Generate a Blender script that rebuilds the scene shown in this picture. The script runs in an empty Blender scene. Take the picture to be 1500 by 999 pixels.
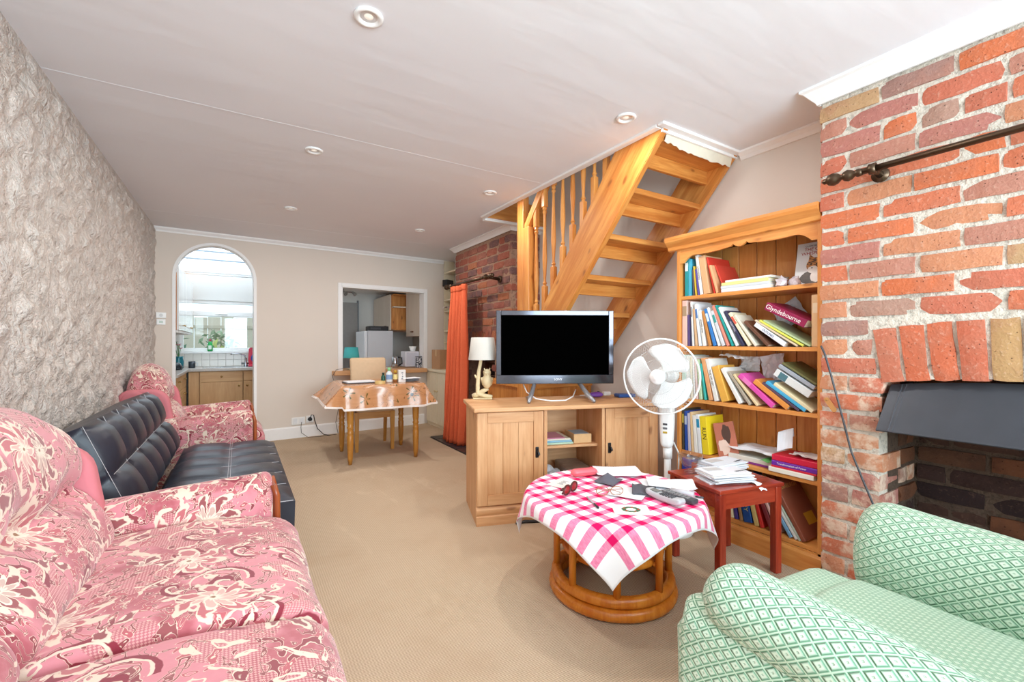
import bpy, bmesh, math, random
from mathutils import Vector, Matrix, noise
random.seed(7)
C = bpy.context.scene.collection
SC = bpy.context.scene

# ------------------------------------------------------------------ camera
CAM_H = 1.15
CEIL = 2.372
cam_data = bpy.data.cameras.new('camera')
cam_data.sensor_width = 36.0
cam_data.lens = 15.6
cam_data.shift_y = 3.5 / 1500
cam_data.clip_start = 0.03
cam = bpy.data.objects.new('camera', cam_data)
C.objects.link(cam)
cam.location = (0, 0, CAM_H)
cam.rotation_euler = (math.radians(90), 0, -math.atan(401 / 650))
SC.camera = cam

# ------------------------------------------------------------------ world, lights, exposure
SC.view_settings.view_transform = 'Standard'
SC.view_settings.look = 'None'
SC.view_settings.gamma = 1.0
SC.view_settings.use_curve_mapping = False
SC.view_settings.exposure = 0.45
world = bpy.data.worlds.new('sky')
SC.world = world
world.use_nodes = True
bg = world.node_tree.nodes['Background']
bg.inputs[0].default_value = (0.70, 0.885, 1.0, 1)
bg.inputs[1].default_value = 1.35
SC.cycles.max_bounces = 8
SC.cycles.diffuse_bounces = 5
SC.cycles.glossy_bounces = 3
SC.cycles.transparent_max_bounces = 12
SC.cycles.sample_clamp_indirect = 6.0
DOWNLIGHT_W = 6.5


def area_light(name, loc, rot, sx, sy, watts, col=(1, 1, 1)):
    d = bpy.data.lights.new(name, 'AREA')
    d.shape = 'RECTANGLE'
    d.size, d.size_y, d.energy, d.color = sx, sy, watts, col
    o = bpy.data.objects.new(name, d)
    o.location, o.rotation_euler = loc, rot
    C.objects.link(o)
    return o


# daylight falling through the big front window behind the camera
area_light('front_window_light', (0.95, -2.12, 1.30), (math.radians(104), 0, 0), 2.7, 1.5, 150, (0.72, 0.90, 1.0))
# daylight coming down through the glazed kitchen roof
area_light('kitchen_skylight', (-0.15, 7.2, 3.6), (0, 0, 0), 1.4, 1.9, 42, (0.93, 0.97, 1.0))


# ------------------------------------------------------------------ material helpers
def lin(c):
    out = []
    for v in c[:3]:
        v = v / 255.0
        out.append(v / 12.92 if v <= 0.04045 else ((v + 0.055) / 1.055) ** 2.4)
    return tuple(out) + (1.0,)


class NB:
    """small node builder"""

    def __init__(s, name, rough=0.6, spec=0.5, metal=0.0):
        s.m = bpy.data.materials.new(name)
        s.m.use_nodes = True
        s.t = s.m.node_tree
        s.b = s.t.nodes['Principled BSDF']
        s.out = s.t.nodes['Material Output']
        s.b.inputs['Roughness'].default_value = rough
        s.b.inputs['Specular IOR Level'].default_value = spec
        s.b.inputs['Metallic'].default_value = metal

    def put(s, sock, v):
        if v is None:
            return
        if isinstance(v, bpy.types.NodeSocket):
            s.t.links.new(v, sock)
        else:
            sock.default_value = v

    def node(s, typ, ins=None, **props):
        n = s.t.nodes.new(typ)
        for k, v in props.items():
            setattr(n, k, v)
        for k, v in (ins or {}).items():
            s.put(n.inputs[k], v)
        return n

    def obj(s):
        return s.node('ShaderNodeTexCoord').outputs['Object']

    def uv(s):
        return s.node('ShaderNodeTexCoord').outputs['UV']

    def rnd(s):
        return s.node('ShaderNodeObjectInfo').outputs['Random']

    def ma(s, op, a, b=0.0, c=0.0, clamp=False):
        n = s.node('ShaderNodeMath', {0: a, 1: b, 2: c}, operation=op)
        n.use_clamp = clamp
        return n.outputs[0]

    def vm(s, op, a, b=(0, 0, 0), sc=1.0):
        n = s.node('ShaderNodeVectorMath', {0: a, 1: b}, operation=op)
        if op == 'SCALE':
            s.put(n.inputs['Scale'], sc)
        return n.outputs['Value'] if op in ('LENGTH', 'DOT_PRODUCT', 'DISTANCE') else n.outputs[0]

    def mapp(s, v, scale=(1, 1, 1), rot=(0, 0, 0), loc=(0, 0, 0)):
        return s.node('ShaderNodeMapping', {'Vector': v, 'Location': loc, 'Rotation': rot, 'Scale': scale}).outputs[0]

    def noise(s, v, scale=5, detail=3, rough=0.5, dist=0.0, col=False):
        n = s.node('ShaderNodeTexNoise', {'Vector': v, 'Scale': scale, 'Detail': detail, 'Roughness': rough, 'Distortion': dist})
        return n.outputs['Color'] if col else n.outputs['Fac']

    def vor(s, v, scale=5, feature='F1', rand=1.0):
        return s.node('ShaderNodeTexVoronoi', {'Vector': v, 'Scale': scale, 'Randomness': rand}, feature=feature)

    def mix(s, f, a, b, blend='MIX'):
        n = s.node('ShaderNodeMix', data_type='RGBA', blend_type=blend)
        s.put(n.inputs[0], f)
        s.put(n.inputs[6], a)
        s.put(n.inputs[7], b)
        return n.outputs[2]

    def step(s, v, lo, hi):
        n = s.node('ShaderNodeMapRange', {0: v, 1: lo, 2: hi, 3: 0.0, 4: 1.0})
        n.clamp = True
        n.interpolation_type = 'SMOOTHSTEP'
        return n.outputs[0]

    def xyz(s, v):
        n = s.node('ShaderNodeSeparateXYZ', {0: v})
        return n.outputs[0], n.outputs[1], n.outputs[2]

    def comb(s, x, y, z=0.0):
        return s.node('ShaderNodeCombineXYZ', {0: x, 1: y, 2: z}).outputs[0]

    def ramp(s, f, stops, interp='LINEAR'):
        n = s.node('ShaderNodeValToRGB', {0: f})
        cr = n.color_ramp
        cr.interpolation = interp
        while len(cr.elements) < len(stops):
            cr.elements.new(0.5)
        for e, (p, c) in zip(cr.elements, stops):
            e.position, e.color = p, c
        return n.outputs[0]

    def bump(s, h, strength=0.4, dist=0.01, normal=None):
        n = s.node('ShaderNodeBump', {'Height': h, 'Strength': strength, 'Distance': dist})
        if normal is not None:
            s.put(n.inputs['Normal'], normal)
        s.put(s.b.inputs['Normal'], n.outputs[0])
        return n.outputs[0]

    def col(s, c):
        s.put(s.b.inputs['Base Color'], c)
        return s


_flat = {}


def flat(c, rough=0.5, metal=0.0, spec=0.5, var=0.06, sc=30.0):
    """plain coloured material with a faint mottling"""
    k = (tuple(c), rough, metal, spec, var, sc)
    if k not in _flat:
        n = NB('plain_%d_%d_%d' % tuple(c[:3]), rough, spec, metal)
        base = lin(c)
        dk = tuple(x * (1 - 2 * var) for x in base[:3]) + (1,)
        lt = tuple(min(1, x * (1 + var)) for x in base[:3]) + (1,)
        n.col(n.mix(n.noise(n.obj(), sc, 3), dk, lt))
        _flat[k] = n.m
    return _flat[k]


_wood = {}
WOODS = {
    'honey': ((226, 160, 84), (192, 114, 46), (110, 58, 26), 0.38),
    'bench': ((226, 178, 130), (204, 148, 98), (120, 72, 44), 0.5),
    'shelf': ((236, 168, 92), (212, 132, 62), (112, 60, 28), 0.42),
    'mahogany': ((176, 66, 40), (134, 40, 26), (84, 24, 18), 0.25),
    'oak': ((204, 146, 66), (176, 116, 44), (130, 80, 32), 0.35),
    'beech': ((216, 172, 122), (200, 152, 102), (176, 124, 80), 0.45),
    'rattan': ((222, 142, 48), (196, 108, 30), (130, 64, 18), 0.25),
    'trimwood': ((176, 92, 46), (140, 66, 32), (90, 40, 22), 0.3),
    'white_board': ((226, 212, 196), (218, 202, 184), (206, 188, 168), 0.5),
}


def wood(kind, axis='z'):
    """pine or hardwood with the grain along one axis of the object, knots included"""
    k = (kind, axis)
    if k in _wood:
        return _wood[k]
    lt, dk, kn, ro = WOODS[kind]
    n = NB('wood_%s_%s' % k, ro)
    v = n.vm('ADD', n.obj(), n.vm('SCALE', (7.3, 3.1, 5.7), sc=n.rnd()))
    al, ac = 1.3, 16.0
    scl = {'x': (al, ac, ac), 'y': (ac, al, ac), 'z': (ac, ac, al)}[axis]
    g1 = n.noise(n.mapp(v, scl), 1.0, 4, 0.6, 0.6)
    g2 = n.noise(n.mapp(v, tuple(q * 5 for q in scl)), 1.0, 3, 0.6)
    f = n.ma('ADD', n.ma('MULTIPLY', g1, 0.75), n.ma('MULTIPLY', g2, 0.35))
    c = n.mix(n.step(f, 0.36, 0.72), lin(lt), lin(dk))
    broad = n.noise(n.mapp(v, tuple(q * 0.25 for q in scl)), 1.0, 2)
    c = n.mix(n.ma('MULTIPLY', n.step(broad, 0.4, 0.75), 0.35), c, lin(dk))
    if kind in ('honey', 'bench', 'shelf'):
        kscl = {'x': (3.4, 8, 8), 'y': (8, 3.4, 8), 'z': (8, 8, 3.4)}[axis]
        vo = n.vor(n.mapp(n.vm('ADD', v, n.vm('SCALE', n.noise(v, 9, 2, col=True), sc=0.03)), kscl), 1.0)
        c = n.mix(n.ma('MULTIPLY', n.step(vo.outputs['Distance'], 0.14, 0.05), 0.85), c, lin(kn))
        c = n.mix(n.ma('MULTIPLY', n.step(vo.outputs['Distance'], 0.30, 0.12), 0.3), c, lin(dk))
    n.col(c)
    n.bump(f, 0.08, 0.004)
    _wood[k] = n.m
    return n.m


# ------------------------------------------------------------------ mesh helpers
def new():
    return bmesh.new()


def link(name, bm, mat, parent=None, smooth=False, angle=None):
    me = bpy.data.meshes.new(name)
    bmesh.ops.recalc_face_normals(bm, faces=bm.faces)
    if smooth:
        for f in bm.faces:
            f.smooth = True
    if angle:
        for e in bm.edges:
            if len(e.link_faces) == 2 and e.calc_face_angle(0) > math.radians(angle):
                e.smooth = False
    bm.to_mesh(me)
    bm.free()
    if mat is not None:
        me.materials.append(mat)
    o = bpy.data.objects.new(name, me)
    C.objects.link(o)
    if parent is not None:
        o.parent = parent
    return o


def tag(o, label, cat=None, group=None, kind=None):
    o['label'] = label
    if cat:
        o['category'] = cat
    if group:
        o['group'] = group
    if kind:
        o['kind'] = kind
    return o


def thing(name, label, cat, loc=(0, 0, 0), rz=0.0, group=None):
    o = bpy.data.objects.new(name, None)
    o.empty_display_size = 0.05
    C.objects.link(o)
    o.location = loc
    o.rotation_euler = (0, 0, rz)
    return tag(o, label, cat, group)


def struct(name, bm, mat, parent=None, **k):
    o = link(name, bm, mat, parent, **k)
    if parent is None:
        o['kind'] = 'structure'
    return o


def copy_tree(o, parent=None):
    c = o.copy()
    C.objects.link(c)
    if parent is not None:
        c.parent = parent
    for ch in list(o.children):
        copy_tree(ch, c)
    return c


def quadbox(bm, p):
    vs = [bm.verts.new(q) for q in p]
    for f in ((0, 3, 2, 1), (4, 5, 6, 7), (0, 1, 5, 4), (1, 2, 6, 5), (2, 3, 7, 6), (3, 0, 4, 7)):
        bm.faces.new([vs[i] for i in f])
    return vs


def box(bm, x0, y0, z0, x1, y1, z1, M=None, bev=0.0, seg=2):
    p = [Vector(q) for q in ((x0, y0, z0), (x1, y0, z0), (x1, y1, z0), (x0, y1, z0),
                             (x0, y0, z1), (x1, y0, z1), (x1, y1, z1), (x0, y1, z1))]
    if M is not None:
        p = [M @ q for q in p]
    vs = quadbox(bm, p)
    if bev > 0:
        es = {e for v in vs for e in v.link_edges}
        bmesh.ops.bevel(bm, geom=list(es), offset=bev, segments=seg, affect='EDGES', profile=0.5)
    return bm


def frame_from(d):
    d = Vector(d).normalized()
    a = Vector((0, 0, 1)) if abs(d.z) < 0.95 else Vector((1, 0, 0))
    u = d.cross(a).normalized()
    return u, d.cross(u).normalized()


def tube(bm, pts, r, n=8, closed=False, cap=True):
    pts = [Vector(p) for p in pts]
    m = len(pts)
    rs = r if isinstance(r, (list, tuple)) else [r] * m
    rings = []
    prev = None
    for i, p in enumerate(pts):
        if closed:
            d = pts[(i + 1) % m] - pts[i - 1]
        else:
            d = pts[min(i + 1, m - 1)] - pts[max(i - 1, 0)]
        d.normalize()
        if prev is None:
            u, w = frame_from(d)
        else:
            u = prev - d * prev.dot(d)
            if u.length < 1e-6:
                u, w = frame_from(d)
            u.normalize()
            w = d.cross(u)
        prev = u
        rings.append([bm.verts.new(p + (u * math.cos(2 * math.pi * k / n) + w * math.sin(2 * math.pi * k / n)) * rs[i]) for k in range(n)])
    for i in range(m if closed else m - 1):
        a, b = rings[i], rings[(i + 1) % m]
        if closed and i == m - 1:
            j0 = min(range(n), key=lambda q: (a[0].co - b[q].co).length)
            b = b[j0:] + b[:j0]
        for k in range(n):
            bm.faces.new((a[k], a[(k + 1) % n], b[(k + 1) % n], b[k]))
    if cap and not closed:
        bm.faces.new(rings[0][::-1])
        bm.faces.new(rings[-1])
    return bm


def lathe(bm, prof, n=20, M=None, cap=True):
    """profile of (radius, height) pairs turned about z"""
    rings = []
    for r, z in prof:
        ring = []
        for k in range(n):
            a = 2 * math.pi * k / n
            p = Vector((r * math.cos(a), r * math.sin(a), z))
            ring.append(bm.verts.new(M @ p if M is not None else p))
        rings.append(ring)
    for a, b in zip(rings, rings[1:]):
        for k in range(n):
            bm.faces.new((a[k], a[(k + 1) % n], b[(k + 1) % n], b[k]))
    if cap:
        bm.faces.new(rings[0][::-1])
        bm.faces.new(rings[-1])
    return bm


def prism(bm, poly, axis, a0, a1):
    """polygon in the plane across axis, extruded from a0 to a1"""
    def P(q, a):
        u, v = q
        return {'x': (a, u, v), 'y': (u, a, v), 'z': (u, v, a)}[axis]
    A = [bm.verts.new(P(q, a0)) for q in poly]
    B = [bm.verts.new(P(q, a1)) for q in poly]
    bm.faces.new(A)
    bm.faces.new(B[::-1])
    n = len(poly)
    for i in range(n):
        bm.faces.new((A[i], B[i], B[(i + 1) % n], A[(i + 1) % n]))
    return bm


def sheet(bm, fn, nu, nv, thick=0.0, uvscale=None):
    """grid of fn(u,v)->point for u,v in 0..1, with uv; thick closes it into a thin slab"""
    uvl = bm.loops.layers.uv.verify()
    G = [[Vector(fn(i / nu, j / nv)) for j in range(nv + 1)] for i in range(nu + 1)]
    T = [[bm.verts.new(p) for p in row] for row in G]
    su, sv = uvscale or (1, 1)

    def face(vs, uvs):
        f = bm.faces.new(vs)
        for l, q in zip(f.loops, uvs):
            l[uvl].uv = q
    for i in range(nu):
        for j in range(nv):
            uvs = [(i / nu * su, j / nv * sv), ((i + 1) / nu * su, j / nv * sv), ((i + 1) / nu * su, (j + 1) / nv * sv), (i / nu * su, (j + 1) / nv * sv)]
            face((T[i][j], T[i + 1][j], T[i + 1][j + 1], T[i][j + 1]), uvs)
    if thick:
        bm.normal_update()
        Bv = [[bm.verts.new(v.co - v.normal * thick) for v in row] for row in T]
        for i in range(nu):
            for j in range(nv):
                uvs = [(i / nu * su, j / nv * sv), (i / nu * su, (j + 1) / nv * sv), ((i + 1) / nu * su, (j + 1) / nv * sv), ((i + 1) / nu * su, j / nv * sv)]
                face((Bv[i][j], Bv[i][j + 1], Bv[i + 1][j + 1], Bv[i + 1][j]), uvs)
        rim = [T[i][0] for i in range(nu + 1)] + [T[nu][j] for j in range(1, nv + 1)] + [T[i][nv] for i in range(nu - 1, -1, -1)] + [T[0][j] for j in range(nv - 1, 0, -1)]
        rib = [Bv[i][0] for i in range(nu + 1)] + [Bv[nu][j] for j in range(1, nv + 1)] + [Bv[i][nv] for i in range(nu - 1, -1, -1)] + [Bv[0][j] for j in range(nv - 1, 0, -1)]
        m = len(rim)
        for k in range(m):
            bm.faces.new((rim[k], rib[k], rib[(k + 1) % m], rim[(k + 1) % m]))
    return bm


def loft(bm, rings, uv0=(0.0, 0.0)):
    """closed rings joined into a skin, uv in metres"""
    uvl = bm.loops.layers.uv.verify()
    n = len(rings[0])
    V = [[bm.verts.new(p) for p in r] for r in rings]
    mid = max(rings, key=lambda r: sum((Vector(r[k]) - Vector(r[k - 1])).length for k in range(n)))
    arc = [0.0]
    for k in range(n):
        arc.append(arc[-1] + (Vector(mid[(k + 1) % n]) - Vector(mid[k])).length)
    run = [0.0]
    for a, b in zip(rings, rings[1:]):
        run.append(run[-1] + max(0.004, max((Vector(p) - Vector(q)).length for p, q in zip(a, b))))
    for i in range(len(rings) - 1):
        for k in range(n):
            f = bm.faces.new((V[i][k], V[i][(k + 1) % n], V[i + 1][(k + 1) % n], V[i + 1][k]))
            for l, (a, r) in zip(f.loops, ((arc[k], run[i]), (arc[k + 1], run[i]), (arc[k + 1], run[i + 1]), (arc[k], run[i + 1]))):
                l[uvl].uv = (a + uv0[0], r + uv0[1])
    for ring, rr in ((V[0][::-1], rings[0]), (V[-1], rings[-1])):
        f = bm.faces.new(ring)
        for l in f.loops:
            l[uvl].uv = (l.vert.co.x + l.vert.co.y + uv0[0], l.vert.co.z + uv0[1])
    return bm


def rrect(w, h, r, k=5, bulge_t=0.0, bulge_s=0.0):
    """rounded rectangle (closed list of (a,b)), centred; bulge pushes its top or sides outwards"""
    pts = []
    r = min(r, w / 2 - 1e-4, h / 2 - 1e-4)
    corners = ((w / 2 - r, -h / 2 + r, -90), (w / 2 - r, h / 2 - r, 0), (-w / 2 + r, h / 2 - r, 90), (-w / 2 + r, -h / 2 + r, 180))
    for ci, (cx, cy, a0) in enumerate(corners):
        for i in range(k + 1):
            a = math.radians(a0 + 90 * i / k)
            pts.append((cx + r * math.cos(a), cy + r * math.sin(a)))
        nx, ny, na = corners[(ci + 1) % 4]
        aa = math.radians(a0 + 90)
        p, q = pts[-1], (nx + r * math.cos(math.radians(na)), ny + r * math.sin(math.radians(na)))
        m = 6 if ci in (1, 3) else 4
        for i in range(1, m):
            t = i / m
            pts.append((p[0] + (q[0] - p[0]) * t, p[1] + (q[1] - p[1]) * t))
    out = []
    for a, b in pts:
        tb = max(0.0, b / (h / 2)) if h else 0
        fa = 1 - (2 * a / w) ** 2
        fb = 1 - (2 * b / h) ** 2
        out.append((a + math.copysign(bulge_s * max(fb, 0), a) if abs(a) > w * 0.4 else a, b + bulge_t * max(fa, 0) * tb))
    return out


def soft(bm, sec, place, length, rend, steps=5, body=8, endbulge=0.0, wob=0.0, wsc=6.0, uv0=(0, 0)):
    """cushion: a section swept along a length, ends rounded; place(a,b,t)->point"""
    ca = sum(p[0] for p in sec) / len(sec)
    cb = sum(p[1] for p in sec) / len(sec)
    hw = max(abs(p[0] - ca) for p in sec)
    hh = max(abs(p[1] - cb) for p in sec)
    st = []
    for i in range(steps + 1):
        th = math.pi / 2 * i / steps
        st.append((rend * (1 - math.sin(th)), rend * (1 - math.cos(th)) if False else rend * (1 - math.sin(th))))
    prof = []
    for i in range(steps + 1):
        th = math.pi / 2 * i / steps
        prof.append((rend * (1 - math.cos(th)), rend * (1 - math.sin(th))))
    prof = [(t, ins) for t, ins in prof]
    ts = [(t, ins) for t, ins in prof]
    for i in range(1, body):
        ts.append((rend + (length - 2 * rend) * i / body, 0.0))
    ts += [(length - t, ins) for t, ins in prof[::-1]]
    ts = [(0.0, rend + min(hw, hh) * 0.5)] + ts + [(length, rend + min(hw, hh) * 0.5)]
    rings = []
    for t, ins in ts:
        fa, fb = max(0.03, (hw - ins) / hw), max(0.03, (hh - ins) / hh)
        ring = []
        for a, b in sec:
            p = Vector(place(ca + (a - ca) * fa, cb + (b - cb) * fb, t))
            if wob:
                w = noise.noise(p * wsc) * wob
                d = Vector(place(ca + (a - ca) * fa * 1.01, cb + (b - cb) * fb * 1.01, t)) - Vector(place(ca + (a - ca) * fa, cb + (b - cb) * fb, t))
                if d.length > 1e-6:
                    p += d.normalized() * w
            ring.append(p)
        rings.append(ring)
    return loft(bm, rings, uv0)


def text(name, body, size, mat, M, parent=None, depth=0.0004, align='CENTER'):
    cu = bpy.data.curves.new(name, 'FONT')
    cu.body = body
    cu.size = size
    cu.extrude = depth
    cu.align_x = align
    cu.align_y = 'CENTER'
    cu.resolution_u = 3
    cu.materials.append(mat)
    o = bpy.data.objects.new(name, cu)
    C.objects.link(o)
    if parent is not None:
        o.parent = parent
    o.matrix_local = M
    me = bpy.data.meshes.new_from_object(o)
    me.materials.clear()
    me.materials.append(mat)
    q = bpy.data.objects.new(name, me)
    C.objects.link(q)
    q.parent = parent
    q.matrix_local = M
    bpy.data.objects.remove(o)
    return q


def axes(x, y, o):
    """matrix whose x and y axes are given and z is their cross product"""
    x, y = Vector(x).normalized(), Vector(y).normalized()
    z = x.cross(y)
    return Matrix(((x[0], y[0], z[0], o[0]), (x[1], y[1], z[1], o[1]), (x[2], y[2], z[2], o[2]), (0, 0, 0, 1)))


# ------------------------------------------------------------------ special materials
def mat_left_plaster():
    n = NB('rough_plaster', 0.75, 0.35)
    v = n.obj()
    a = n.noise(n.mapp(v, (1, 1, 0.8)), 24, 5, 0.62, 0.8)
    b = n.noise(v, 70, 4, 0.6, 0.5)
    c = n.mix(n.noise(v, 3, 3), lin((230, 220, 210)), lin((218, 208, 201)))
    c = n.mix(n.ma('MULTIPLY', n.step(a, 0.45, 0.3), 0.2), c, lin((176, 156, 134)))
    n.col(c)
    n.bump(n.ma('ADD', a, n.ma('MULTIPLY', b, 0.35)), 1.0, 0.035)
    return n.m


def mat_paint(name, c, bumpy=0.05, sc=60):
    n = NB(name, 0.8, 0.25)
    v = n.obj()
    base = lin(c)
    dk = tuple(x * 0.94 for x in base[:3]) + (1,)
    n.col(n.mix(n.noise(v, 2.5, 4), base, dk))
    n.bump(n.noise(v, sc, 3), bumpy, 0.004)
    return n.m


def mat_ceiling():
    n = NB('ceiling_paint', 0.85, 0.2)
    v = n.obj()
    c = n.mix(n.noise(v, 1.2, 4), lin((238, 239, 242)), lin((229, 229, 234)))
    n.col(c)
    und = n.noise(n.mapp(v, (0.55, 2.2, 1)), 2.4, 3, 0.45, 0.3)
    n.bump(und, 0.12, 0.05)
    return n.m


def mat_carpet():
    n = NB('carpet', 0.95, 0.1)
    v = n.obj()
    x, y, z = n.xyz(v)
    wob = n.ma('MULTIPLY', n.noise(v, 30, 2), 0.006)
    s1 = n.ma('SINE', n.ma('MULTIPLY', n.ma('ADD', y, wob), 820.0))
    s2 = n.ma('SINE', n.ma('MULTIPLY', n.ma('ADD', x, wob), 610.0))
    h = n.ma('ADD', n.ma('MULTIPLY', s1, 0.5), n.ma('MULTIPLY', s2, 0.25))
    c = n.mix(n.step(h, -0.7, 0.6), lin((178, 154, 128)), lin((214, 191, 164)))
    c = n.mix(n.ma('MULTIPLY', n.step(n.noise(v, 2.2, 4, 0.6), 0.45, 0.75), 0.35), c, lin((180, 150, 120)))
    c = n.mix(n.ma('MULTIPLY', n.step(n.noise(n.mapp(v, (3, 0.8, 1)), 2.0, 3, 0.6, 1.0), 0.58, 0.72), 0.25), c, lin((224, 202, 174)))
    n.col(c)
    n.bump(h, 0.6, 0.003)
    return n.m


def mat_brick(name, stops, sooty=0.0, pale=0.0):
    n = NB(name, 0.88, 0.2)
    r = n.rnd()
    v = n.vm('ADD', n.obj(), n.vm('SCALE', (31.0, 17.0, 23.0), sc=r))
    c = n.mix(1.0, n.ramp(r, stops, 'CONSTANT'), (0.80, 0.80, 0.80, 1), 'MULTIPLY')
    big = n.noise(v, 9, 4, 0.6)
    c = n.mix(n.ma('MULTIPLY', n.step(big, 0.42, 0.68), 0.4), c, lin((176, 116, 94)) if not sooty else lin((50, 34, 30)))
    fine = n.noise(v, 70, 4, 0.65)
    c = n.mix(n.ma('MULTIPLY', n.step(fine, 0.54, 0.74), 0.32), c, lin((228, 196, 174)) if not sooty else lin((120, 92, 76)))
    pit = n.vor(v, 60)
    pm = n.step(pit.outputs['Distance'], 0.16, 0.06)
    pm = n.ma('MULTIPLY', pm, n.step(n.noise(v, 18, 2), 0.44, 0.56))
    c = n.mix(n.ma('MULTIPLY', pm, 0.8), c, lin((62, 40, 34)))
    if pale:
        c = n.mix(n.ma('MULTIPLY', n.step(n.noise(v, 13, 4, 0.65), 0.42, 0.64), pale), c, lin((226, 200, 176)))
    n.col(c)
    h = n.ma('SUBTRACT', n.ma('ADD', big, n.ma('MULTIPLY', fine, 0.5)), pm)
    n.bump(h, 0.7, 0.012)
    return n.m


def mat_mortar(name, c):
    n = NB(name, 0.95, 0.1)
    v = n.obj()
    f = n.noise(v, 45, 5, 0.65)
    g = n.noise(v, 9, 3)
    base = n.mix(g, lin(c), tuple(x * 0.72 for x in lin(c)[:3]) + (1,))
    n.col(n.mix(n.ma('MULTIPLY', n.step(f, 0.5, 0.36), 0.6), base, tuple(x * 0.4 for x in lin(c)[:3]) + (1,)))
    n.bump(f, 0.9, 0.015)
    return n.m


def mat_floral():
    n = NB('floral_velour', 0.75, 0.3)
    n.b.inputs['Sheen Weight'].default_value = 0.25
    uv = n.uv()
    w = n.vm('SCALE', n.vm('SUBTRACT', n.noise(uv, 9, 3, col=True), (0.5, 0.5, 0.5)), sc=0.07)
    p = n.vm('ADD', uv, w)
    pink, rose = lin((210, 134, 142)), lin((178, 94, 102))
    cream, dark, mid = lin((228, 208, 188)), lin((138, 42, 58)), lin((184, 84, 96))
    zone = n.step(n.noise(uv, 4.5, 2, 0.5), 0.47, 0.56)
    c = n.mix(zone, pink, rose)
    c = n.mix(n.ma('MULTIPLY', n.step(n.noise(uv, 40, 3), 0.4, 0.7), 0.2), c, lin((222, 156, 162)))
    # dotted lattice patches
    x, y, z = n.xyz(uv)
    k = 430.0
    la = n.ma('MULTIPLY', n.ma('SINE', n.ma('MULTIPLY', n.ma('ADD', x, y), k)), n.ma('SINE', n.ma('MULTIPLY', n.ma('SUBTRACT', x, y), k)))
    patch = n.step(n.noise(n.vm('ADD', uv, (3.3, 1.7, 0)), 5, 1, 0.4), 0.54, 0.55)
    c = n.mix(n.ma('MULTIPLY', patch, 0.6), c, rose)
    c = n.mix(n.ma('MULTIPLY', n.ma('MULTIPLY', patch, n.step(la, -0.05, 0.2)), 0.7), c, lin((226, 178, 170)))

    # acanthus leaves: bands of swirled noise, dark core with a cream edge
    def leaf(vec, sc, lo, hi, edge, colr, c, amt=1.0):
        f = n.noise(vec, sc, 0.9, 0.4, 2.0)
        c = n.mix(n.ma('MULTIPLY', n.step(f, lo - edge, lo - edge + 0.006), n.step(f, hi + edge + 0.006, hi + edge)), c, cream)
        return n.mix(n.ma('MULTIPLY', n.ma('MULTIPLY', n.step(f, lo, lo + 0.008), n.step(f, hi + 0.008, hi)), amt), c, colr)
    c = leaf(p, 10, 0.590, 0.645, 0.012, dark, c, 0.95)
    c = leaf(n.vm('ADD', p, (5.1, 2.2, 0)), 12, 0.335, 0.395, 0.010, mid, c, 0.95)
    c = leaf(n.vm('ADD', p, (9.3, 4.4, 0)), 15, 0.615, 0.66, 0.008, dark, c, 0.9)
    c = leaf(n.vm('ADD', p, (1.7, 7.4, 0)), 9, 0.668, 0.70, 0.02, cream, c, 0.9)

    # scrolls: curling tendrils
    o2 = n.vm('ADD', p, (0.37, 0.11, 0))
    v2 = n.vor(o2, 4.6, rand=0.85)
    dx, dy, dz = n.xyz(n.vm('SUBTRACT', o2, v2.outputs['Position']))
    r2 = n.vm('LENGTH', n.comb(dx, dy))
    a2 = n.ma('ARCTAN2', dy, dx)
    sp = n.ma('FRACT', n.ma('ADD', n.ma('MULTIPLY', a2, 0.15915), n.ma('MULTIPLY', r2, 16.0)))
    inside = n.ma('MULTIPLY', n.step(r2, 0.085, 0.080), n.step(a2, -2.4, -1.7))
    inside = n.ma('MULTIPLY', inside, n.step(n.xyz(v2.outputs['Color'])[1], 0.35, 0.37))
    c = n.mix(n.ma('MULTIPLY', inside, n.ma('MULTIPLY', n.step(sp, 0.26, 0.29), n.step(sp, 0.42, 0.39))), c, cream)
    c = n.mix(n.ma('MULTIPLY', inside, n.ma('MULTIPLY', n.step(sp, 0.40, 0.43), n.step(sp, 0.64, 0.60))), c, dark)

    # big open flowers: two whorls of pointed petals, cream rims round dark or rose hearts
    v1 = n.vor(p, 3.6, rand=0.7)
    ex, ey, ez = n.xyz(n.vm('SUBTRACT', p, v1.outputs['Position']))
    r1 = n.vm('LENGTH', n.comb(ex, ey))
    a1 = n.ma('ARCTAN2', ey, ex)
    hue, hue2, hue3 = n.xyz(v1.outputs['Color'])
    on = n.step(hue2, 0.22, 0.24)
    tw = n.ma('ADD', a1, n.ma('MULTIPLY', r1, 5.0))
    for nn, base, amp, ph in ((3.5, 0.030, 0.075, 0.0), (4.0, 0.018, 0.040, 1.1)):
        pet = n.ma('ABSOLUTE', n.ma('COSINE', n.ma('ADD', n.ma('MULTIPLY', tw, nn), n.ma('ADD', n.ma('MULTIPLY', hue, 6.0), ph))))
        rad = n.ma('ADD', base, n.ma('MULTIPLY', n.ma('POWER', pet, 1.3), amp))
        q = n.ma('DIVIDE', r1, rad)
        q = n.ma('ADD', q, n.ma('MULTIPLY', n.ma('SUBTRACT', n.noise(p, 42, 2), 0.5), 0.5))
        c = n.mix(n.ma('MULTIPLY', n.step(q, 1.04, 0.99), on), c, cream if nn < 4 else lin((234, 216, 198)))
        heart = n.ma('MULTIPLY', n.ma('MULTIPLY', n.step(q, 0.84, 0.76), n.step(q, 0.30, 0.42)), n.step(pet, 0.30, 0.5))
        c = n.mix(n.ma('MULTIPLY', n.ma('MULTIPLY', heart, on), 0.9 if nn < 4 else 0.45), c, n.mix(n.step(hue, 0.45, 0.5), dark, mid))
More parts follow.
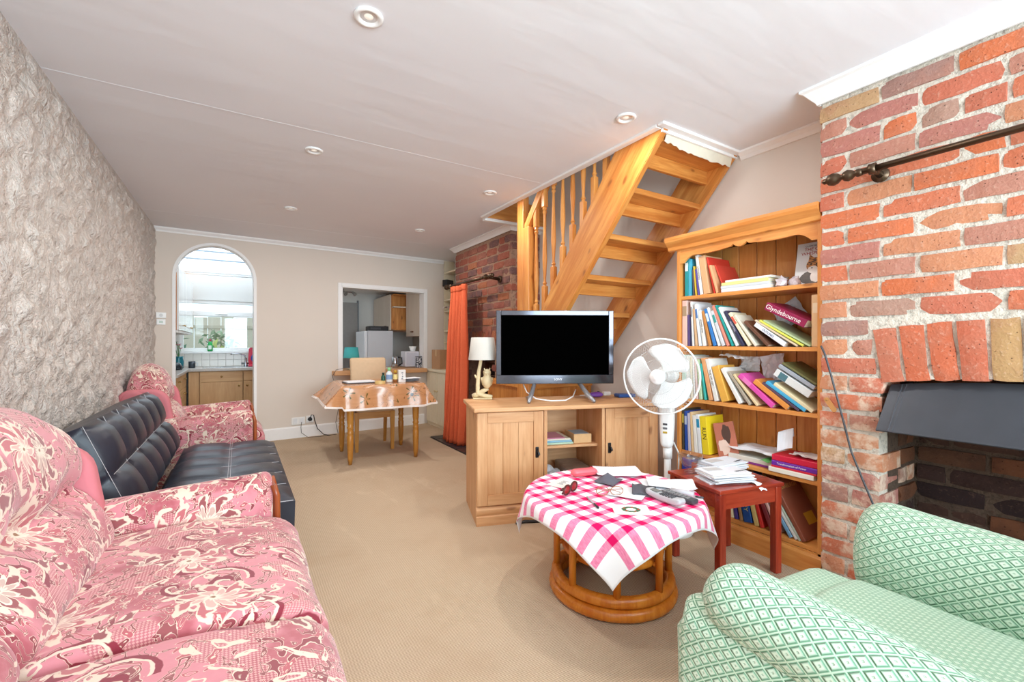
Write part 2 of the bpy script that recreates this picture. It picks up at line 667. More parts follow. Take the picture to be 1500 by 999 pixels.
    c = n.mix(n.ma('MULTIPLY', n.step(r1, 0.007, 0.004), on), c, lin((150, 110, 80)))
    n.col(c)
    n.bump(n.noise(uv, 260, 2), 0.12, 0.002)
    return n.m


def mat_green(name, cell, k=1.0):
    n = NB(name, 0.7, 0.3)
    n.b.inputs['Sheen Weight'].default_value = 0.2
    x, y, z = n.xyz(n.uv())
    a = n.ma('ABSOLUTE', n.ma('SUBTRACT', n.ma('FRACT', n.ma('DIVIDE', n.ma('ADD', x, n.ma('MULTIPLY', y, 0.8)), cell)), 0.5))
    b = n.ma('ABSOLUTE', n.ma('SUBTRACT', n.ma('FRACT', n.ma('DIVIDE', n.ma('SUBTRACT', x, n.ma('MULTIPLY', y, 0.8)), cell)), 0.5))
    d = n.ma('MAXIMUM', a, b)
    light, mid, deep, pale = lin((194, 218, 194)), lin((172, 204, 178)), lin((116, 166, 132)), lin((210, 228, 206))
    c = n.mix(n.step(d, 0.2, 0.30), pale, mid)
    c = n.mix(n.ma('MULTIPLY', n.step(d, 0.31, 0.36), n.step(d, 0.46, 0.42)), c, deep)
    c = n.mix(n.step(d, 0.44, 0.46), c, light)
    nub = n.step(d, 0.10, 0.05)
    c = n.mix(n.ma('MULTIPLY', nub, 0.6), c, lin((158, 192, 160)))
    n.col(c)
    h = n.ma('SUBTRACT', n.step(d, 0.42, 0.28), n.ma('MULTIPLY', nub, 0.5))
    n.bump(h, 0.8 * k, 0.005)
    return n.m


def mat_leather():
    n = NB('black_leather', 0.32, 0.5)
    v = n.obj()
    n.col(n.mix(n.noise(v, 6, 3), lin((30, 33, 44)), lin((44, 48, 62))))
    n.put(n.b.inputs['Roughness'], n.ma('ADD', 0.28, n.ma('MULTIPLY', n.noise(v, 12, 3), 0.16)))
    n.bump(n.ma('ADD', n.noise(v, 240, 3), n.ma('MULTIPLY', n.noise(v, 22, 3), 1.5)), 0.12, 0.004)
    return n.m


def mat_gingham():
    n = NB('gingham', 0.9, 0.15)
    x, y, z = n.xyz(n.uv())

    def stripes(t):
        f = n.ma('FRACT', n.ma('DIVIDE', n.ma('ADD', t, 0.02 - 0.455 + 0.8), 0.08))
        return n.ma('MULTIPLY', n.step(f, 0.02, 0.05), n.step(f, 0.48, 0.45)), f
    sx, fx = stripes(x)
    sy, fy = stripes(y)
    white, pk, deep = lin((250, 248, 250)), lin((244, 150, 182)), lin((226, 20, 96))
    wv = n.step(n.noise(n.mapp(n.uv(), (60, 14, 1)), 3, 2), 0.35, 0.65)
    sx = n.ma('MULTIPLY', sx, n.step(n.ma('ABSOLUTE', n.ma('SUBTRACT', x, 0.455)), 0.361, 0.359))
    sy = n.ma('MULTIPLY', sy, n.step(n.ma('ABSOLUTE', n.ma('SUBTRACT', y, 0.455)), 0.361, 0.359))
    either = n.ma('MAXIMUM', sx, sy)
    both = n.ma('MULTIPLY', sx, sy)
    c = n.mix(either, white, n.mix(n.ma('MULTIPLY', wv, 0.45), pk, lin((222, 88, 134))))
    c = n.mix(both, c, deep)
    # plain white border hem
    e = n.ma('MAXIMUM', n.ma('ABSOLUTE', n.ma('SUBTRACT', x, 0.455)), n.ma('ABSOLUTE', n.ma('SUBTRACT', y, 0.455)))
    c = n.mix(n.step(e, 0.447, 0.449), c, white)
    n.col(c)
    n.bump(n.noise(n.uv(), 400, 2), 0.2, 0.002)
    return n.m


def mat_oilcloth():
    """orange wipe-clean cloth printed with olive sprigs"""
    n = NB('oilcloth', 0.18, 0.6)
    uv = n.uv()
    c = n.mix(n.noise(n.mapp(uv, (2, 14, 1)), 3, 4, 0.6, 0.4), lin((214, 158, 112)), lin((184, 124, 80)))
    v1 = n.vor(uv, 6.5, rand=0.9)
    d = n.vm('SUBTRACT', uv, v1.outputs['Position'])
    dx, dy, dz = n.xyz(d)
    r = n.vm('LENGTH', n.comb(dx, dy))
    a = n.ma('ARCTAN2', dy, dx)
    leafm = n.ma('MULTIPLY', n.step(n.ma('COSINE', n.ma('MULTIPLY', a, 5.0)), 0.72, 0.86), n.ma('MULTIPLY', n.step(r, 0.012, 0.016), n.step(r, 0.062, 0.055)))
    hue = n.xyz(v1.outputs['Color'])[0]
    leafm = n.ma('MULTIPLY', leafm, n.step(hue, 0.48, 0.5))
    c = n.mix(leafm, c, lin((92, 84, 36)))
    o = n.vor(n.vm('ADD', uv, (0.6, 0.3, 0)), 11, rand=1.0)
    om = n.ma('MULTIPLY', n.step(o.outputs['Distance'], 0.20, 0.17), n.step(n.xyz(o.outputs['Color'])[1], 0.52, 0.54))
    c = n.mix(om, c, lin((44, 26, 30)))
    st = n.noise(uv, 9, 1, 0.4, 1.2)
    c = n.mix(n.ma('MULTIPLY', n.ma('MULTIPLY', n.step(st, 0.63, 0.637), n.step(st, 0.655, 0.648)), 0.7), c, lin((110, 66, 34)))
    n.col(c)
    n.bump(n.noise(uv, 14, 2), 0.15, 0.01)
    return n.m


def mat_glass(name, tint=(1, 1, 1, 1), gloss=0.12):
    n = NB(name)
    tr = n.node('ShaderNodeBsdfTransparent', {'Color': tint})
    gl = n.node('ShaderNodeBsdfGlossy', {'Roughness': 0.02})
    fr = n.node('ShaderNodeLayerWeight', {'Blend': 0.5})
    f = n.ma('ADD', n.ma('MULTIPLY', n.ma('POWER', fr.outputs['Facing'], 3.0), 0.5), gloss * 0.3)
    mx = n.node('ShaderNodeMixShader', {0: f, 1: tr.outputs[0], 2: gl.outputs[0]})
    n.t.links.new(mx.outputs[0], n.out.inputs[0])
    return n.m


def mat_roofing():
    """translucent twin-wall roof sheet"""
    n = NB('roof_sheet', 0.4)
    tr = n.node('ShaderNodeBsdfTranslucent', {'Color': (0.95, 0.97, 1, 1)})
    tp = n.node('ShaderNodeBsdfTransparent', {'Color': (0.95, 0.98, 1, 1)})
    mx = n.node('ShaderNodeMixShader', {0: 0.6, 1: tr.outputs[0], 2: tp.outputs[0]})
    n.t.links.new(mx.outputs[0], n.out.inputs[0])
    return n.m


def mat_curtain():
    n = NB('orange_curtain', 0.85, 0.15)
    v = n.obj()
    n.col(n.mix(n.noise(n.mapp(v, (1, 1, 6)), 30, 3), lin((230, 118, 80)), lin((214, 98, 64))))
    n.bump(n.noise(v, 300, 2), 0.15, 0.002)
    return n.m


M_PLASTER = mat_left_plaster()
M_WALL = mat_paint('wall_paint', (228, 216, 204))
M_WALLR = mat_paint('alcove_paint', (228, 220, 212))
M_CEIL = mat_ceiling()
M_WHITE = flat((244, 242, 240), 0.45, var=0.02)
M_CREAM = flat((232, 222, 196), 0.5, var=0.03)
M_CARPET = mat_carpet()
BR = [(0.0, lin((224, 128, 94))), (0.16, lin((214, 122, 96))), (0.32, lin((222, 150, 112))), (0.46, lin((202, 140, 120))),
      (0.58, lin((190, 148, 130))), (0.68, lin((228, 126, 84))), (0.80, lin((206, 164, 122))), (0.88, lin((198, 130, 118))), (0.95, lin((180, 138, 126)))]
M_BRICK = mat_brick('red_brick', BR)
M_BRICK_ARCH = mat_brick('arch_brick', [(0.0, lin((220, 118, 84))), (0.3, lin((214, 126, 98))), (0.55, lin((226, 130, 92))), (0.8, lin((208, 112, 84)))])
M_BRICK_OCHRE = mat_brick('ochre_brick', [(0.0, lin((200, 156, 108))), (0.5, lin((204, 160, 112)))])
M_BRICK_PALE = mat_brick('limewashed_brick', BR, pale=0.85)
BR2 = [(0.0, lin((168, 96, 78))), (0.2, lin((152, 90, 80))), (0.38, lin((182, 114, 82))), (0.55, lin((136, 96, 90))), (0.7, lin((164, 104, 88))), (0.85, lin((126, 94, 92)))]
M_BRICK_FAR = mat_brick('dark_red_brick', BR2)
BR3 = [(0.0, lin((92, 66, 56))), (0.3, lin((74, 54, 50))), (0.5, lin((110, 76, 58))), (0.7, lin((60, 46, 46))), (0.85, lin((128, 82, 58)))]
M_BRICK_SOOT = mat_brick('sooty_brick', BR3, sooty=1.0)
M_MORTAR = mat_mortar('lime_mortar', (236, 224, 208))
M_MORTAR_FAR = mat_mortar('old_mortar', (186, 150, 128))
M_MORTAR_SOOT = mat_mortar('sooty_mortar', (104, 86, 74))
M_FLORAL = mat_floral()
M_PINK = flat((210, 124, 132), 0.8, var=0.04)
M_GREEN = mat_green('green_jacquard', 0.031)
M_GREEN_SEAT = mat_green('green_seat_jacquard', 0.019, 0.5)
M_LEATHER = mat_leather()
M_GINGHAM = mat_gingham()
M_OIL = mat_oilcloth()
M_GLASS = mat_glass('clear_glass')
M_ROOF = mat_roofing()
M_CURTAIN = mat_curtain()
M_IRON = flat((92, 74, 58), 0.35, 0.85)
M_BLACK = flat((30, 30, 32), 0.4)
M_HOOD = flat((70, 72, 78), 0.42, 0.5, var=0.12, sc=9)
M_PLASTIC = flat((244, 244, 242), 0.3, var=0.01)
M_CHROME = flat((190, 192, 196), 0.15, 0.95)
M_BRASS = flat((176, 140, 84), 0.3, 0.9)
M_PAPER = flat((236, 238, 242), 0.8, var=0.02)
M_THREAD = flat((206, 204, 208), 0.7)

# ================================================================== STRUCTURE
LX, RX = -0.745, 2.75
BACK_RZ = math.atan(0.0714)


def back(x, y, z):
    """point on the (slightly skewed) back wall frame: y is metres behind its face"""
    c_, s_ = math.cos(BACK_RZ), math.sin(BACK_RZ)
    return Vector((x * c_ - y * s_, 5.94 + x * s_ + y * c_, z))


bm = new()
box(bm, -0.95, -2.4, -0.06, RX + 0.25, 6.16, 0.0)
struct('floor', bm, M_CARPET)

# ceiling with the stair opening left out
OX, OY0, OY1 = 2.03, 1.68, 3.79
bm = new()
for x0, y0, x1, y1 in ((-0.95, -2.4, OX, 6.24), (OX, -2.4, RX + 0.2, OY0), (OX, OY1, RX + 0.2, 6.24)):
    box(bm, x0, y0, CEIL, x1, y1, CEIL + 0.2)
ceil = struct('ceiling', bm, M_CEIL)
bm = new()
for yy in (2.77, 5.2):
    box(bm, LX, yy - 0.006, CEIL - 0.0008, OX - 0.05, yy + 0.006, CEIL + 0.001)
link('joint_strip', bm, M_CEIL, ceil)


def left_wall():
    ny, nz = 420, 140
    y0, y1, z0, z1 = -2.2, 5.93, 0.0, CEIL
    vs, fs = [], []
    for j in range(nz + 1):
        z = z0 + (z1 - z0) * j / nz
        for i in range(ny + 1):
            y = y0 + (y1 - y0) * i / ny
            p = Vector((0.0, y * 1.0, z * 0.8))
            h = 0.012 * noise.noise(p * 7.5) + 0.017 * noise.noise(p * 17 + Vector((3, 5, 1))) + 0.013 * noise.noise(p * 36)
            r = 0.022 * max(0.0, noise.noise(p * 14 + Vector((9, 2, 4)))) ** 0.6
            edge = min(1.0, (z1 - z) / 0.06, (y1 - y) / 0.05 if y1 - y > 0 else 0.0)
            vs.append((LX + (h + r) * max(0.0, edge), y, z))
    w = ny + 1
    for j in range(nz):
        for i in range(ny):
            a = j * w + i
            fs.append((a, a + 1, a + w + 1, a + w))
    me = bpy.data.meshes.new('wall_left')
    me.from_pydata(vs, [], fs)
    me.polygons.foreach_set('use_smooth', [True] * len(fs))
    me.materials.append(M_PLASTER)
    o = bpy.data.objects.new('wall_left', me)
    C.objects.link(o)
    o['kind'] = 'structure'
    bm = new()
    box(bm, LX - 0.2, -2.2, 0, LX - 0.04, 5.95, CEIL)
    struct('wall_left', bm, M_PLASTER)


left_wall()

# back wall with arch and serving hatch
AX0, AX1, ASP = -0.598, 0.182, 1.872
HX0, HX1, HZ0, HZ1 = 1.135, 2.285, 0.76, 1.885
WT = 0.13
bm = new()


def slab(x0, x1, z0, z1):
    box(bm, x0, 0, z0, x1, WT, z1)


slab(-0.95, AX0, 0, CEIL)
NA = 28
AR = (AX1 - AX0) / 2
ACX = (AX0 + AX1) / 2
for i in range(NA):
    a0, a1 = math.pi * (1 - i / NA), math.pi * (1 - (i + 1) / NA)
    xa, za = ACX + AR * math.cos(a0), ASP + AR * math.sin(a0)
    xb, zb = ACX + AR * math.cos(a1), ASP + AR * math.sin(a1)
    quadbox(bm, [(xa, 0, za), (xb, 0, zb), (xb, WT, zb), (xa, WT, za), (xa, 0, CEIL), (xb, 0, CEIL), (xb, WT, CEIL), (xa, WT, CEIL)])
slab(AX1, HX0, 0, CEIL)
slab(HX0, HX1, 0, HZ0)
slab(HX0, HX1, HZ1, CEIL)
slab(HX1, RX + 0.2, 0, CEIL)
wb = struct('wall_back', bm, M_WALL)
wb.location = (0, 5.94, 0)
wb.rotation_euler = (0, 0, BACK_RZ)
# white arch lining
bm = new()
path = [(AX0, 0.0)] + [(AX0, ASP)] + [(ACX + AR * math.cos(math.pi * (1 - i / NA)), ASP + AR * math.sin(math.pi * (1 - i / NA))) for i in range(1, NA)] + [(AX1, ASP), (AX1, 0.0)]
for (xa, za), (xb, zb) in zip(path, path[1:]):
    def inn(x, z, t):
        if z <= ASP:
            return (x + (t if x < ACX else -t), z)
        d = math.hypot(x - ACX, z - ASP)
        k = (d - t) / d
        return (ACX + (x - ACX) * k, ASP + (z - ASP) * k)
    ia, ib = inn(xa, za, 0.028), inn(xb, zb, 0.028)
    quadbox(bm, [(xa, -0.006, za), (xb, -0.006, zb), (xb, WT + 0.006, zb), (xa, WT + 0.006, za),
                 (ia[0], -0.006, ia[1]), (ib[0], -0.006, ib[1]), (ib[0], WT + 0.006, ib[1]), (ia[0], WT + 0.006, ia[1])])
o = struct('trim_1', bm, M_WHITE)
o.parent = None
o.location, o.rotation_euler = (0, 5.94, 0), (0, 0, BACK_RZ)
# hatch frame
bm = new()
f = 0.045
for x0, x1, z0, z1 in ((HX0 - f, HX0, HZ0, HZ1 + f), (HX1, HX1 + f, HZ0, HZ1 + f), (HX0, HX1, HZ1, HZ1 + f)):
    box(bm, x0, -0.014, z0, x1, 0.0, z1, bev=0.004)
for x0, x1, z0, z1 in ((HX0 - 0.004, HX0 + 0.012, HZ0, HZ1), (HX1 - 0.012, HX1 + 0.004, HZ0, HZ1), (HX0, HX1, HZ1 - 0.012, HZ1)):
    box(bm, x0, -0.014, z0, x1, WT + 0.01, z1)
o = struct('trim_2', bm, M_WHITE)
o.location, o.rotation_euler = (0, 5.94, 0), (0, 0, BACK_RZ)
# cornice on the back wall
bm = new()
prism(bm, [(0.0, CEIL), (0.0, CEIL - 0.05), (-0.008, CEIL - 0.05), (-0.012, CEIL - 0.035), (-0.03, CEIL - 0.014), (-0.034, CEIL)], 'x', LX - 0.01, RX)
o = struct('trim_3', bm, M_WHITE)
o.location, o.rotation_euler = (0, 5.94, 0), (0, 0, BACK_RZ)
# skirting on the back wall
bm = new()
for x0, x1 in ((LX, AX0 - 0.01), (AX1 + 0.01, 2.28)):
    prism(bm, [(0, 0), (-0.018, 0), (-0.018, 0.125), (-0.010, 0.14), (0, 0.14)], 'x', x0, x1)
o = struct('baseboard_back', bm, M_WHITE)
o.location, o.rotation_euler = (0, 5.94, 0), (0, 0, BACK_RZ)

# right-hand wall behind stairs and bookcase, running up past the ceiling into the stairwell
bm = new()
box(bm, RX, 0.86, 0, RX + 0.12, 6.3, 4.2)
box(bm, RX, -2.2, 0, RX + 0.12, -0.17, 4.2)
box(bm, RX, -0.17, 1.32, RX + 0.12, 0.86, 4.2)
struct('wall_right', bm, M_WALLR)
bm = new()
box(bm, OX - 0.1, OY1 + 0.02, CEIL + 0.2, RX + 0.1, OY1 + 0.12, 4.2)
box(bm, OX - 0.12, OY0 - 0.2, CEIL + 0.2, OX, OY1 + 0.1, 3.3)
box(bm, OX - 0.12, OY0 - 0.3, 4.2, RX + 0.1, OY1 + 0.12, 4.3)
box(bm, OX - 0.12, OY0 - 0.3, 3.3, OX - 0.02, OY1 + 0.1, 4.2)
struct('wall_stairwell', bm, M_WALLR)
# white edging round the stair opening, seen from below
bm = new()
for x0, y0, x1, y1 in ((OX - 0.045, OY0 + 0.0055, OX - 0.0025, OY1), (OX - 0.045, OY0 - 0.045, RX, OY0 - 0.0045)):
    box(bm, x0, y0, CEIL - 0.014, x1, y1, CEIL + 0.004, bev=0.004)
box(bm, OX - 0.002, OY0 + 0.0085, CEIL - 0.012, OX + 0.008, OY1 - 0.001, CEIL + 0.2)
box(bm, OX - 0.002, OY0 - 0.004, CEIL - 0.03, RX, OY0 + 0.008, CEIL + 0.2)
struct('trim_4', bm, M_WHITE)
bm = new()
box(bm, OX + 0.008, OY1 - 0.02, CEIL - 0.002, RX, OY1, CEIL + 0.2)
struct('trim_5', bm, wood('honey', 'x'))
bm = new()
box(bm, OX + 0.0, OY1 - 0.002, CEIL - 0.03, RX, OY1 + 0.05, CEIL, bev=0.004)
struct('trim_6', bm, M_WHITE)


# plaster cornice profile swept along straight runs
def cornice(name, runs, drop=0.06, out=0.06):
    bm = new()
    pr = [(0.0, 0.0), (out, 0.0), (out, -0.012), (out * 0.8, -0.018), (out * 0.45, -drop * 0.62), (0.014, -drop * 0.86), (0.010, -drop), (0.0, -drop)]
    for (x0, y0), (x1, y1), (nx, ny), (m0, m1) in runs:
        d = Vector((x1 - x0, y1 - y0, 0)).normalized()
        A, B = [], []
        for o_, z in pr:
            A.append(bm.verts.new((x0 + nx * o_ + d.x * o_ * m0, y0 + ny * o_ + d.y * o_ * m0, CEIL + z)))
            B.append(bm.verts.new((x1 + nx * o_ + d.x * o_ * m1, y1 + ny * o_ + d.y * o_ * m1, CEIL + z)))
        bm.faces.new(A)
        bm.faces.new(B[::-1])
        n = len(pr)
        for i in range(n):
            bm.faces.new((A[i], B[i], B[(i + 1) % n], A[(i + 1) % n]))
    return struct(name, bm, M_WHITE)


NX, NY = 2.385, 1.04          # near chimney breast: face and far corner
FX, FY0, FY1 = 2.385, 3.885, 5.26   # far chimney breast: face, near and far corners
cornice('trim_7', [((NX, NY), (NX, -2.2), (-1, 0), (-1, 0)), ((NX, NY), (RX, NY), (0, 1), (-1, 0))], 0.075, 0.065)
cornice('trim_8', [((RX, OY0 - 0.03), (RX, NY), (-1, 0), (0, 0))], 0.05, 0.045)
cornice('trim_9', [((FX, FY1), (FX, FY0), (-1, 0), (-1, 1)), ((FX, FY0), (RX, FY0), (0, -1), (-1, 0))], 0.06, 0.055)


# front wall with its wide window, behind the camera
bm = new()
FW0, FW1, FZ0, FZ1 = -0.45, 2.35, 0.48, 2.12
box(bm, LX - 0.2, -2.35, 0, FW0, -2.2, CEIL)
box(bm, FW1, -2.35, 0, RX + 0.2, -2.2, CEIL)
box(bm, FW0, -2.35, 0, FW1, -2.2, FZ0)
box(bm, FW0, -2.35, FZ1, FW1, -2.2, CEIL)
struct('wall_front', bm, M_WALL)
bm = new()
for x in (FW0, FW0 + (FW1 - FW0) / 3 - 0.02, FW0 + (FW1 - FW0) * 2 / 3 - 0.02, FW1 - 0.05):
    box(bm, x, -2.30, FZ0, x + 0.05, -2.25, FZ1)
box(bm, FW0, -2.30, FZ0, FW1, -2.25, FZ0 + 0.05)
box(bm, FW0, -2.30, FZ1 - 0.05, FW1, -2.25, FZ1)
struct('window_2', bm, M_WHITE)


# ------------------------------------------------------------------ bricks
def brick_mesh(name, w, h, d, seed, mat, rough=0.0075):
    """unit brick: front face looks along -x, w along y, h along z, d along x; chipped and uneven"""
    rnd = random.Random(seed)
    bm = new()
    ny, nz = (4 if w > 0.15 else 2), 2
    e = 0.006
    F = {}
    off = Vector((seed * 7.1, seed * 3.3, 0))
    for i in range(ny + 1):
        for j in range(nz + 1):
            y, z = -w / 2 + w * i / ny, -h / 2 + h * j / nz
            bo = (i in (0, ny)) + (j in (0, nz))
            p = Vector((0, y, z))
            x = rough * 1.2 * noise.noise(p * 24 + off) + (0.004 if bo == 1 else 0.010 if bo == 2 else 0)
            yy = y + rough * 0.9 * noise.noise(p * 30 + off * 2)
            zz = z + rough * 0.8 * noise.noise(p * 28 + off * 3)
            F[i, j] = bm.verts.new((x, yy, zz))
    for i in range(ny):
        for j in range(nz):
            bm.faces.new((F[i, j], F[i, j + 1], F[i + 1, j + 1], F[i + 1, j]))
    rim = [(i, 0) for i in range(ny)] + [(ny, j) for j in range(nz)] + [(i, nz) for i in range(ny, 0, -1)] + [(0, j) for j in range(nz, 0, -1)]
    bk = [bm.verts.new((d, F[k].co.y, F[k].co.z)) for k in rim]
    m = len(rim)
    for k in range(m):
        bm.faces.new((F[rim[k]], F[rim[(k + 1) % m]], bk[(k + 1) % m], bk[k]))
    bmesh.ops.recalc_face_normals(bm, faces=bm.faces)
    for f_ in bm.faces:
        f_.smooth = True
    for e_ in bm.edges:
        if len(e_.link_faces) == 2 and e_.calc_face_angle(0) > 0.9:
            e_.smooth = False
    me = bpy.data.meshes.new(name)
    bm.to_mesh(me)
    bm.free()
    me.materials.append(mat)
    return me


_bm = {}


def brick(parent, center, w, h, d, mat, rot=None, jit=0.004, rs=random):
    """one brick object (mesh data shared by size class)"""
    k = (round(w, 3), round(h, 3), round(d, 3), mat.name, rs.randrange(5))
    if k not in _bm:
        _bm[k] = brick_mesh('brick', w, h, d, len(_bm) + 1, mat)
    o = bpy.data.objects.new('brick', _bm[k])
    C.objects.link(o)
    o.parent = parent
    o.location = center
    R = rot.copy() if rot is not None else Matrix.Identity(3)
    off = R @ Vector((rs.uniform(-jit, jit), 0, 0))
    o.location = Vector(center) + off
    j = Matrix.Rotation(rs.uniform(-0.012, 0.012), 3, 'X') @ Matrix.Rotation(rs.uniform(-0.02, 0.02), 3, 'Z')
    o.rotation_euler = (R @ j).to_euler()
    return o


COURSE, BH, SL, HL, MJ = 0.0855, 0.068, 0.231, 0.106, 0.015


def course_spans(y_start, y_end, k, rs):
    """brick spans running from y_start down to y_end for course k (mix of stretchers and headers)"""
    out, y = [], y_start
    first = True
    while y > y_end:
        if first:
            L = SL if k % 2 == 0 else HL
        else:
            L = HL if rs.random() < 0.22 else SL
        L2 = L + rs.choice((-0.008, 0.0, 0.0, 0.006))
        L2 = max(L2, 0.07)
        out.append((y, y - L2))
        y -= L2 + MJ
        first = False
    return out


# ---- near chimney breast with fireplace
FY_A, FY_B = 0.80, -0.11       # opening jambs
AC, AHW = (FY_A + FY_B) / 2, (FY_A - FY_B) / 2


def arch_z(y):
    return 0.972 + 0.034 * (1 - ((y - AC) / AHW) ** 2)


bm = new()
MX = NX + 0.011
CB = RX + 0.0
box(bm, MX, FY_A + 0.012, 0, CB, NY - 0.005, CEIL)
box(bm, MX, -1.3, 0, CB, FY_B - 0.012, CEIL)
box(bm, MX, FY_B - 0.012, 1.06, CB, FY_A + 0.012, CEIL)
fire = struct('wall_fireplace', bm, M_MORTAR)
bm = new()
prism(bm, [(FY_B - 0.012, 1.06)] + [(FY_B - 0.012 + (FY_A - FY_B + 0.024) * i / 12, arch_z(FY_B - 0.012 + (FY_A - FY_B + 0.024) * i / 12) + 0.012) for i in range(13)] + [(FY_A + 0.012, 1.06)], 'x', MX + 0.002, CB - 0.1)
link('arch_soffit', bm, M_MORTAR, fire)
rs = random.Random(11)
RX90 = Matrix.Rotation(math.radians(90), 3, 'X')
for k in range(28):
    zc = 0.0 + COURSE * (k + 0.5) - 0.02
    if zc + BH / 2 > CEIL - 0.01 or zc < 0.02:
        continue
    for a, b in course_spans(NY, -0.75, k, rs):
        y0, y1 = a, max(b, -0.9)
        mid = (y0 + y1) / 2
        if zc < 1.0:
            if y1 < FY_A < y0:
                y1 = FY_A
            elif y1 < FY_B < y0:
                y0 = FY_B
            elif y0 <= FY_A and y1 >= FY_B:
                continue
        elif zc < 1.235:
            lim = FY_A + 0.012 + (zc - 0.97) * 0.16
            lim2 = FY_B - 0.012 - (zc - 0.97) * 0.16
            if y1 < lim < y0:
                y1 = lim
            elif y1 < lim2 < y0:
                y0 = lim2
            elif y0 <= lim and y1 >= lim2:
                continue
        w = round((y0 - y1) / 0.012) * 0.012
        if w < 0.03:
            continue
        mid = (y0 + y1) / 2
        low = zc < 0.98 and mid > 0.5
        dz = 0.004 * noise.noise(Vector((y0 * 3, zc * 5, 1)))
        brick(fire, (NX, (y0 + y1) / 2, zc + dz), w, BH, 0.2 if low else 0.06, M_BRICK_PALE if low else M_BRICK, rs=rs)
# soldier arch
nS = 11
for i in range(nS):
    t = (i + 0.5) / nS
    y = FY_A + 0.006 - (FY_A - FY_B + 0.012) * t
    tilt = (y - AC) / AHW * 0.155
    R = Matrix.Rotation(-tilt, 3, 'X')
    c = Vector((NX - 0.002, y, arch_z(y) + 0.122)) + R @ Vector((0, 0, 0)) + Vector((0, tilt * 0.1, 0))
    brick(fire, c, 0.232, 0.074, 0.06, M_BRICK_OCHRE if i == 4 else M_BRICK_ARCH, rot=R @ Matrix.Rotation(math.radians(90), 3, 'X'), jit=0.003, rs=rs)
# filler course straight above the arch where the courses were cut
# firebox: jambs and back, sooty
bm = new()
FBX = 2.79
box(bm, FBX + 0.012, FY_B - 0.05, 0, FBX + 0.1, FY_A + 0.05, 1.3)
box(bm, NX + 0.1, FY_A + 0.010, 0, FBX + 0.05, FY_A + 0.05, 1.3)
box(bm, NX + 0.1, FY_B - 0.05, 0, FBX + 0.05, FY_B - 0.010, 1.3)
box(bm, NX + 0.12, FY_B - 0.05, 1.2, FBX + 0.1, FY_A + 0.05, 1.3)
firebox = link('firebox', bm, M_MORTAR_SOOT, fire)
for k in range(12):
    zc = COURSE * (k + 0.5) - 0.02
    for a, b in course_spans(FY_A - 0.004, FY_B, k + 1, rs):
        b = max(b, FY_B)
        w = round((a - b) / 0.012) * 0.012
        if w > 0.04 and zc > 0.02:
            brick(fire, (FBX, (a + b) / 2, zc), w, BH, 0.05, M_BRICK_SOOT, jit=0.008, rs=rs)
    R = Matrix.Rotation(math.radians(90), 3, 'Z')
    for x0, x1 in (((NX + 0.215, FBX - 0.004),) if k % 2 else ((NX + 0.21, NX + 0.30), (NX + 0.315, FBX - 0.004))):
        if zc > 0.02:
            brick(fire, ((x0 + x1) / 2, FY_A, zc), round((x1 - x0) / 0.012) * 0.012, BH, 0.03, M_BRICK_SOOT if k > 8 else M_BRICK_PALE if k % 3 == 0 else M_BRICK_SOOT, rot=R, jit=0.004, rs=rs)
bm = new()
box(bm, NX + 0.02, FY_B, 0, FBX, FY_A, 0.03)
link('hearth_slab', bm, flat((78, 66, 60), 0.85, var=0.2, sc=12), fire)

# ---- far chimney breast
bm = new()
MXF = FX + 0.011
OA, OB = 4.25, 5.0
box(bm, MXF, FY0 + 0.010, 0, RX, OA - 0.012, CEIL)
box(bm, MXF, OB + 0.012, 0, RX, FY1 - 0.01, CEIL)
box(bm, MXF, OA - 0.012, 1.06, RX, OB + 0.012, CEIL)
box(bm, RX - 0.06, OA - 0.02, 0, RX, OB + 0.02, 1.1)
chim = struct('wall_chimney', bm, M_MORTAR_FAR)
rs = random.Random(5)
for k in range(28):
    zc = COURSE * (k + 0.5) - 0.02
    if zc + BH / 2 > CEIL - 0.01 or zc < 0.3:
        continue
    for a, b in course_spans(FY1, FY0, k, rs):
        y0, y1 = a, max(b, FY0)
        mid = (y0 + y1) / 2
        if zc < 1.06 and OA < mid < OB:
            continue
        if 1.06 <= zc < 1.30 and OA - 0.04 < mid < OB + 0.04:
            continue
        w = round((y0 - y1) / 0.012) * 0.012
        if w > 0.045:
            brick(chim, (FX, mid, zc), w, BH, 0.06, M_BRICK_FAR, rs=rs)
    R = Matrix.Rotation(math.radians(90), 3, 'Z')
    xs = [(FX + 0.064, FX + 0.16), (FX + 0.173, FX + 0.36)] if k % 2 else [(FX + 0.064, FX + 0.27), (FX + 0.283, FX + 0.36)]
    for x0, x1 in xs:
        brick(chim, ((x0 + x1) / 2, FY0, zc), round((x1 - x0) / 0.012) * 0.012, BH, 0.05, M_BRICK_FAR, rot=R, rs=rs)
for i in range(10):
    y = OA - 0.03 + (OB - OA + 0.06) * (i + 0.5) / 10
    tilt = (y - (OA + OB) / 2) / 0.4 * 0.12
    brick(chim, (FX - 0.002, y, 1.178), 0.228, 0.070, 0.06, M_BRICK_FAR, rot=Matrix.Rotation(-tilt, 3, 'X') @ RX90, rs=rs)
for k in range(4, 13):
    zc = COURSE * (k + 0.5) - 0.02
    for a, b in course_spans(OB - 0.004, OA, k + 1, rs):
        b = max(b, OA)
        w = round((a - b) / 0.012) * 0.012
        if w > 0.04:
            brick(chim, (RX - 0.075, (a + b) / 2, zc), w, BH, 0.03, M_BRICK_SOOT, rs=rs)
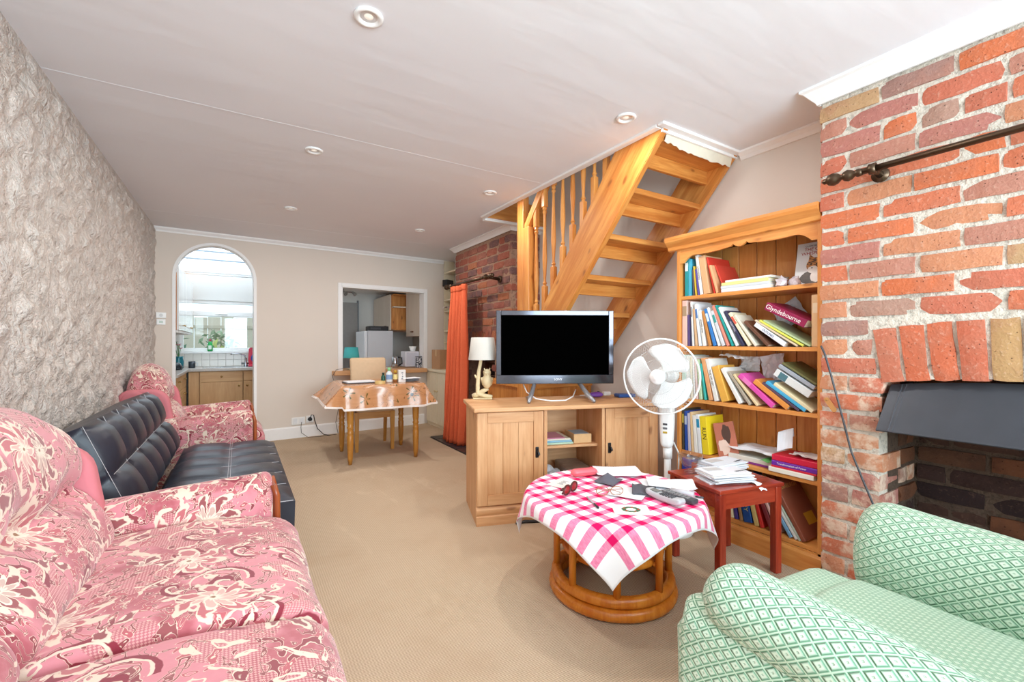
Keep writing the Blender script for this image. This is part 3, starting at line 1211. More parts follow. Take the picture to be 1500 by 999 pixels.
# slate hearth tiles in front of it
hearth = struct('hearth', box(new(), 1.995, 4.0, 0.0, FX + 0.3, 5.15, 0.004), flat((44, 38, 38), 0.7))
for i in range(2):
    for j in range(6):
        bm = new()
        box(bm, 2.0 + i * 0.195, 4.008 + j * 0.19, 0.003, 2.19 + i * 0.195, 4.19 + j * 0.19, 0.014, bev=0.003)
        link('tile', bm, flat(((58, 48, 50), (46, 42, 46), (70, 54, 50))[(i * 5 + j * 2) % 3], 0.45), hearth)

# skirting by the bookcase
bm = new()
box(bm, RX - 0.02, 1.9, 0, RX, 2.9, 0.11)
struct('baseboard_right', bm, M_WHITE)
bm = new()
box(bm, LX - 0.02, -2.0, 0, LX + 0.035, 5.93, 0.12)
struct('baseboard_left', bm, M_WHITE)

# ================================================================== KITCHEN BEYOND THE BACK WALL
KY = 8.1
KX0, KX1 = -0.88, 2.80
bm = new()
box(bm, KX0 - 0.1, 6.16, -0.06, KX1 + 0.1, KY + 0.1, -0.002)
struct('floor_kitchen', bm, flat((176, 150, 124), 0.5, var=0.1, sc=6))
M_KW = mat_paint('kitchen_paint', (232, 230, 226))
bm = new()
box(bm, KX0 - 0.1, 6.0, 0, KX0, KY, 2.9)
struct('wall_kitchen_left', bm, M_KW)
WX0, WX1, WZ0, WZ1 = -0.74, 0.25, 1.03, 1.80
bm = new()
box(bm, KX0 - 0.1, KY, 0, WX0, KY + 0.14, 2.2)
box(bm, WX0, KY, 0, WX1, KY + 0.14, WZ0)
box(bm, WX0, KY, WZ1, WX1, KY + 0.14, 2.2)
box(bm, WX1, KY, 0, KX1 + 0.1, KY + 0.14, 2.2)
struct('wall_kitchen_back', bm, M_KW)
bm = new()
box(bm, KX1, 6.2, 0, KX1 + 0.1, KY, 2.2)
struct('wall_kitchen_right', bm, mat_paint('kitchen_beige', (198, 186, 172)))
# flat ceiling over the right part, sloping glazed roof over the left
bm = new()
box(bm, 0.62, 6.26, 2.03, KX1 + 0.1, KY + 0.1, 2.12)
box(bm, 0.56, 6.14, 2.03, 0.66, KY + 0.1, 3.0)
struct('ceiling_kitchen', bm, M_WHITE)
RS = (2.78 - 2.22) / (KY - 6.1)


def roof_z(y):
    return 2.22 + (KY - y) * RS


bm = new()
q = [(KX0 - 0.1, KY + 0.14, roof_z(KY + 0.14)), (0.6, KY + 0.14, roof_z(KY + 0.14)), (0.6, 6.0, roof_z(6.0)), (KX0 - 0.1, 6.0, roof_z(6.0))]
quadbox(bm, q + [(a, b, c_ + 0.016) for a, b, c_ in q])
roof = struct('roof_kitchen', bm, M_ROOF)
for yy in (7.62, 7.36, 7.0, 6.55):
    bm = new()
    quadbox(bm, [(KX0, yy - 0.012, roof_z(yy) - 0.026), (0.57, yy - 0.012, roof_z(yy) - 0.026), (0.57, yy + 0.012, roof_z(yy) - 0.026), (KX0, yy + 0.012, roof_z(yy) - 0.026),
                 (KX0, yy - 0.012, roof_z(yy) - 0.006), (0.57, yy - 0.012, roof_z(yy) - 0.006), (0.57, yy + 0.012, roof_z(yy) - 0.006), (KX0, yy + 0.012, roof_z(yy) - 0.006)])
    link('glazing_bar', bm, flat((150, 164, 176), 0.5), roof)

# kitchen window
win = thing('window_1', 'white framed kitchen window above the sink', 'window', (0, KY, 0))
del win['category']
win['kind'] = 'structure'
bm = new()
fr = 0.05
for x0, x1, z0, z1 in ((WX0, WX0 + fr, WZ0, WZ1), (WX1 - fr, WX1, WZ0, WZ1), (WX0 + fr, WX1 - fr, WZ0, WZ0 + fr), (WX0 + fr, WX1 - fr, WZ1 - fr, WZ1)):
    box(bm, x0, 0.02, z0, x1, 0.09, z1, bev=0.006)
link('window_frame', bm, M_PLASTIC, win)
bm = new()
box(bm, WX0 + fr, 0.0, 1.56, WX1 - fr, 0.085, 1.635, bev=0.008)
link('transom', bm, M_PLASTIC, win)
bm = new()
tube(bm, [(-0.30, -0.002, 1.60), (-0.18, -0.01, 1.598), (-0.14, -0.02, 1.596)], 0.009, 8)
link('handle', bm, M_PLASTIC, win)
for z0, z1 in ((WZ0 + fr, 1.56), (1.635, WZ1 - fr)):
    bm = new()
    box(bm, WX0 + fr, 0.045, z0, WX1 - fr, 0.051, z1)
    link('pane', bm, M_GLASS, win)
bm = new()
box(bm, WX0 - 0.04, -0.06, WZ0 - 0.03, WX1 + 0.04, 0.0, WZ0, bev=0.006)
link('window_sill', bm, M_PLASTIC, win)
# tile splashback: individual tiles
spl = struct('trim_10', box(new(), KX0, KY - 0.006, 0.80, 0.56, KY - 0.001, WZ0 - 0.03), flat((206, 202, 196), 0.7))
tm = None
for r_ in range(2):
    for i in range(14):
        bm = new()
        x0 = KX0 + 0.006 + i * 0.102
        z0 = 0.805 + r_ * 0.1
        box(bm, x0, KY - 0.012, z0, x0 + 0.097, KY - 0.004, min(z0 + 0.095, 0.998), bev=0.002, seg=1)
        link('tile', bm, flat((240, 236, 228), 0.2, var=0.02), spl)

CT = 0.80      # worktop height
M_TOP = flat((196, 186, 178), 0.3, var=0.12, sc=60)


def knob(bm, x, y, z):
    lathe(bm, [(0.0, 0), (0.006, 0.001), (0.006, 0.010), (0.014, 0.014), (0.014, 0.020), (0.0, 0.024)], 12,
          Matrix.Translation((x, y, z)) @ Matrix.Rotation(math.radians(90), 4, 'X'), cap=False)


def base_unit(name, label, x0, x1, fronts, yf=7.5):
    t = thing(name, label, 'cabinet', ((x0 + x1) / 2, yf, 0), 0, 'beech kitchen base cabinets')
    w = (x1 - x0) / 2 - 0.001
    bm = new()
    box(bm, -w, 0.02, 0.1, w, 0.58, CT - 0.04)
    box(bm, -w, 0.06, 0.0, w, 0.5, 0.1)
    link('body', bm, wood('beech', 'z'), t)
    for kind, z0, z1, kx in fronts:
        bm = new()
        box(bm, -w + 0.003, 0.0, z0, w - 0.003, 0.018, z1, bev=0.003)
        d = link(kind, bm, wood('beech', 'x' if kind == 'drawer' else 'z'), t)
        if kx is not None:
            bm = new()
            knob(bm, kx * w, 0.0, (z0 + z1) / 2 if kind == 'drawer' else z1 - 0.06)
            link('knob', bm, M_BRASS, d, smooth=True)
    return t


base_unit('base_cabinet', 'narrow beech panel cabinet in the corner left of the sink', -0.585, -0.46, [('panel', 0.11, CT - 0.05, None)])
base_unit('base_cabinet', 'beech base cabinet with a drawer under the kitchen sink', -0.458, 0.058, [('drawer', CT - 0.19, CT - 0.05, 0.0), ('door', 0.11, CT - 0.195, 0.82)])
base_unit('base_cabinet', 'beech base cabinet right of the sink under the red rack', 0.06, 0.58, [('drawer', CT - 0.19, CT - 0.05, 0.0), ('door', 0.11, CT - 0.195, -0.8)])
t = thing('drawer_cabinet', 'beech drawer cabinet along the left kitchen wall with brass handles', 'cabinet', (-0.6, 7.04, 0), 0, 'beech kitchen base cabinets')
bm = new()
box(bm, -0.27, -0.8, 0.0, -0.02, 0.44, CT - 0.04)
link('body', bm, wood('beech', 'z'), t)
for a, b in ((-0.78, -0.2), (-0.19, 0.42)):
    for z0, z1 in ((0.11, 0.33), (0.34, 0.56), (0.57, CT - 0.05)):
        bm = new()
        box(bm, -0.02, a, z0, -0.002, b, z1, bev=0.003)
        d = link('drawer', bm, wood('beech', 'y'), t)
        bm = new()
        for dz in (0.0,):
            tube(bm, [(-0.002, (a + b) / 2 - 0.06, z1 - 0.06), (0.022, (a + b) / 2 - 0.05, z1 - 0.06), (0.022, (a + b) / 2 + 0.05, z1 - 0.06), (-0.002, (a + b) / 2 + 0.06, z1 - 0.06)], 0.006, 8)
        link('handle', bm, M_BRASS, d, smooth=True)
bm = new()
box(bm, KX0 + 0.005, 6.2, CT - 0.04, -0.575, 7.47, CT, bev=0.006)
box(bm, KX0 + 0.005, 7.47, CT - 0.04, 0.585, KY - 0.005, CT, bev=0.006)
tag(link('worktop', bm, M_TOP), 'pale L-shaped kitchen worktop on the beech cabinets under the window', 'worktop')
t = thing('sink', 'steel sink and drainer let into the worktop under the window', 'sink', (-0.1, 7.78, CT))
bm = new()
box(bm, -0.33, -0.2, 0.001, 0.45, 0.2, 0.006, bev=0.002)
link('rim', bm, M_CHROME, t)
bm = new()
lathe(bm, [(0.14, 0.0065), (0.135, 0.003), (0.12, 0.002), (0.02, 0.002)], 20)
link('bowl', bm, flat((120, 122, 126), 0.3, 0.9), t)
t = thing('tap', 'chrome mixer tap with a long spout behind the sink', 'tap', (0.10, 7.93, CT + 0.006))
bm = new()
lathe(bm, [(0.03, 0), (0.03, 0.012), (0.02, 0.02), (0.018, 0.12), (0.014, 0.14)], 14)
link('body', bm, M_CHROME, t, smooth=True)
bm = new()
tube(bm, [(0, 0, 0.12), (-0.02, -0.02, 0.165), (-0.09, -0.04, 0.19), (-0.17, -0.05, 0.19), (-0.2, -0.055, 0.178)], 0.011, 8)
link('spout', bm, M_CHROME, t, smooth=True)
bm = new()
tube(bm, [(-0.06, 0, 0.04), (0.06, 0, 0.04)], 0.016, 8)
link('handle', bm, M_CHROME, t, smooth=True)
# washing-up bottle on the sill
t = thing('detergent_bottle', 'green washing-up liquid bottle on the kitchen window sill', 'bottle', (-0.36, KY - 0.032, WZ0))
bm = new()
lathe(bm, [(0.024, 0), (0.034, 0.006), (0.034, 0.09), (0.026, 0.13), (0.012, 0.15)], 14)
link('body', bm, flat((36, 170, 84), 0.25), t, smooth=True)
bm = new()
lathe(bm, [(0.012, 0.148), (0.014, 0.165), (0.006, 0.19)], 10)
link('cap', bm, flat((190, 60, 80), 0.4), t, smooth=True)
bm = new()
box(bm, -0.02, -0.037, 0.03, 0.02, -0.033, 0.09)
link('product_panel', bm, flat((226, 244, 228), 0.4), t)
# red dish rack with blue bits
t = thing('dish_rack', 'red plastic dish rack standing at the right of the sink', 'rack', (0.245, 7.74, CT + 0.007))
bm = new()
prism(bm, [(-0.10, 0.0), (0.10, 0.0), (0.12, 0.10), (0.12, 0.26), (0.10, 0.28), (-0.09, 0.28), (-0.11, 0.26), (-0.12, 0.08)], 'y', 0.02, 0.05)
link('back_panel', bm, flat((226, 52, 84), 0.35), t)
bm = new()
box(bm, -0.12, -0.14, 0, 0.12, 0.02, 0.03, bev=0.008)
for i in range(5):
    tube(bm, [(-0.1 + i * 0.05, -0.13, 0.03), (-0.1 + i * 0.05, -0.13, 0.09)], 0.006, 6)
link('tray', bm, flat((226, 52, 84), 0.35), t)
for i, cc in enumerate(((52, 82, 170), (190, 208, 240))):
    bm = new()
    lathe(bm, [(0.0, 0.0), (0.04, 0.004), (0.085, 0.02), (0.083, 0.024), (0.0, 0.008)], 20, Matrix.Translation((0.0, -0.035 - i * 0.04, 0.12)) @ Matrix.Rotation(math.radians(80), 4, 'X'), cap=False)
    o = link('plate', bm, flat(cc, 0.2), None, smooth=True)
    o.location = (0.245 + i * 0.04, 7.74, CT + 0.007)
    tag(o, ('dark blue plate standing in the red dish rack', 'pale blue plate standing in front in the red dish rack')[i], 'plate', 'plates in the dish rack')
# flowers, mug, bowl on the left
t = thing('flower_vase', 'teal vase of pink flowers in the kitchen corner', 'vase', (-0.70, 7.62, CT))
bm = new()
lathe(bm, [(0.045, 0), (0.055, 0.01), (0.06, 0.10), (0.05, 0.15), (0.055, 0.17)], 16)
link('vase_body', bm, flat((40, 120, 134), 0.25), t, smooth=True)
rf = random.Random(3)
bm = new()
heads = []
for i in range(9):
    a = rf.uniform(0, 6.28)
    p = Vector((math.cos(a) * rf.uniform(0.02, 0.1), math.sin(a) * rf.uniform(0.02, 0.09), rf.uniform(0.26, 0.38)))
    heads.append(p)
    tube(bm, [(0, 0, 0.15), p * 0.6 + Vector((0, 0, 0.06)), p], 0.003, 5)
link('stem', bm, flat((70, 130, 60), 0.6), t)
for i, p in enumerate(heads):
    bm = new()
    for k in range(6):
        a = k * math.pi / 3
        d = Vector((math.cos(a), math.sin(a), 0.35))
        s_ = Vector((-math.sin(a), math.cos(a), 0))
        vs = [bm.verts.new(p + q) for q in (Vector((0, 0, 0)), d * 0.02 + s_ * 0.012, d * 0.036, d * 0.02 - s_ * 0.012)]
        bm.faces.new(vs)
    bmesh.ops.solidify(bm, geom=bm.faces[:], thickness=0.002)
    link('flower', bm, flat(((226, 40, 90), (240, 240, 236), (236, 90, 120))[i % 3], 0.6), t)
t = thing('mug', 'dark grey mug beside the flower vase on the worktop', 'mug', (-0.56, 7.75, CT))
bm = new()
lathe(bm, [(0.034, 0), (0.04, 0.004), (0.042, 0.095), (0.038, 0.095), (0.035, 0.01)], 16)
link('cup', bm, flat((60, 66, 74), 0.3), t, smooth=True)
bm = new()
tube(bm, [(0.04, 0, 0.075), (0.065, 0, 0.068), (0.066, 0, 0.035), (0.04, 0, 0.025)], 0.006, 8)
link('handle', bm, flat((220, 222, 224), 0.3), t, smooth=True)
o = link('kettle_lid', lathe(new(), [(0.09, 0), (0.095, 0.05), (0.07, 0.09), (0.02, 0.105)], 18), flat((40, 46, 54), 0.25), smooth=True)
o.name = 'cooking_pot'
o.location = (-0.72, 7.28, CT)
tag(o, 'round dark cooking pot on the worktop left of the arch', 'pot')
# wall cabinet on the left
t = thing('wall_cabinet', 'white fronted wall cabinet with an orange wooden end in the arch', 'cabinet', (-0.56, 6.98, 1.30), 0, None)
bm = new()
box(bm, KX0 - (-0.56) + 0.002, -0.86, 0.0, -0.02, 0.92, 0.72)
link('body', bm, wood('honey', 'z'), t)
for i in range(4):
    bm = new()
    y0 = -0.858 + i * 0.445
    box(bm, -0.02, y0, 0.0, 0.0, y0 + 0.44, 0.72, bev=0.003)
    d = link('door', bm, flat((238, 236, 234), 0.12, var=0.01), t)
    bm = new()
    lathe(bm, [(0.004, 0), (0.004, 0.012), (0.010, 0.016), (0.008, 0.024), (0.0, 0.026)], 10, Matrix.Translation((0, y0 + (0.38 if i % 2 == 0 else 0.06), 0.06)) @ Matrix.Rotation(math.radians(90), 4, 'Y'), cap=False)
    link('knob', bm, M_BRASS, d, smooth=True)
bm = new()
box(bm, -0.30, -0.84, -0.03, -0.01, 0.90, -0.001, bev=0.004)
link('pelmet', bm, M_WHITE, t)
# fluorescent batten
t = thing('ceiling_light', 'white fluorescent batten under the sloping kitchen roof', 'light', (-0.15, 7.86, 2.16))
bm = new()
box(bm, -0.52, -0.03, 0.02, 0.52, 0.03, 0.06, bev=0.006)
link('batten', bm, M_WHITE, t)
bm = new()
tube(bm, [(-0.5, 0, 0.0), (0.5, 0, 0.0)], 0.014, 10)
link('tube', bm, flat((252, 252, 250), 0.3), t, smooth=True)
bm = new()
for x in (-0.51, 0.51):
    box(bm, x - 0.012, -0.02, -0.018, x + 0.012, 0.02, 0.03)
link('lamp_holder', bm, M_WHITE, t)
# a little dried sprig hung at the arch
o = tag(link('dried_sprig', (lambda b: ([tube(b, [(0, 0, 0), (0.01 * math.cos(i), 0.01 * math.sin(i), -0.03), (0.035 * math.cos(i * 2.4), 0.03 * math.sin(i * 2.4), -0.05 - 0.015 * (i % 4))], [0.003, 0.004, 0.006], 5) for i in range(9)], b)[1])(new()), flat((70, 74, 60), 0.8)), 'dark dried sprig hanging at the right of the kitchen roof', 'decoration')
o.location = (0.32, 7.9, 2.2)

# ---- the part seen through the hatch
bm = new()
box(bm, HX0 + 0.004, 0.0, 0.762, HX1 - 0.004, 0.56, CT, bev=0.004)
box(bm, HX0 - 0.12, -0.15, 0.745, HX1 - 0.02, -0.002, CT, bev=0.006)
o = tag(link('hatch_counter', bm, wood('bench', 'x')), 'brown counter shelf running through the serving hatch', 'counter')
o.location, o.rotation_euler = (0, 5.94, 0), (0, 0, BACK_RZ)
bm = new()
box(bm, 1.12, 6.27, 0, 2.3, 6.6, 0.755)
tag(link('counter_base', bm, M_KW), 'plain white carcass under the hatch counter on the kitchen side', 'cabinet')
bm = new()
box(bm, 1.2, KY - 0.05, 0, 1.78, KY - 0.002, 1.86)
door = struct('door_1', bm, flat((160, 154, 150), 0.5))
bm = new()
box(bm, 1.78, KY - 0.06, 0, 1.80, KY - 0.002, 1.9)
struct('trim_11', bm, flat((120, 124, 130), 0.5))
t = thing('fridge_freezer', 'tall white fridge freezer seen through the serving hatch', 'fridge', (1.80, 7.02, 0))
bm = new()
box(bm, -0.16, -0.28, 0.0, 0.22, 0.28, 1.34, bev=0.01)
link('body', bm, flat((206, 208, 214), 0.3, var=0.01), t)
for z0, z1 in ((0.05, 0.80), (0.81, 1.335)):
    bm = new()
    box(bm, -0.21, -0.28, z0, -0.162, 0.28, z1, bev=0.012)
    link('door', bm, flat((232, 236, 242), 0.25, var=0.01), t)
t = thing('radio', 'flat black radio lying on top of the fridge', 'radio', (1.80, 6.93, 1.342))
bm = new()
box(bm, -0.12, -0.12, 0, 0.17, 0.12, 0.07, bev=0.008)
link('case', bm, M_BLACK, t)
bm = new()
box(bm, -0.1, -0.124, 0.02, 0.05, -0.1205, 0.05)
link('front_panel', bm, flat((70, 72, 76), 0.3), t)


def wcab(name, label, x, y0, y1, z0, z1, ndoor):
    t = thing(name, label, 'cabinet', (x, y0, z0))
    bm = new()
    L, H_ = y1 - y0, z1 - z0
    d = KX1 - x - 0.002
    box(bm, 0.02, 0.0, 0, d, L, 0.018)
    box(bm, 0.02, 0.0, H_ - 0.018, d, L, H_)
    box(bm, 0.02, L - 0.018, 0, d, L, H_)
    box(bm, 0.02, 0.10, 0, d, 0.118, H_)
    box(bm, d - 0.01, 0, 0, d, L, H_)
    link('body', bm, wood('honey', 'z'), t)
    for i in range(ndoor):
        a, b = 0.1 + (L - 0.1) * i / ndoor, 0.1 + (L - 0.1) * (i + 1) / ndoor
        bm = new()
        box(bm, 0.0, a + 0.002, 0.0, 0.018, b - 0.002, H_, bev=0.003)
        dr = link('door', bm, wood('white_board', 'z'), t)
        bm = new()
        box(bm, -0.014, (a + b) / 2 - 0.05, 0.06, 0.0, (a + b) / 2 + 0.05, 0.078, bev=0.003)
        link('handle', bm, flat((120, 80, 50), 0.4, 0.4), dr)
    return t


t = wcab('wall_cabinet', 'cream door wall cabinet with an open end shelf above the fridge', 2.06, 6.94, 8.05, 1.36, 1.93, 2)
bm = new()
box(bm, 0.03, 0.0, 0.36, 0.30, 0.1, 0.378)
link('shelf', bm, flat((236, 226, 208), 0.5), t)
wcab('wall_cabinet', 'cream door wall cabinet nearest the hatch above the white oven box', 2.28, 6.22, 6.92, 1.26, 2.0, 1)
t = thing('kettle', 'steel and black kettle behind the serving hatch', 'kettle', (1.93, 6.35, CT))
bm = new()
lathe(bm, [(0.05, 0), (0.055, 0.01), (0.045, 0.14), (0.035, 0.16), (0.0, 0.165)], 16)
link('body', bm, M_CHROME, t, smooth=True)
bm = new()
tube(bm, [(0.035, -0.01, 0.15), (0.09, -0.02, 0.14), (0.095, -0.02, 0.06), (0.05, -0.01, 0.03)], 0.011, 8)
link('handle', bm, M_BLACK, t, smooth=True)
t = thing('toaster_oven', 'square white appliance behind the right of the hatch', 'appliance', (2.15, 6.35, CT))
bm = new()
box(bm, -0.10, -0.1, 0.01, 0.11, 0.12, 0.235, bev=0.012)
link('case', bm, flat((222, 222, 230), 0.35), t)
bm = new()
box(bm, -0.085, -0.104, 0.03, 0.095, -0.0995, 0.215)
link('front_panel', bm, flat((206, 208, 220), 0.3), t)
o = link('bowl', lathe(new(), [(0.03, 0), (0.035, 0.004), (0.055, 0.07), (0.05, 0.07), (0.03, 0.01)], 18), M_PLASTIC, smooth=True)
o.location = (2.20, 6.37, CT + 0.236)
tag(o, 'white bowl standing on the square white appliance', 'bowl')
t = thing('storage_tin', 'dark patterned tall tin at the right end of the hatch', 'tin', (2.22, 6.17, CT))
bm = new()
box(bm, -0.04, -0.03, 0, 0.04, 0.03, 0.15, bev=0.004)
nb = NB('speckled_tin', 0.3)
nb.col(nb.mix(nb.step(nb.noise(nb.obj(), 60, 2), 0.5, 0.54), lin((50, 54, 66)), lin((206, 208, 214))))
link('body', bm, nb.m, t)
bm = new()
box(bm, -0.041, -0.031, 0.15, 0.041, 0.031, 0.162, bev=0.003)
link('lid', bm, flat((52, 54, 62), 0.35), t)
o = link('mail', box(new(), -0.12, -0.08, 0, 0.12, 0.06, 0.004), M_PAPER)
o.name = 'paper_sheet'
o.location, o.rotation_euler = (1.72, 6.25, CT + 0.0005), (0, 0, 0.3)
tag(o, 'loose white paper sheet lying on the hatch counter', 'paper')
t = thing('table_lamp', 'small lamp with a turquoise shade behind the beige dining chair', 'lamp', (1.30, 6.24, CT))
bm = new()
lathe(bm, [(0.05, 0), (0.05, 0.012), (0.012, 0.02), (0.012, 0.2)], 16)
link('base', bm, flat((190, 170, 140), 0.4), t, smooth=True)
bm = new()
lathe(bm, [(0.105, 0.155), (0.085, 0.30), (0.082, 0.30), (0.102, 0.155)], 24, cap=False)
link('lamp_shade', bm, flat((72, 178, 178), 0.7), t, smooth=True)
t = thing('spotlight', 'little chrome spotlight bar on the kitchen ceiling seen in the hatch', 'light', (1.42, 7.4, 2.03))
bm = new()
tube(bm, [(0, 0, 0), (0, 0, -0.06)], 0.012, 8)
tube(bm, [(-0.16, 0, -0.06), (0.16, 0, -0.06)], 0.010, 8)
link('bar', bm, M_CHROME, t)
for x in (-0.14, 0.0, 0.14):
    bm = new()
    tube(bm, [(x, 0, -0.06), (x + 0.03, -0.05, -0.10)], [0.018, 0.032], 10)
    link('spot_head', bm, M_CHROME, t)

# ---- garden beyond the kitchen window
bm = new()
box(bm, -4, KY + 0.2, -0.1, 5, 16, -0.02)
struct('ground', bm, flat((126, 150, 104), 0.9, var=0.2, sc=4))
fen = thing('garden_fence', 'pale wooden garden fence beyond the kitchen window', 'fence', (0, 12.5, 0))
for i in range(26):
    bm = new()
    box(bm, -3.2 + i * 0.26, 0, 0, -2.95 + i * 0.26, 0.03, 1.75 + 0.02 * (i % 3))
    link('plank', bm, flat((196, 184, 166), 0.8), fen)
for z in (0.4, 1.5):
    bm = new()
    box(bm, -3.2, -0.04, z, 3.6, -0.001, z + 0.07)
    link('rail', bm, flat((180, 168, 150), 0.8), fen)


def shrub(label, x, y, h, r, col, seed, n=420):
    rr = random.Random(seed)
    t = thing('shrub', label, 'shrub', (x, y, -0.02))
    bm = new()
    for i in range(7):
        a = rr.uniform(0, 6.28)
        tube(bm, [(0, 0, 0), (r * 0.3 * math.cos(a), r * 0.3 * math.sin(a), h * 0.5), (r * 0.6 * math.cos(a), r * 0.6 * math.sin(a), h * 0.85)], [0.03, 0.02, 0.01], 5)
    link('stem', bm, flat((110, 90, 70), 0.8), t)
    bm = new()
    for i in range(n):
        while True:
            q = Vector((rr.uniform(-1, 1), rr.uniform(-1, 1), rr.uniform(-1, 1)))
            if q.length < 1:
                break
        p = Vector((q.x * r, q.y * r, h * 0.55 + q.z * h * 0.45))
        a = Vector((rr.uniform(-1, 1), rr.uniform(-1, 1), rr.uniform(-0.4, 1))).normalized() * 0.09
        b = a.cross(Vector((rr.random(), rr.random(), 1))).normalized() * 0.035
        bm.faces.new([bm.verts.new(p + q_) for q_ in (-a, b, a, -b)])
    o = link('leaf', bm, flat(col, 0.7, var=0.2), t)
    o['kind'] = 'stuff'
    return t


shrub('tall blue-green shrub at the left of the kitchen window', -1.45, 10.2, 2.15, 0.68, (116, 150, 132), 1)
shrub('low yellow-green bush in the middle of the kitchen window', -0.30, 9.9, 1.2, 0.36, (190, 200, 120), 2, 260)
shrub('grey-green shrub by the fence right of the yellow bush', -0.35, 11.6, 1.5, 0.45, (130, 152, 118), 4, 320)

# ================================================================== STAIRS
st = thing('staircase', 'open-tread orange pine staircase rising to the ceiling beside the bookcase', 'staircase', (0, 0, 0))
STX0, STX1 = 2.03, 2.74
NWY = 3.06                                  # newel


def lower(y):
    return 2.37 - 1.115 * (y - 1.66)


def upper(y):
    return 2.39 - 1.18 * (y - 2.03)


for nm, x0, x1 in (('stringer', STX0, STX0 + 0.042), ('stringer', STX1 - 0.035, STX1)):
    bm = new()
    y_b = NWY
    pts = [(1.66 - 0.12, lower(1.54)), (y_b, lower(y_b)), (y_b, upper(y_b)), (1.95, upper(1.95)), (1.78, 2.68), (1.54, 2.62)]
    # keep it a clean band: bottom edge, newel end, top edge
    pts = [(1.50, lower(1.50)), (y_b, lower(y_b)), (y_b, upper(y_b)), (1.78, upper(1.78))]
    prism(bm, pts, 'x', x0, x1)
    bmesh.ops.bevel(bm, geom=[e for e in bm.edges], offset=0.004, segments=2, affect='EDGES')
    o = link(nm, bm, None, st)
    m = wood('honey', 'y')
    o.data.materials.append(m)
# grain runs along the slope: rotate object coordinates by shearing the mesh frame
SL_ANG = math.atan(1.15)
for o in [c_ for c_ in st.children if c_.name.startswith('stringer')]:
    R = Matrix.Rotation(SL_ANG, 4, 'X')
    o.data.transform(R)
    o.matrix_local = R.inverted()
NST = 6
for i in range(NST):
    yn = 1.872 + 0.212 * i
    zb = 2.226 - 0.239 * i
    bm = new()
    ye = max(OY0 + 0.035, 1.66 + (2.37 - (zb + 0.10)) / 1.115 + 0.008)
    box(bm, STX0 + 0.038, ye, zb + 0.088, STX1 - 0.03, yn + 0.02, zb + 0.124, bev=0.005)
    link('tread', bm, wood('honey', 'x'), st)
    bm = new()
    box(bm, STX0 + 0.038, yn - 0.004, zb, STX1 - 0.03, yn + 0.02, zb + 0.0875, bev=0.002)
    link('riser_rail', bm, wood('honey', 'x'), st)
# quarter landing at the foot of the flight, with its panelled box, and lower winder step
bm = new()
box(bm, STX0 + 0.045, NWY - 0.02, 0.0, STX1 - 0.02, FY0 - 0.07, 0.77, bev=0.004)
link('landing_box', bm, wood('honey', 'z'), st)
bm = new()
box(bm, STX0 + 0.005, NWY - 0.035, 0.77, STX1 - 0.02, FY0 - 0.07, 0.81, bev=0.005)
link('landing_board', bm, wood('honey', 'x'), st)
bm = new()
box(bm, STX0 - 0.012, NWY - 0.045, 0, STX0 + 0.078, NWY + 0.045, 2.11, bev=0.006)
link('newel_post', bm, wood('honey', 'z'), st)
bm = new()
box(bm, STX0 + 0.004, NWY + 0.06, 0, STX0 + 0.064, NWY + 0.155, CEIL + 0.1, bev=0.005)
link('newel_post', bm, wood('honey', 'z'), st)
# handrail through the opening
bm = new()
hs = 1.15
hp = [(STX0 + 0.033, NWY + 0.03, 2.085)]
y = NWY - 0.02
bm = new()
y0, y1 = NWY + 0.045, 1.5
z0 = 2.10
prism(bm, [(y0, z0 - 0.045), (y1, z0 - 0.045 + hs * (y0 - y1)), (y1, z0 + 0.045 + hs * (y0 - y1)), (y0, z0 + 0.045)], 'x', STX0 + 0.008, STX0 + 0.062)
o = link('handrail', bm, wood('honey', 'y'), st)
R = Matrix.Rotation(SL_ANG, 4, 'X')
o.data.transform(R)
o.matrix_local = R.inverted()


def baluster_mesh(L, top=0.16, bot=0.20):
    bm = new()
    w = 0.019
    box(bm, -w, -w, 0, w, w, bot, bev=0.003)
    box(bm, -w, -w, L - top, w, w, L, bev=0.003)
    a, b = bot, L - top
    h = b - a
    pr = [(0.016, a), (0.011, a + 0.012), (0.018, a + 0.022), (0.012, a + 0.034), (0.010, a + 0.05), (0.019, a + h * 0.32), (0.017, a + h * 0.5), (0.012, a + h * 0.72),
          (0.010, b - 0.06), (0.018, b - 0.04), (0.012, b - 0.028), (0.018, b - 0.016), (0.014, b)]
    lathe(bm, pr, 12)
    return bm


proto = None
for i, yb in enumerate((2.965, 2.85, 2.735, 2.62, 2.505, 2.39, 2.275, 2.16, 2.045)):
    zb = upper(yb) - 0.02
    zt = z0 + hs * (y0 - yb) - 0.03
    if proto is None:
        LB = zt - zb + 0.02
        proto = link('baluster', baluster_mesh(LB), wood('honey', 'z'), st)
        o = proto
    else:
        o = proto.copy()
        C.objects.link(o)
        o.parent = st
    o.location = (STX0 + 0.033, yb, zb)
# ragged felt strip under the top tread
bm = new()
rr = random.Random(4)
edge = [0.05 + 0.03 * noise.noise(Vector((i * 0.7, 0, 0))) + 0.012 * rr.random() + 0.025 * math.sin(i / 24 * math.pi) for i in range(25)]
sheet(bm, lambda u, v: (STX0 + 0.05 + 0.63 * u, OY0 + 0.012 + v * 0.016, CEIL - 0.018 - v * (edge[int(u * 24)] * 0.6 + 0.012 + 0.012 * u)), 24, 3, 0.004)
link('carpet_offcut', bm, flat((226, 216, 196), 0.95), st)

# ================================================================== SOFT FURNITURE


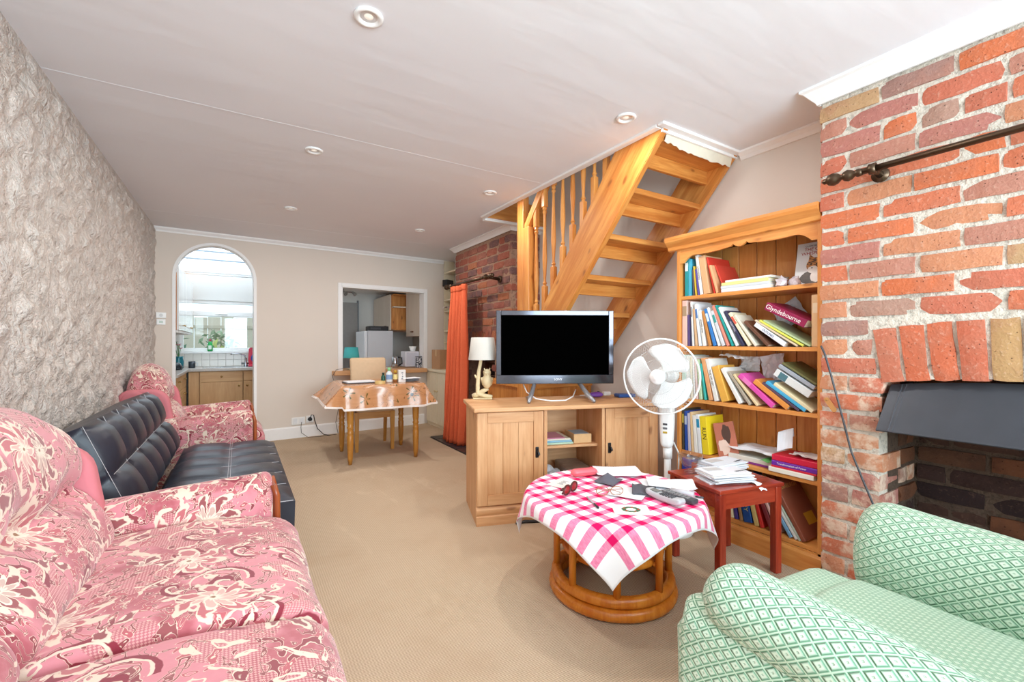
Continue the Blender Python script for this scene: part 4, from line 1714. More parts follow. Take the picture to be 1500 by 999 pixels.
def floral_suite(name, label, cat, L, loc, seats, arm=0.19):
    t = thing(name, label, cat, loc)
    # base
    bm = new()
    soft(bm, rrect(0.70, 0.24, 0.03), lambda a, b, s: (0.50 + a, 0.10 + s, 0.16 + b), L - 0.20, 0.02, 3, 6)
    link('base', bm, M_FLORAL, t, smooth=True)
    # plain pink back frame
    bm = new()
    soft(bm, rrect(0.17, 0.70, 0.08), lambda a, b, s: (0.085 + a + 0.01 - (b + 0.35) * 0.03, 0.09 + s, 0.455 + b), L - 0.18, 0.03, 4, 6)
    link('back_frame', bm, M_PINK, t, smooth=True)
    for ya in (L - arm + 0.008, arm - 0.088):
        bm = new()
        soft(bm, rrect(0.30, 0.50, 0.09), lambda a, b, s: (0.155 + a - 0.04 * (b / 0.25), ya + s, 0.56 + b), 0.08, 0.025, 4, 3)
        link('back_wing', bm, M_PINK, t, smooth=True)
    w = (L - 2 * arm) / seats
    for i in range(seats):
        y0_ = arm + w * i
        bm = new()
        soft(bm, rrect(0.66, 0.20, 0.075, 6, 0.035, 0.015), lambda a, b, s: (0.565 + a, y0_ + 0.002 + s, 0.365 + b + (-0.02) * (a / 0.33) - 0.012 * math.cos((s / w - 0.5) * math.pi) * 0), w - 0.004, 0.045, 5, 12, wob=0.010, wsc=5.0, uv0=(0.17 * i, 0.4 * i))
        link('seat_cushion', bm, M_FLORAL, t, smooth=True)
        sec = []
        ctrl = [(0.14, 0.46), (0.25, 0.435), (0.325, 0.465), (0.345, 0.53), (0.31, 0.61), (0.250, 0.668), (0.252, 0.72), (0.262, 0.79), (0.248, 0.87), (0.20, 0.945), (0.13, 0.985), (0.06, 0.965), (0.02, 0.90), (0.015, 0.80), (0.08, 0.60)]
        n_ = len(ctrl)
        for k in range(n_):
            p0, p1, p2, p3 = (Vector(ctrl[(k + q) % n_]) for q in (-1, 0, 1, 2))
            for tt in (0.0, 0.33, 0.66):
                a_ = 0.5 * ((2 * p1) + (p2 - p0) * tt + (2 * p0 - 5 * p1 + 4 * p2 - p3) * tt * tt + (3 * p1 - p0 - 3 * p2 + p3) * tt ** 3)
                sec.append((a_[0], a_[1]))
        bm = new()

        def place(a, b, s, y0_=y0_):
            u = s / w - 0.5
            pinch = 0.022 * math.exp(-((b - 0.685) / 0.03) ** 2) * (0.4 + math.cos(u * 2.6) ** 2)
            fold = 0.020 * math.sin(u * 15 + b * 9) * math.exp(-((b - 0.69) / 0.07) ** 2) * (1 if a > 0.2 else 0)
            drop = 0.11 * (2 * abs(u)) ** 2.6 * max(0.0, (b - 0.66) / 0.32)
            return (a - pinch + fold, y0_ + s, b - drop)
        soft(bm, sec, place, w - 0.004, 0.07, 6, 22, wob=0.016, wsc=6.5, uv0=(0.31 + 0.2 * i, 0.13))
        link('back_cushion', bm, M_FLORAL, t, smooth=True)
    for s_ in (0, 1):
        y0_ = 0.0 if s_ == 0 else L - arm
        bm = new()
        sec = rrect(arm, 0.53, 0.085, 6, 0.01, 0.006)
        soft(bm, sec, lambda a, b, s: (0.16 + s, y0_ + arm / 2 + a, 0.325 + b + max(0.0, b / 0.265) * (0.035 * s / 0.66 - 0.02)), 0.66, 0.03, 4, 10, wob=0.004, wsc=7, uv0=(0.05 + 0.3 * s_, 0.22))
        am = link('armrest', bm, M_FLORAL, t, smooth=True)
        bm = new()
        fpath = [(0.0, 0.10), (0.008, 0.25), (0.014, 0.42), (0.012, 0.53), (0.0, 0.575)]
        inner = L - arm + 0.022 if s_ else arm - 0.022
        for yy in (inner, L - 0.03 if s_ else 0.03):
            tube(bm, [(0.822 + q[0], yy, q[1]) for q in fpath], 0.012, 8)
        link('wood_trim', bm, wood('trimwood', 'z'), am, smooth=True)
    return t


floral_suite('floral_sofa', 'pink floral velour two-seat sofa closest, along the rough wall', 'sofa', 1.90, (-0.70, 0.31, 0), 2)
floral_suite('floral_armchair', 'pink floral armchair by the kitchen arch beyond the black sofa bed', 'armchair', 0.92, (-0.72, 4.08, 0), 1)


# black sofa bed
fb = thing('sofa_bed', 'black leather click-clack sofa bed between the two pink floral seats', 'sofa', (-0.30, 2.42, 0))
FL = 1.53


def tufted(bm, O, U, V, N, nu, nv, dep, puff, res=8):
    """tufted pad: front surface of nu by nv puffed cells, thickness dep behind it"""
    O, U, V, N = Vector(O), Vector(U), Vector(V), Vector(N).normalized()
    GU, GV = nu * res, nv * res

    def prof(t):
        return (max(0.0, math.sin(math.pi * (t % 1.0 if t % 1.0 else 0.0)))) ** 0.42
    F = []
    for i in range(GU + 1):
        row = []
        for j in range(GV + 1):
            h = puff * min(prof(i / res), 1) * min(prof(j / res), 1) + 0.0
            eu, ev = i / GU, j / GV
            e = min(1.0, min(eu, 1 - eu) * GU / 2.0, 1.0) * min(1.0, min(ev, 1 - ev) * GV / 2.0)
            row.append(bm.verts.new(O + U * eu + V * ev + N * (h - 0.02 * (1 - e))))
        F.append(row)
    for i in range(GU):
        for j in range(GV):
            bm.faces.new((F[i][j], F[i + 1][j], F[i + 1][j + 1], F[i][j + 1]))
    rim = [F[i][0] for i in range(GU)] + [F[GU][j] for j in range(GV)] + [F[i][GV] for i in range(GU, 0, -1)] + [F[0][j] for j in range(GV, 0, -1)]
    mid = [bm.verts.new(v.co - N * dep * 0.5) for v in rim]
    bk = [bm.verts.new(v.co - N * dep) for v in rim]
    m = len(rim)
    for a, b in ((rim, mid), (mid, bk)):
        for k in range(m):
            bm.faces.new((a[k], b[k], b[(k + 1) % m], a[(k + 1) % m]))
    bm.faces.new(bk)
    return bm


bm = new()
tufted(bm, (-0.03, 0, 0.415), (0.57, 0, -0.02), (0, FL, 0), (0.03, 0, 1), 2, 6, 0.15, 0.020)
seat = link('seat', bm, M_LEATHER, fb, smooth=True, angle=50)
bm = new()
tilt = Vector((-0.165, 0, 0.42))
tufted(bm, (-0.055, 0, 0.40), (0, FL, 0), tilt, Vector((0.42, 0, 0.165)), 6, 2, 0.15, 0.042)
backr = link('backrest', bm, M_LEATHER, fb, smooth=True, angle=50)
# white seams
bm = new()
for i in range(1, 6):
    tube(bm, [(0.0 + 0.52 * q / 8, FL * i / 6, 0.413 + 0.003 - 0.02 * q / 8) for q in range(1, 9)], 0.0012, 5)
for q in (0, 1):
    tube(bm, [(0.25 + q * 0.012, FL * k / 20, 0.407) for k in range(21)], 0.0012, 5)
for yy in (0.006, FL - 0.006):
    tube(bm, [(0.0 + 0.53 * q / 8, yy, 0.398 - 0.02 * q / 8) for q in range(9)], 0.0018, 5)
link('stitching', bm, M_THREAD, seat)
bm = new()
nrm = Vector((0.42, 0, 0.165)).normalized()
for i in range(0, 7):
    yy = min(max(FL * i / 6, 0.004), FL - 0.004)
    tube(bm, [Vector((-0.055, yy, 0.40)) + tilt * (q / 8) + nrm * (0.001 if 0 < i < 6 else -0.014) for q in range(0, 9)], 0.0010, 5)
tube(bm, [Vector((-0.055, FL * k / 20, 0.40)) + tilt * 0.5 + nrm * 0.002 for k in range(21)], 0.0010, 5)
link('stitching', bm, M_THREAD, backr)
bm = new()
box(bm, -0.10, 0.05, 0.10, 0.48, FL - 0.05, 0.27, bev=0.01)
link('base', bm, M_BLACK, fb)
for x in (-0.05, 0.44):
    for y in (0.12, FL - 0.12):
        bm = new()
        tube(bm, [(x, y, 0.0), (x, y, 0.11)], [0.018, 0.025], 10)
        link('leg', bm, M_CHROME, fb)

# green armchair
ga = thing('green_armchair', 'pale green diamond-quilted armchair beside the brick fireplace', 'armchair', (0, 0, 0))


def roll(name, xc, zc, rx, rz_, y0_, y1_, lean, parent, uv0):
    bm = new()
    sec = [(rx * math.cos(q * math.pi / 12), rz_ * math.sin(q * math.pi / 12)) for q in range(24)]
    soft(bm, sec, lambda a, b, s: (xc + a + lean * (s / (y1_ - y0_)), y0_ + s, zc + b - 0.05 * (1 - s / (y1_ - y0_))), y1_ - y0_, 0.075, 6, 14, wob=0.004, wsc=9, uv0=uv0)
    return link(name, bm, M_GREEN, parent, smooth=True)


ra = roll('armrest', 1.03, 0.535, 0.10, 0.082, -0.18, 0.69, 0.0, ga, (0, 0))
rb = roll('armrest', 1.80, 0.455, 0.145, 0.175, -0.18, 0.66, 0.02, ga, (0.2, 0.1))
for xc, w_, sgn, par in ((1.02, 0.15, -1, ra), (1.80, 0.17, 1, rb)):
    bm = new()

    def plc(a, b, s, xc=xc, sgn=sgn):
        g = s / 0.92
        # gathers at the front edge
        ga_ = 0.010 * math.sin(b * 70 + a * 30) * max(0.0, (g - 0.86) / 0.14)
        return (xc + a + sgn * 0.022 * max(0, g - 0.5) + ga_ * 0.6, -0.18 + s + ga_, 0.285 + b)
    soft(bm, rrect(w_, 0.45, 0.06, 6, 0, 0.01), plc, 0.92 if sgn < 0 else 0.80, 0.04, 6, 16, wob=0.006, wsc=10, uv0=(0.13, 0.07))
    link('arm_panel', bm, M_GREEN, ga, smooth=True)
bm = new()
soft(bm, rrect(0.60, 0.20, 0.07, 6, 0.03, 0.0), lambda a, b, s: (1.385 + a, -0.02 + s, 0.315 + b), 0.66, 0.05, 5, 10, wob=0.004, uv0=(0.03, 0.05))
link('seat_cushion', bm, M_GREEN_SEAT, ga, smooth=True)
bm = new()
soft(bm, rrect(0.58, 0.36, 0.07, 6, 0.02, 0.0), lambda a, b, s: (1.40 + a, 0.55 + s, 0.225 + b), 0.22, 0.07, 6, 4, wob=0.004, uv0=(0.3, 0.2))
link('seat_front', bm, M_GREEN_SEAT, ga, smooth=True)
bm = new()
box(bm, 1.0, -0.12, 0.06, 1.85, 0.66, 0.26)
link('base', bm, M_GREEN, ga)
bm = new()
soft(bm, rrect(0.24, 0.66, 0.10, 6, 0.02, 0.02), lambda a, b, s: (0.98 + s, -0.20 + a - 0.1 * (b / 0.33), 0.50 + b), 0.90, 0.07, 5, 10, wob=0.005, uv0=(0.1, 0.3))
link('backrest', bm, M_GREEN, ga, smooth=True)
for x in (1.05, 1.80):
    for y in (-0.1, 0.6):
        bm = new()
        tube(bm, [(x, y, 0), (x, y, 0.08)], [0.016, 0.025], 10)
        link('leg', bm, wood('trimwood', 'z'), ga)

# ================================================================== RATTAN COFFEE TABLE
CTX, CTY, CTR, CTZ = 1.50, 1.535, 0.395, 0.445
rt = thing('coffee_table', 'round rattan coffee table under the red gingham cloth', 'table', (CTX, CTY, 0))


def ring(R, z, r, n=40, k=10):
    bm = new()
    tube(bm, [(R * math.cos(2 * math.pi * i / n), R * math.sin(2 * math.pi * i / n), z) for i in range(n)], r, k, closed=True)
    return bm


M_RAT = wood('rattan', 'z')
link('base_ring', ring(0.268, 0.027, 0.027), M_RAT, rt, smooth=True)
link('base_ring', ring(0.258, 0.077, 0.026), M_RAT, rt, smooth=True)
link('shelf_ring', ring(0.215, 0.205, 0.020), M_RAT, rt, smooth=True)
link('rim_ring', ring(0.365, CTZ - 0.045, 0.024), M_RAT, rt, smooth=True)
nb = NB('cane_weave', 0.5)
cx_, cy_, cz_ = nb.xyz(nb.obj())
nb.col(nb.mix(nb.step(nb.ma('MULTIPLY', nb.ma('SINE', nb.ma('MULTIPLY', cx_, 420.0)), nb.ma('SINE', nb.ma('MULTIPLY', cy_, 420.0))), -0.1, 0.3), lin((150, 88, 40)), lin((214, 150, 80))))
bm = new()
lathe(bm, [(0.0, 0.196), (0.205, 0.204), (0.205, 0.198), (0.0, 0.188)], 32, cap=False)
link('cane_shelf', bm, nb.m, rt, smooth=True)
for i in range(8):
    a = 2 * math.pi * (i + 0.12) / 8
    d = Vector((math.cos(a), math.sin(a), 0))
    bm = new()
    tube(bm, [d * 0.258 + Vector((0, 0, 0.085)), d * 0.258 + Vector((0, 0, 0.28)), d * 0.262 + Vector((0, 0, 0.34)), d * 0.285 + Vector((0, 0, 0.375)), d * 0.33 + Vector((0, 0, 0.395)), d * 0.36 + Vector((0, 0, 0.40))], 0.0165, 9)
    link('pole', bm, M_RAT, rt, smooth=True)
    bm = new()
    tube(bm, [d * 0.252 + Vector((0, 0, 0.20)), d * 0.212 + Vector((0, 0, 0.205))], 0.011, 7)
    link('brace', bm, M_RAT, rt, smooth=True)
bm = new()
lathe(bm, [(0.0, CTZ - 0.024), (CTR - 0.02, CTZ - 0.024), (CTR, CTZ - 0.014), (CTR, CTZ - 0.006), (CTR - 0.008, CTZ), (0.0, CTZ)], 48, cap=False)
link('tabletop', bm, M_RAT, rt)
# gingham cloth with hanging corners
bm = new()
CS = 0.91
COFF = Vector((-0.005, 0.0))
AN = math.radians(1.5)


def drape(u, v):
    px_, py_ = (u - 0.5) * CS + COFF.x, (v - 0.5) * CS + COFF.y
    x, y = px_ * math.cos(AN) - py_ * math.sin(AN), px_ * math.sin(AN) + py_ * math.cos(AN)
    r = math.hypot(x, y)
    R = CTR + 0.004
    if r <= R:
        return (x, y, CTZ + 0.003 + 0.0012 * noise.noise(Vector((x * 9, y * 9, 0))))
    d = r - R
    th = math.atan2(y, x)
    b = min(1.0, d / 0.03)
    fold = 0.03 * math.sin(th * 12 + 0.7) * max(0.0, d - 0.03) + 0.035 * math.sin(th * 7 + 2) * max(0.0, d - 0.02)
    out = R + 0.010 * b + d * 0.20 + fold * 2.0
    z = CTZ + 0.003 - (d * 0.97 - 0.008 * (1 - (1 - b) ** 2))
    return (out * math.cos(th), out * math.sin(th), min(z, CTZ + 0.003))


sheet(bm, drape, 70, 70, 0.0012, (CS, CS))
clo = link('tablecloth', bm, M_GINGHAM, smooth=True)
clo.location = (CTX, CTY, 0)
tag(clo, 'pink and white gingham cloth hanging over the rattan coffee table', 'tablecloth')

# ================================================================== RED SIDE TABLE
srz = math.radians(-12)
sc_ = Vector((2.16, 1.395, 0))
stb = thing('side_table', 'small red-brown wooden side table piled with letters before the bookcase', 'table', sc_, srz)
sw, sd, sh = 0.205, 0.185, 0.455
bm = new()
box(bm, -sw, -sd, sh - 0.018, sw, sd, sh, bev=0.004)
link('tabletop', bm, wood('mahogany', 'x'), stb)
bm = new()
for x0, y0, x1, y1 in ((-sw + 0.02, -sd + 0.016, sw - 0.02, -sd + 0.03), (-sw + 0.02, sd - 0.03, sw - 0.02, sd - 0.016), (-sw + 0.016, -sd + 0.02, -sw + 0.03, sd - 0.02), (sw - 0.03, -sd + 0.02, sw - 0.016, sd - 0.02)):
    box(bm, x0, y0, sh - 0.095, x1, y1, sh - 0.018)
link('apron', bm, wood('mahogany', 'x'), stb)
for sx in (-1, 1):
    for sy in (-1, 1):
        bm = new()
        x, y = sx * (sw - 0.027), sy * (sd - 0.027)
        box(bm, x - 0.019, y - 0.019, 0, x + 0.019, y + 0.019, sh - 0.018, bev=0.005)
        link('leg', bm, wood('mahogany', 'z'), stb)

# ================================================================== TV BENCH
brz = -math.radians(18)
BN0 = Vector((1.272, 2.485, 0))
be = thing('tv_bench', 'tan pine television bench with two panelled doors and an open middle', 'cabinet', BN0, brz)
BW, BD, BHT = 1.275, 0.47, 0.745
mz, mx = wood('bench', 'z'), wood('bench', 'x')
bm = new()
box(bm, -0.022, -0.03, BHT - 0.028, BW + 0.022, BD + 0.012, BHT, bev=0.007)
link('top', bm, mx, be)
for x in (0.0, 0.445, 0.852, BW - 0.02):
    bm = new()
    box(bm, x, 0.0 if 0.1 < x < 1.2 else 0.018, 0.0 if x in (0.0, BW - 0.02) else 0.11, x + 0.02, BD, BHT - 0.028)
    link('side_panel', bm, mz, be)
bm = new()
box(bm, 0.02, BD - 0.012, 0.05, 0.445, BD, BHT - 0.03)
box(bm, 0.872, BD - 0.012, 0.05, BW - 0.02, BD, BHT - 0.03)
link('back_panel', bm, mx, be)
# middle back board with a round cable hole
bm = new()
hx, hz, hr = 0.51, 0.655, 0.040
x0, x1, z0_, z1_ = 0.465, 0.852, 0.11, BHT - 0.03
nh = 24
ring_ = [(hx + hr * math.cos(2 * math.pi * i / nh), hz + hr * math.sin(2 * math.pi * i / nh)) for i in range(nh)]


def outer(i):
    a = 2 * math.pi * i / nh
    dx, dz = math.cos(a), math.sin(a)
    ts_ = []
    if dx > 1e-6: ts_.append((x1 - hx) / dx)
    if dx < -1e-6: ts_.append((x0 - hx) / dx)
    if dz > 1e-6: ts_.append((z1_ - hz) / dz)
    if dz < -1e-6: ts_.append((0.46 - hz) / dz)
    q = min(ts_)
    return (hx + dx * q, hz + dz * q)


for i in range(nh):
    a, b = ring_[i], ring_[(i + 1) % nh]
    c_, d_ = outer(i + 1), outer(i)
    quadbox(bm, [(a[0], BD - 0.012, a[1]), (b[0], BD - 0.012, b[1]), (b[0], BD, b[1]), (a[0], BD, a[1]), (d_[0], BD - 0.012, d_[1]), (c_[0], BD - 0.012, c_[1]), (c_[0], BD, c_[1]), (d_[0], BD, d_[1])])
box(bm, x0, BD - 0.012, z0_, x1, BD, 0.46)
for cx0, cx1, cz0, cz1 in ((x0, hx - 0.03, 0.70, z1_), (0.65, x1, 0.46, z1_)):
    box(bm, cx0, BD - 0.0122, cz0, cx1, BD - 0.0002, cz1)
link('back_panel', bm, mx, be)
bm = new()
lathe(bm, [(hr + 0.006, 0), (hr + 0.006, 0.004), (hr - 0.003, 0.004), (hr - 0.003, 0)], 24, Matrix.Translation((hx, BD - 0.013, hz)) @ Matrix.Rotation(math.radians(90), 4, 'X'), cap=False)
link('cable_ring', bm, mx, be)
bm = new()
box(bm, 0.465, 0.07, 0.445, 0.852, BD - 0.013, 0.463, bev=0.003)
link('shelf', bm, mx, be)
bm = new()
box(bm, 0.02, 0.02, 0.11, BW - 0.02, BD - 0.012, 0.128)
link('bottom_board', bm, mx, be)
bm = new()
prism(bm, [(0.0, 0.0), (-0.004, 0.0), (-0.004, 0.055), (0.004, 0.062), (-0.002, 0.075), (-0.006, 0.09), (-0.006, 0.10), (0.012, 0.115), (0.02, 0.115), (0.02, 0.0)], 'x', -0.002, BW + 0.002)
bm2 = bm
link('plinth', bm, mx, be)
for x0, x1, hxx in ((0.004, 0.44, 0.395), (0.878, BW - 0.003, 0.905)):
    z0_, z1_ = 0.125, BHT - 0.034
    bm = new()
    fw = 0.066
    box(bm, x0, -0.002, z0_, x0 + fw, 0.018, z1_, bev=0.002)
    dr = link('door', bm, mz, be)
    bm = new()
    box(bm, x1 - fw, -0.002, z0_, x1, 0.018, z1_, bev=0.002)
    link('stile', bm, mz, dr)
    for za in (z0_, z1_ - fw):
        bm = new()
        box(bm, x0 + fw + 0.0008, -0.0018, za, x1 - fw - 0.0008, 0.018, za + fw, bev=0.0015)
        link('rail', bm, mx, dr)
    npl = 3
    for k in range(npl):
        wq = (x1 - x0 - 2 * fw) / npl
        bm = new()
        box(bm, x0 + fw + wq * k + 0.0006, 0.0055, z0_ + fw, x0 + fw + wq * (k + 1) - 0.0006, 0.014, z1_ - fw, bev=0.0012, seg=1)
        link('panel', bm, mz, dr)
    bm = new()
    zc = 0.445
    box(bm, hxx - 0.011, -0.008, zc - 0.035, hxx + 0.011, -0.0015, zc + 0.035, bev=0.004)
    tube(bm, [(hxx, -0.006, zc + 0.012), (hxx + 0.004, -0.022, zc + 0.004), (hxx + 0.008, -0.024, zc - 0.010), (hxx + 0.003, -0.012, zc - 0.024)], [0.005, 0.006, 0.0075, 0.004], 8)
    link('handle', bm, flat((56, 54, 56), 0.35, 0.7), dr)
BM = Matrix.Translation(BN0) @ Matrix.Rotation(brz, 4, 'Z')


def onb(x, y, z):
    return BM @ Vector((x, y, z))


# ================================================================== BOOKCASE
bc = thing('bookcase', 'tall orange pine bookcase crammed with books between stairs and chimney', 'bookcase', (2.43, 1.895, 0), -math.pi / 2)
KW, KD, KH = 0.845, 0.29, 1.80
kz, kx = wood('shelf', 'z'), wood('shelf', 'x')
for x0 in (0.0, KW - 0.022):
    bm = new()
    box(bm, x0, 0.0, 0.0, x0 + 0.022, KD, KH - 0.02, bev=0.002)
    link('side_panel', bm, kz, bc)
SHZ = (0.135, 0.464, 0.800, 1.132, 1.452)
for z in SHZ:
    bm = new()
    box(bm, 0.022, 0.012 if z > 0.2 else 0.004, z - 0.022, KW - 0.022, KD - 0.012, z, bev=0.002)
    link('shelf', bm, kx, bc)
bm = new()
box(bm, 0.0, 0.0, 0.0, KW, 0.004, 0.112)
prism(bm, [(-0.012, 0.0), (-0.012, 0.09), (-0.004, 0.10), (0.004, 0.104), (0.004, 0.0)], 'x', -0.012, KW + 0.0)
link('plinth', bm, kx, bc)
nb_ = 7
for i in range(nb_):
    w = (KW - 0.044) / nb_
    bm = new()
    box(bm, 0.022 + w * i + 0.0022, KD - 0.012, 0.02, 0.022 + w * (i + 1) - 0.0022, KD - 0.002, KH - 0.03, bev=0.002, seg=1)
    link('plank', bm, kz, bc)
bm = new()
box(bm, -0.004, -0.004, KH - 0.03, KW + 0.002, KD, KH)
prism(bm, [(0.0, KH - 0.05), (-0.016, KH - 0.045), (-0.022, KH - 0.025), (-0.05, KH + 0.005), (-0.055, KH + 0.02), (-0.055, KH + 0.035), (KD, KH + 0.035), (KD, KH - 0.03), (0.0, KH - 0.03)], 'x', -0.055, KW + 0.003)
link('cornice', bm, kx, bc)


def frieze(t):
    """lower edge of the shaped board under the cornice, t from 0 to 1 across"""
    u = abs(t - 0.5) * 2
    if u > 0.93:
        return 0.135
    if u > 0.12:
        return 0.085 + 0.05 * (max(0.0, (u - 0.72) / 0.21)) ** 2 + 0.012 * math.sin((u - 0.12) * 4)
    return 0.095 - 0.03 * (u / 0.12) ** 2 + 0.018 * 0


bm = new()
pts = [(0.022, KH - 0.03)] + [(0.022 + (KW - 0.044) * i / 60, KH - frieze(i / 60)) for i in range(61)] + [(KW - 0.022, KH - 0.03)]
A = [bm.verts.new((x, 0.002, z)) for x, z in pts[1:-1]]
B = [bm.verts.new((x, 0.002, KH - 0.03)) for x, z in pts[1:-1]]
A2 = [bm.verts.new((v.co.x, 0.018, v.co.z)) for v in A]
B2 = [bm.verts.new((v.co.x, 0.018, v.co.z)) for v in B]
for i in range(60):
    bm.faces.new((A[i], A[i + 1], B[i + 1], B[i]))
    bm.faces.new((A2[i], B2[i], B2[i + 1], A2[i + 1]))
    bm.faces.new((A[i], A2[i], A2[i + 1], A[i + 1]))
link('frieze', bm, kx, bc)

# ================================================================== BOOKS
BKM = Matrix.Translation((2.43, 1.895, 0)) @ Matrix.Rotation(-math.pi / 2, 4, 'Z')
M_PAGE = flat((238, 230, 212), 0.85, var=0.04, sc=200)


def book(label, col, T, H, D, M, label_col=None, title=None, tcol=(250, 250, 245), group=None, tsize=None, cover=None, name='book', rough=0.4):
    """closed book: spine along the front (-y), thickness on x, height on z"""
    t = thing(name, label, 'book', (0, 0, 0), 0, group)
    t.matrix_world = M
    c = min(0.0022, T * 0.16)
    bm = new()
    poly = [(0, 0), (0, D), (c, D), (c, c), (T - c, c), (T - c, D), (T, D), (T, 0), (T - c, -c * 0.8), (c, -c * 0.8)]
    prism(bm, poly, 'z', 0, H)
    cv = link('cover', bm, flat(col, rough, var=0.05, sc=16), t)
    bm = new()
    box(bm, c, c, 0.003, T - c, D - 0.004, H - 0.003)
    link('pages', bm, M_PAGE, t)
    if label_col is not None:
        bm = new()
        box(bm, c, -c * 0.8 - 0.0004, H * 0.66, T - c, -c * 0.8 + 0.0003, H * 0.88)
        link('spine_panel', bm, flat(label_col, 0.5), t)
    if title:
        s_ = tsize or min(T * 0.75, 0.03)
        MT = axes((0, 0, -1), (1, 0, 0), (T / 2, -c * 0.8 - 0.0003, H * 0.55))
        text('title', title, s_, flat(tcol, 0.5), MT, t)
    return t


def upright(shelf, rows, s0, y0=0.018, group=None, sc_t=1.0):
    """stand books along a shelf, each leaning on its left neighbour; rows: label,colour,T,H,D,lean,label colour,title"""
    z0 = SHZ[shelf]
    s, prev = s0, None
    for row in rows:
        lab, col, T, H, D, lean = row[:6]
        T *= sc_t
        opt = row[6] if len(row) > 6 else {}
        th = math.radians(lean)
        if prev is not None:
            ps, pT, pH, pth = prev
            tx, tz = ps + pT * math.cos(pth) - pH * math.sin(pth), pT * math.sin(pth) + pH * math.cos(pth)
            bx, bz = ps + pT * math.cos(pth), pT * math.sin(pth)
            s = max(tx + tz * math.tan(th), bx + bz * math.tan(th)) + 0.0012
        s += opt.get('gap', 0.0)
        M = BKM @ Matrix.Translation((s, opt.get('y', y0), z0 + 0.0006)) @ Matrix.Rotation(-th, 4, 'Y')
        kw = {k: v for k, v in opt.items() if k not in ('gap', 'y')}
        book(lab, col, T, H, D, M, group=group, **kw)
        prev = (s, T, H, th)
    if DEBUG_BOOKS:
        print('SHELF', shelf, 'ends', round(s + T * math.cos(th), 3), 'of', KW - 0.022)
    return s + T


G1, G2, G3, G4, G5 = ('books on the top shelf of the bookcase', 'books on the second shelf of the bookcase', 'books on the middle shelf of the bookcase', 'books on the fourth shelf of the bookcase', 'books on the bottom shelf of the bookcase')
LC = dict
DEBUG_BOOKS = False
upright(4, [
    ('teal hardback at the left end of the top shelf', (30, 150, 156), 0.026, 0.245, 0.18, 0, LC(label_col=(226, 240, 240))),
    ('sky-blue paperback second from left on the top shelf', (74, 176, 206), 0.020, 0.235, 0.17, 0),
    ('thin dark mottled booklet next to the sky-blue paperback, top shelf', (94, 84, 92), 0.009, 0.165, 0.13, 3),
    ('thin yellow booklet on the top shelf', (226, 186, 56), 0.010, 0.185, 0.13, 5),
    ('thin violet paperback on the top shelf', (92, 78, 160), 0.012, 0.165, 0.13, 7),
    ('white paperback with black lettering on the top shelf', (240, 238, 234), 0.020, 0.252, 0.17, 8, LC(title='GARDENING', tcol=(40, 40, 44))),
    ('thick peach-coloured book on the top shelf', (226, 176, 130), 0.040, 0.24, 0.18, 9),
    ('bright red folder leaning behind the peach book, top shelf', (226, 62, 48), 0.010, 0.235, 0.22, 13, LC(y=0.04)),
    ('small peach card-covered booklet leaning on the red folder', (228, 172, 126), 0.014, 0.18, 0.12, 16),
    ('second red folder on the top shelf, with rounded corner', (220, 70, 56), 0.008, 0.19, 0.20, 22, LC(y=0.06)),
], 0.042, y0=0.026, group=G1)
# lying stack on the top shelf
z = SHZ[4] + 0.0006
for i, (lab, col, T, H, D, sx) in enumerate((
        ('white book lying at the bottom of the top-shelf stack', (228, 230, 236), 0.022, 0.285, 0.20, 0.585),
        ('pale grey book lying second in the top-shelf stack', (214, 218, 224), 0.016, 0.28, 0.20, 0.575),
        ('pale yellow book lying third in the top-shelf stack', (236, 226, 150), 0.018, 0.275, 0.19, 0.572),
        ('thin white magazine lying on top of the top-shelf stack', (240, 240, 236), 0.012, 0.265, 0.19, 0.585))):
    M = BKM @ Matrix.Translation((sx, 0.02 + 0.003 * i, z)) @ Matrix.Rotation(-math.pi / 2, 4, 'Y')
    book(lab, col, T, H, D, M, group=G1)
    z += T + 0.0008
for i, (lab, s, y) in enumerate((('left one of two wrapped glass ornaments beside the cat book', 0.622, 0.06), ('right one of two wrapped glass ornaments, nearest the cat book', 0.672, 0.10))):
    rr = random.Random(i + 20)
    bm = new()
    bmesh.ops.create_icosphere(bm, subdivisions=2, radius=0.028)
    for v in bm.verts:
        v.co *= 1 + 0.22 * rr.uniform(-1, 1)
        v.co.z = max(v.co.z * 1.15, -0.026)
    o = link('glass_ornament', bm, flat((226, 216, 222), 0.12, var=0.16, sc=60))
    o.matrix_world = BKM @ Matrix.Translation((s, y, SHZ[4] + 0.0268))
    tag(o, lab, 'ornament', 'glass ornaments on the top shelf')
# cat book facing out, leaning back
t = thing('book', 'white book with a tabby cat cover standing face out on the top shelf', 'book')
CBW, CBH, CBT = 0.160, 0.242, 0.02
t.matrix_world = BKM @ Matrix.Translation((0.640, 0.150, SHZ[4] + 0.0050)) @ Matrix.Rotation(math.radians(-12), 4, 'X')
bm = new()
box(bm, 0, 0, 0, CBW, 0.002, CBH)
box(bm, 0, CBT - 0.002, 0, CBW, CBT, CBH)
box(bm, 0, 0.002, 0, 0.002, CBT - 0.002, CBH)
link('cover', bm, flat((236, 238, 240), 0.35, var=0.01), t)
bm = new()
box(bm, 0.002, 0.002, 0.003, CBW - 0.004, CBT - 0.002, CBH - 0.003)
link('pages', bm, M_PAGE, t)


def blob(bm, cx, cz, rx, rz_, y, n=16, w=0.12, sd=1):
    vs = []
    for i in range(n):
        a = 2 * math.pi * i / n
        k = 1 + w * noise.noise(Vector((math.cos(a) * 2 + sd, math.sin(a) * 2, sd)))
        vs.append((cx + rx * k * math.cos(a), cz + rz_ * k * math.sin(a)))
    prism(bm, vs, 'y', y - 0.0003, y + 0.0002)


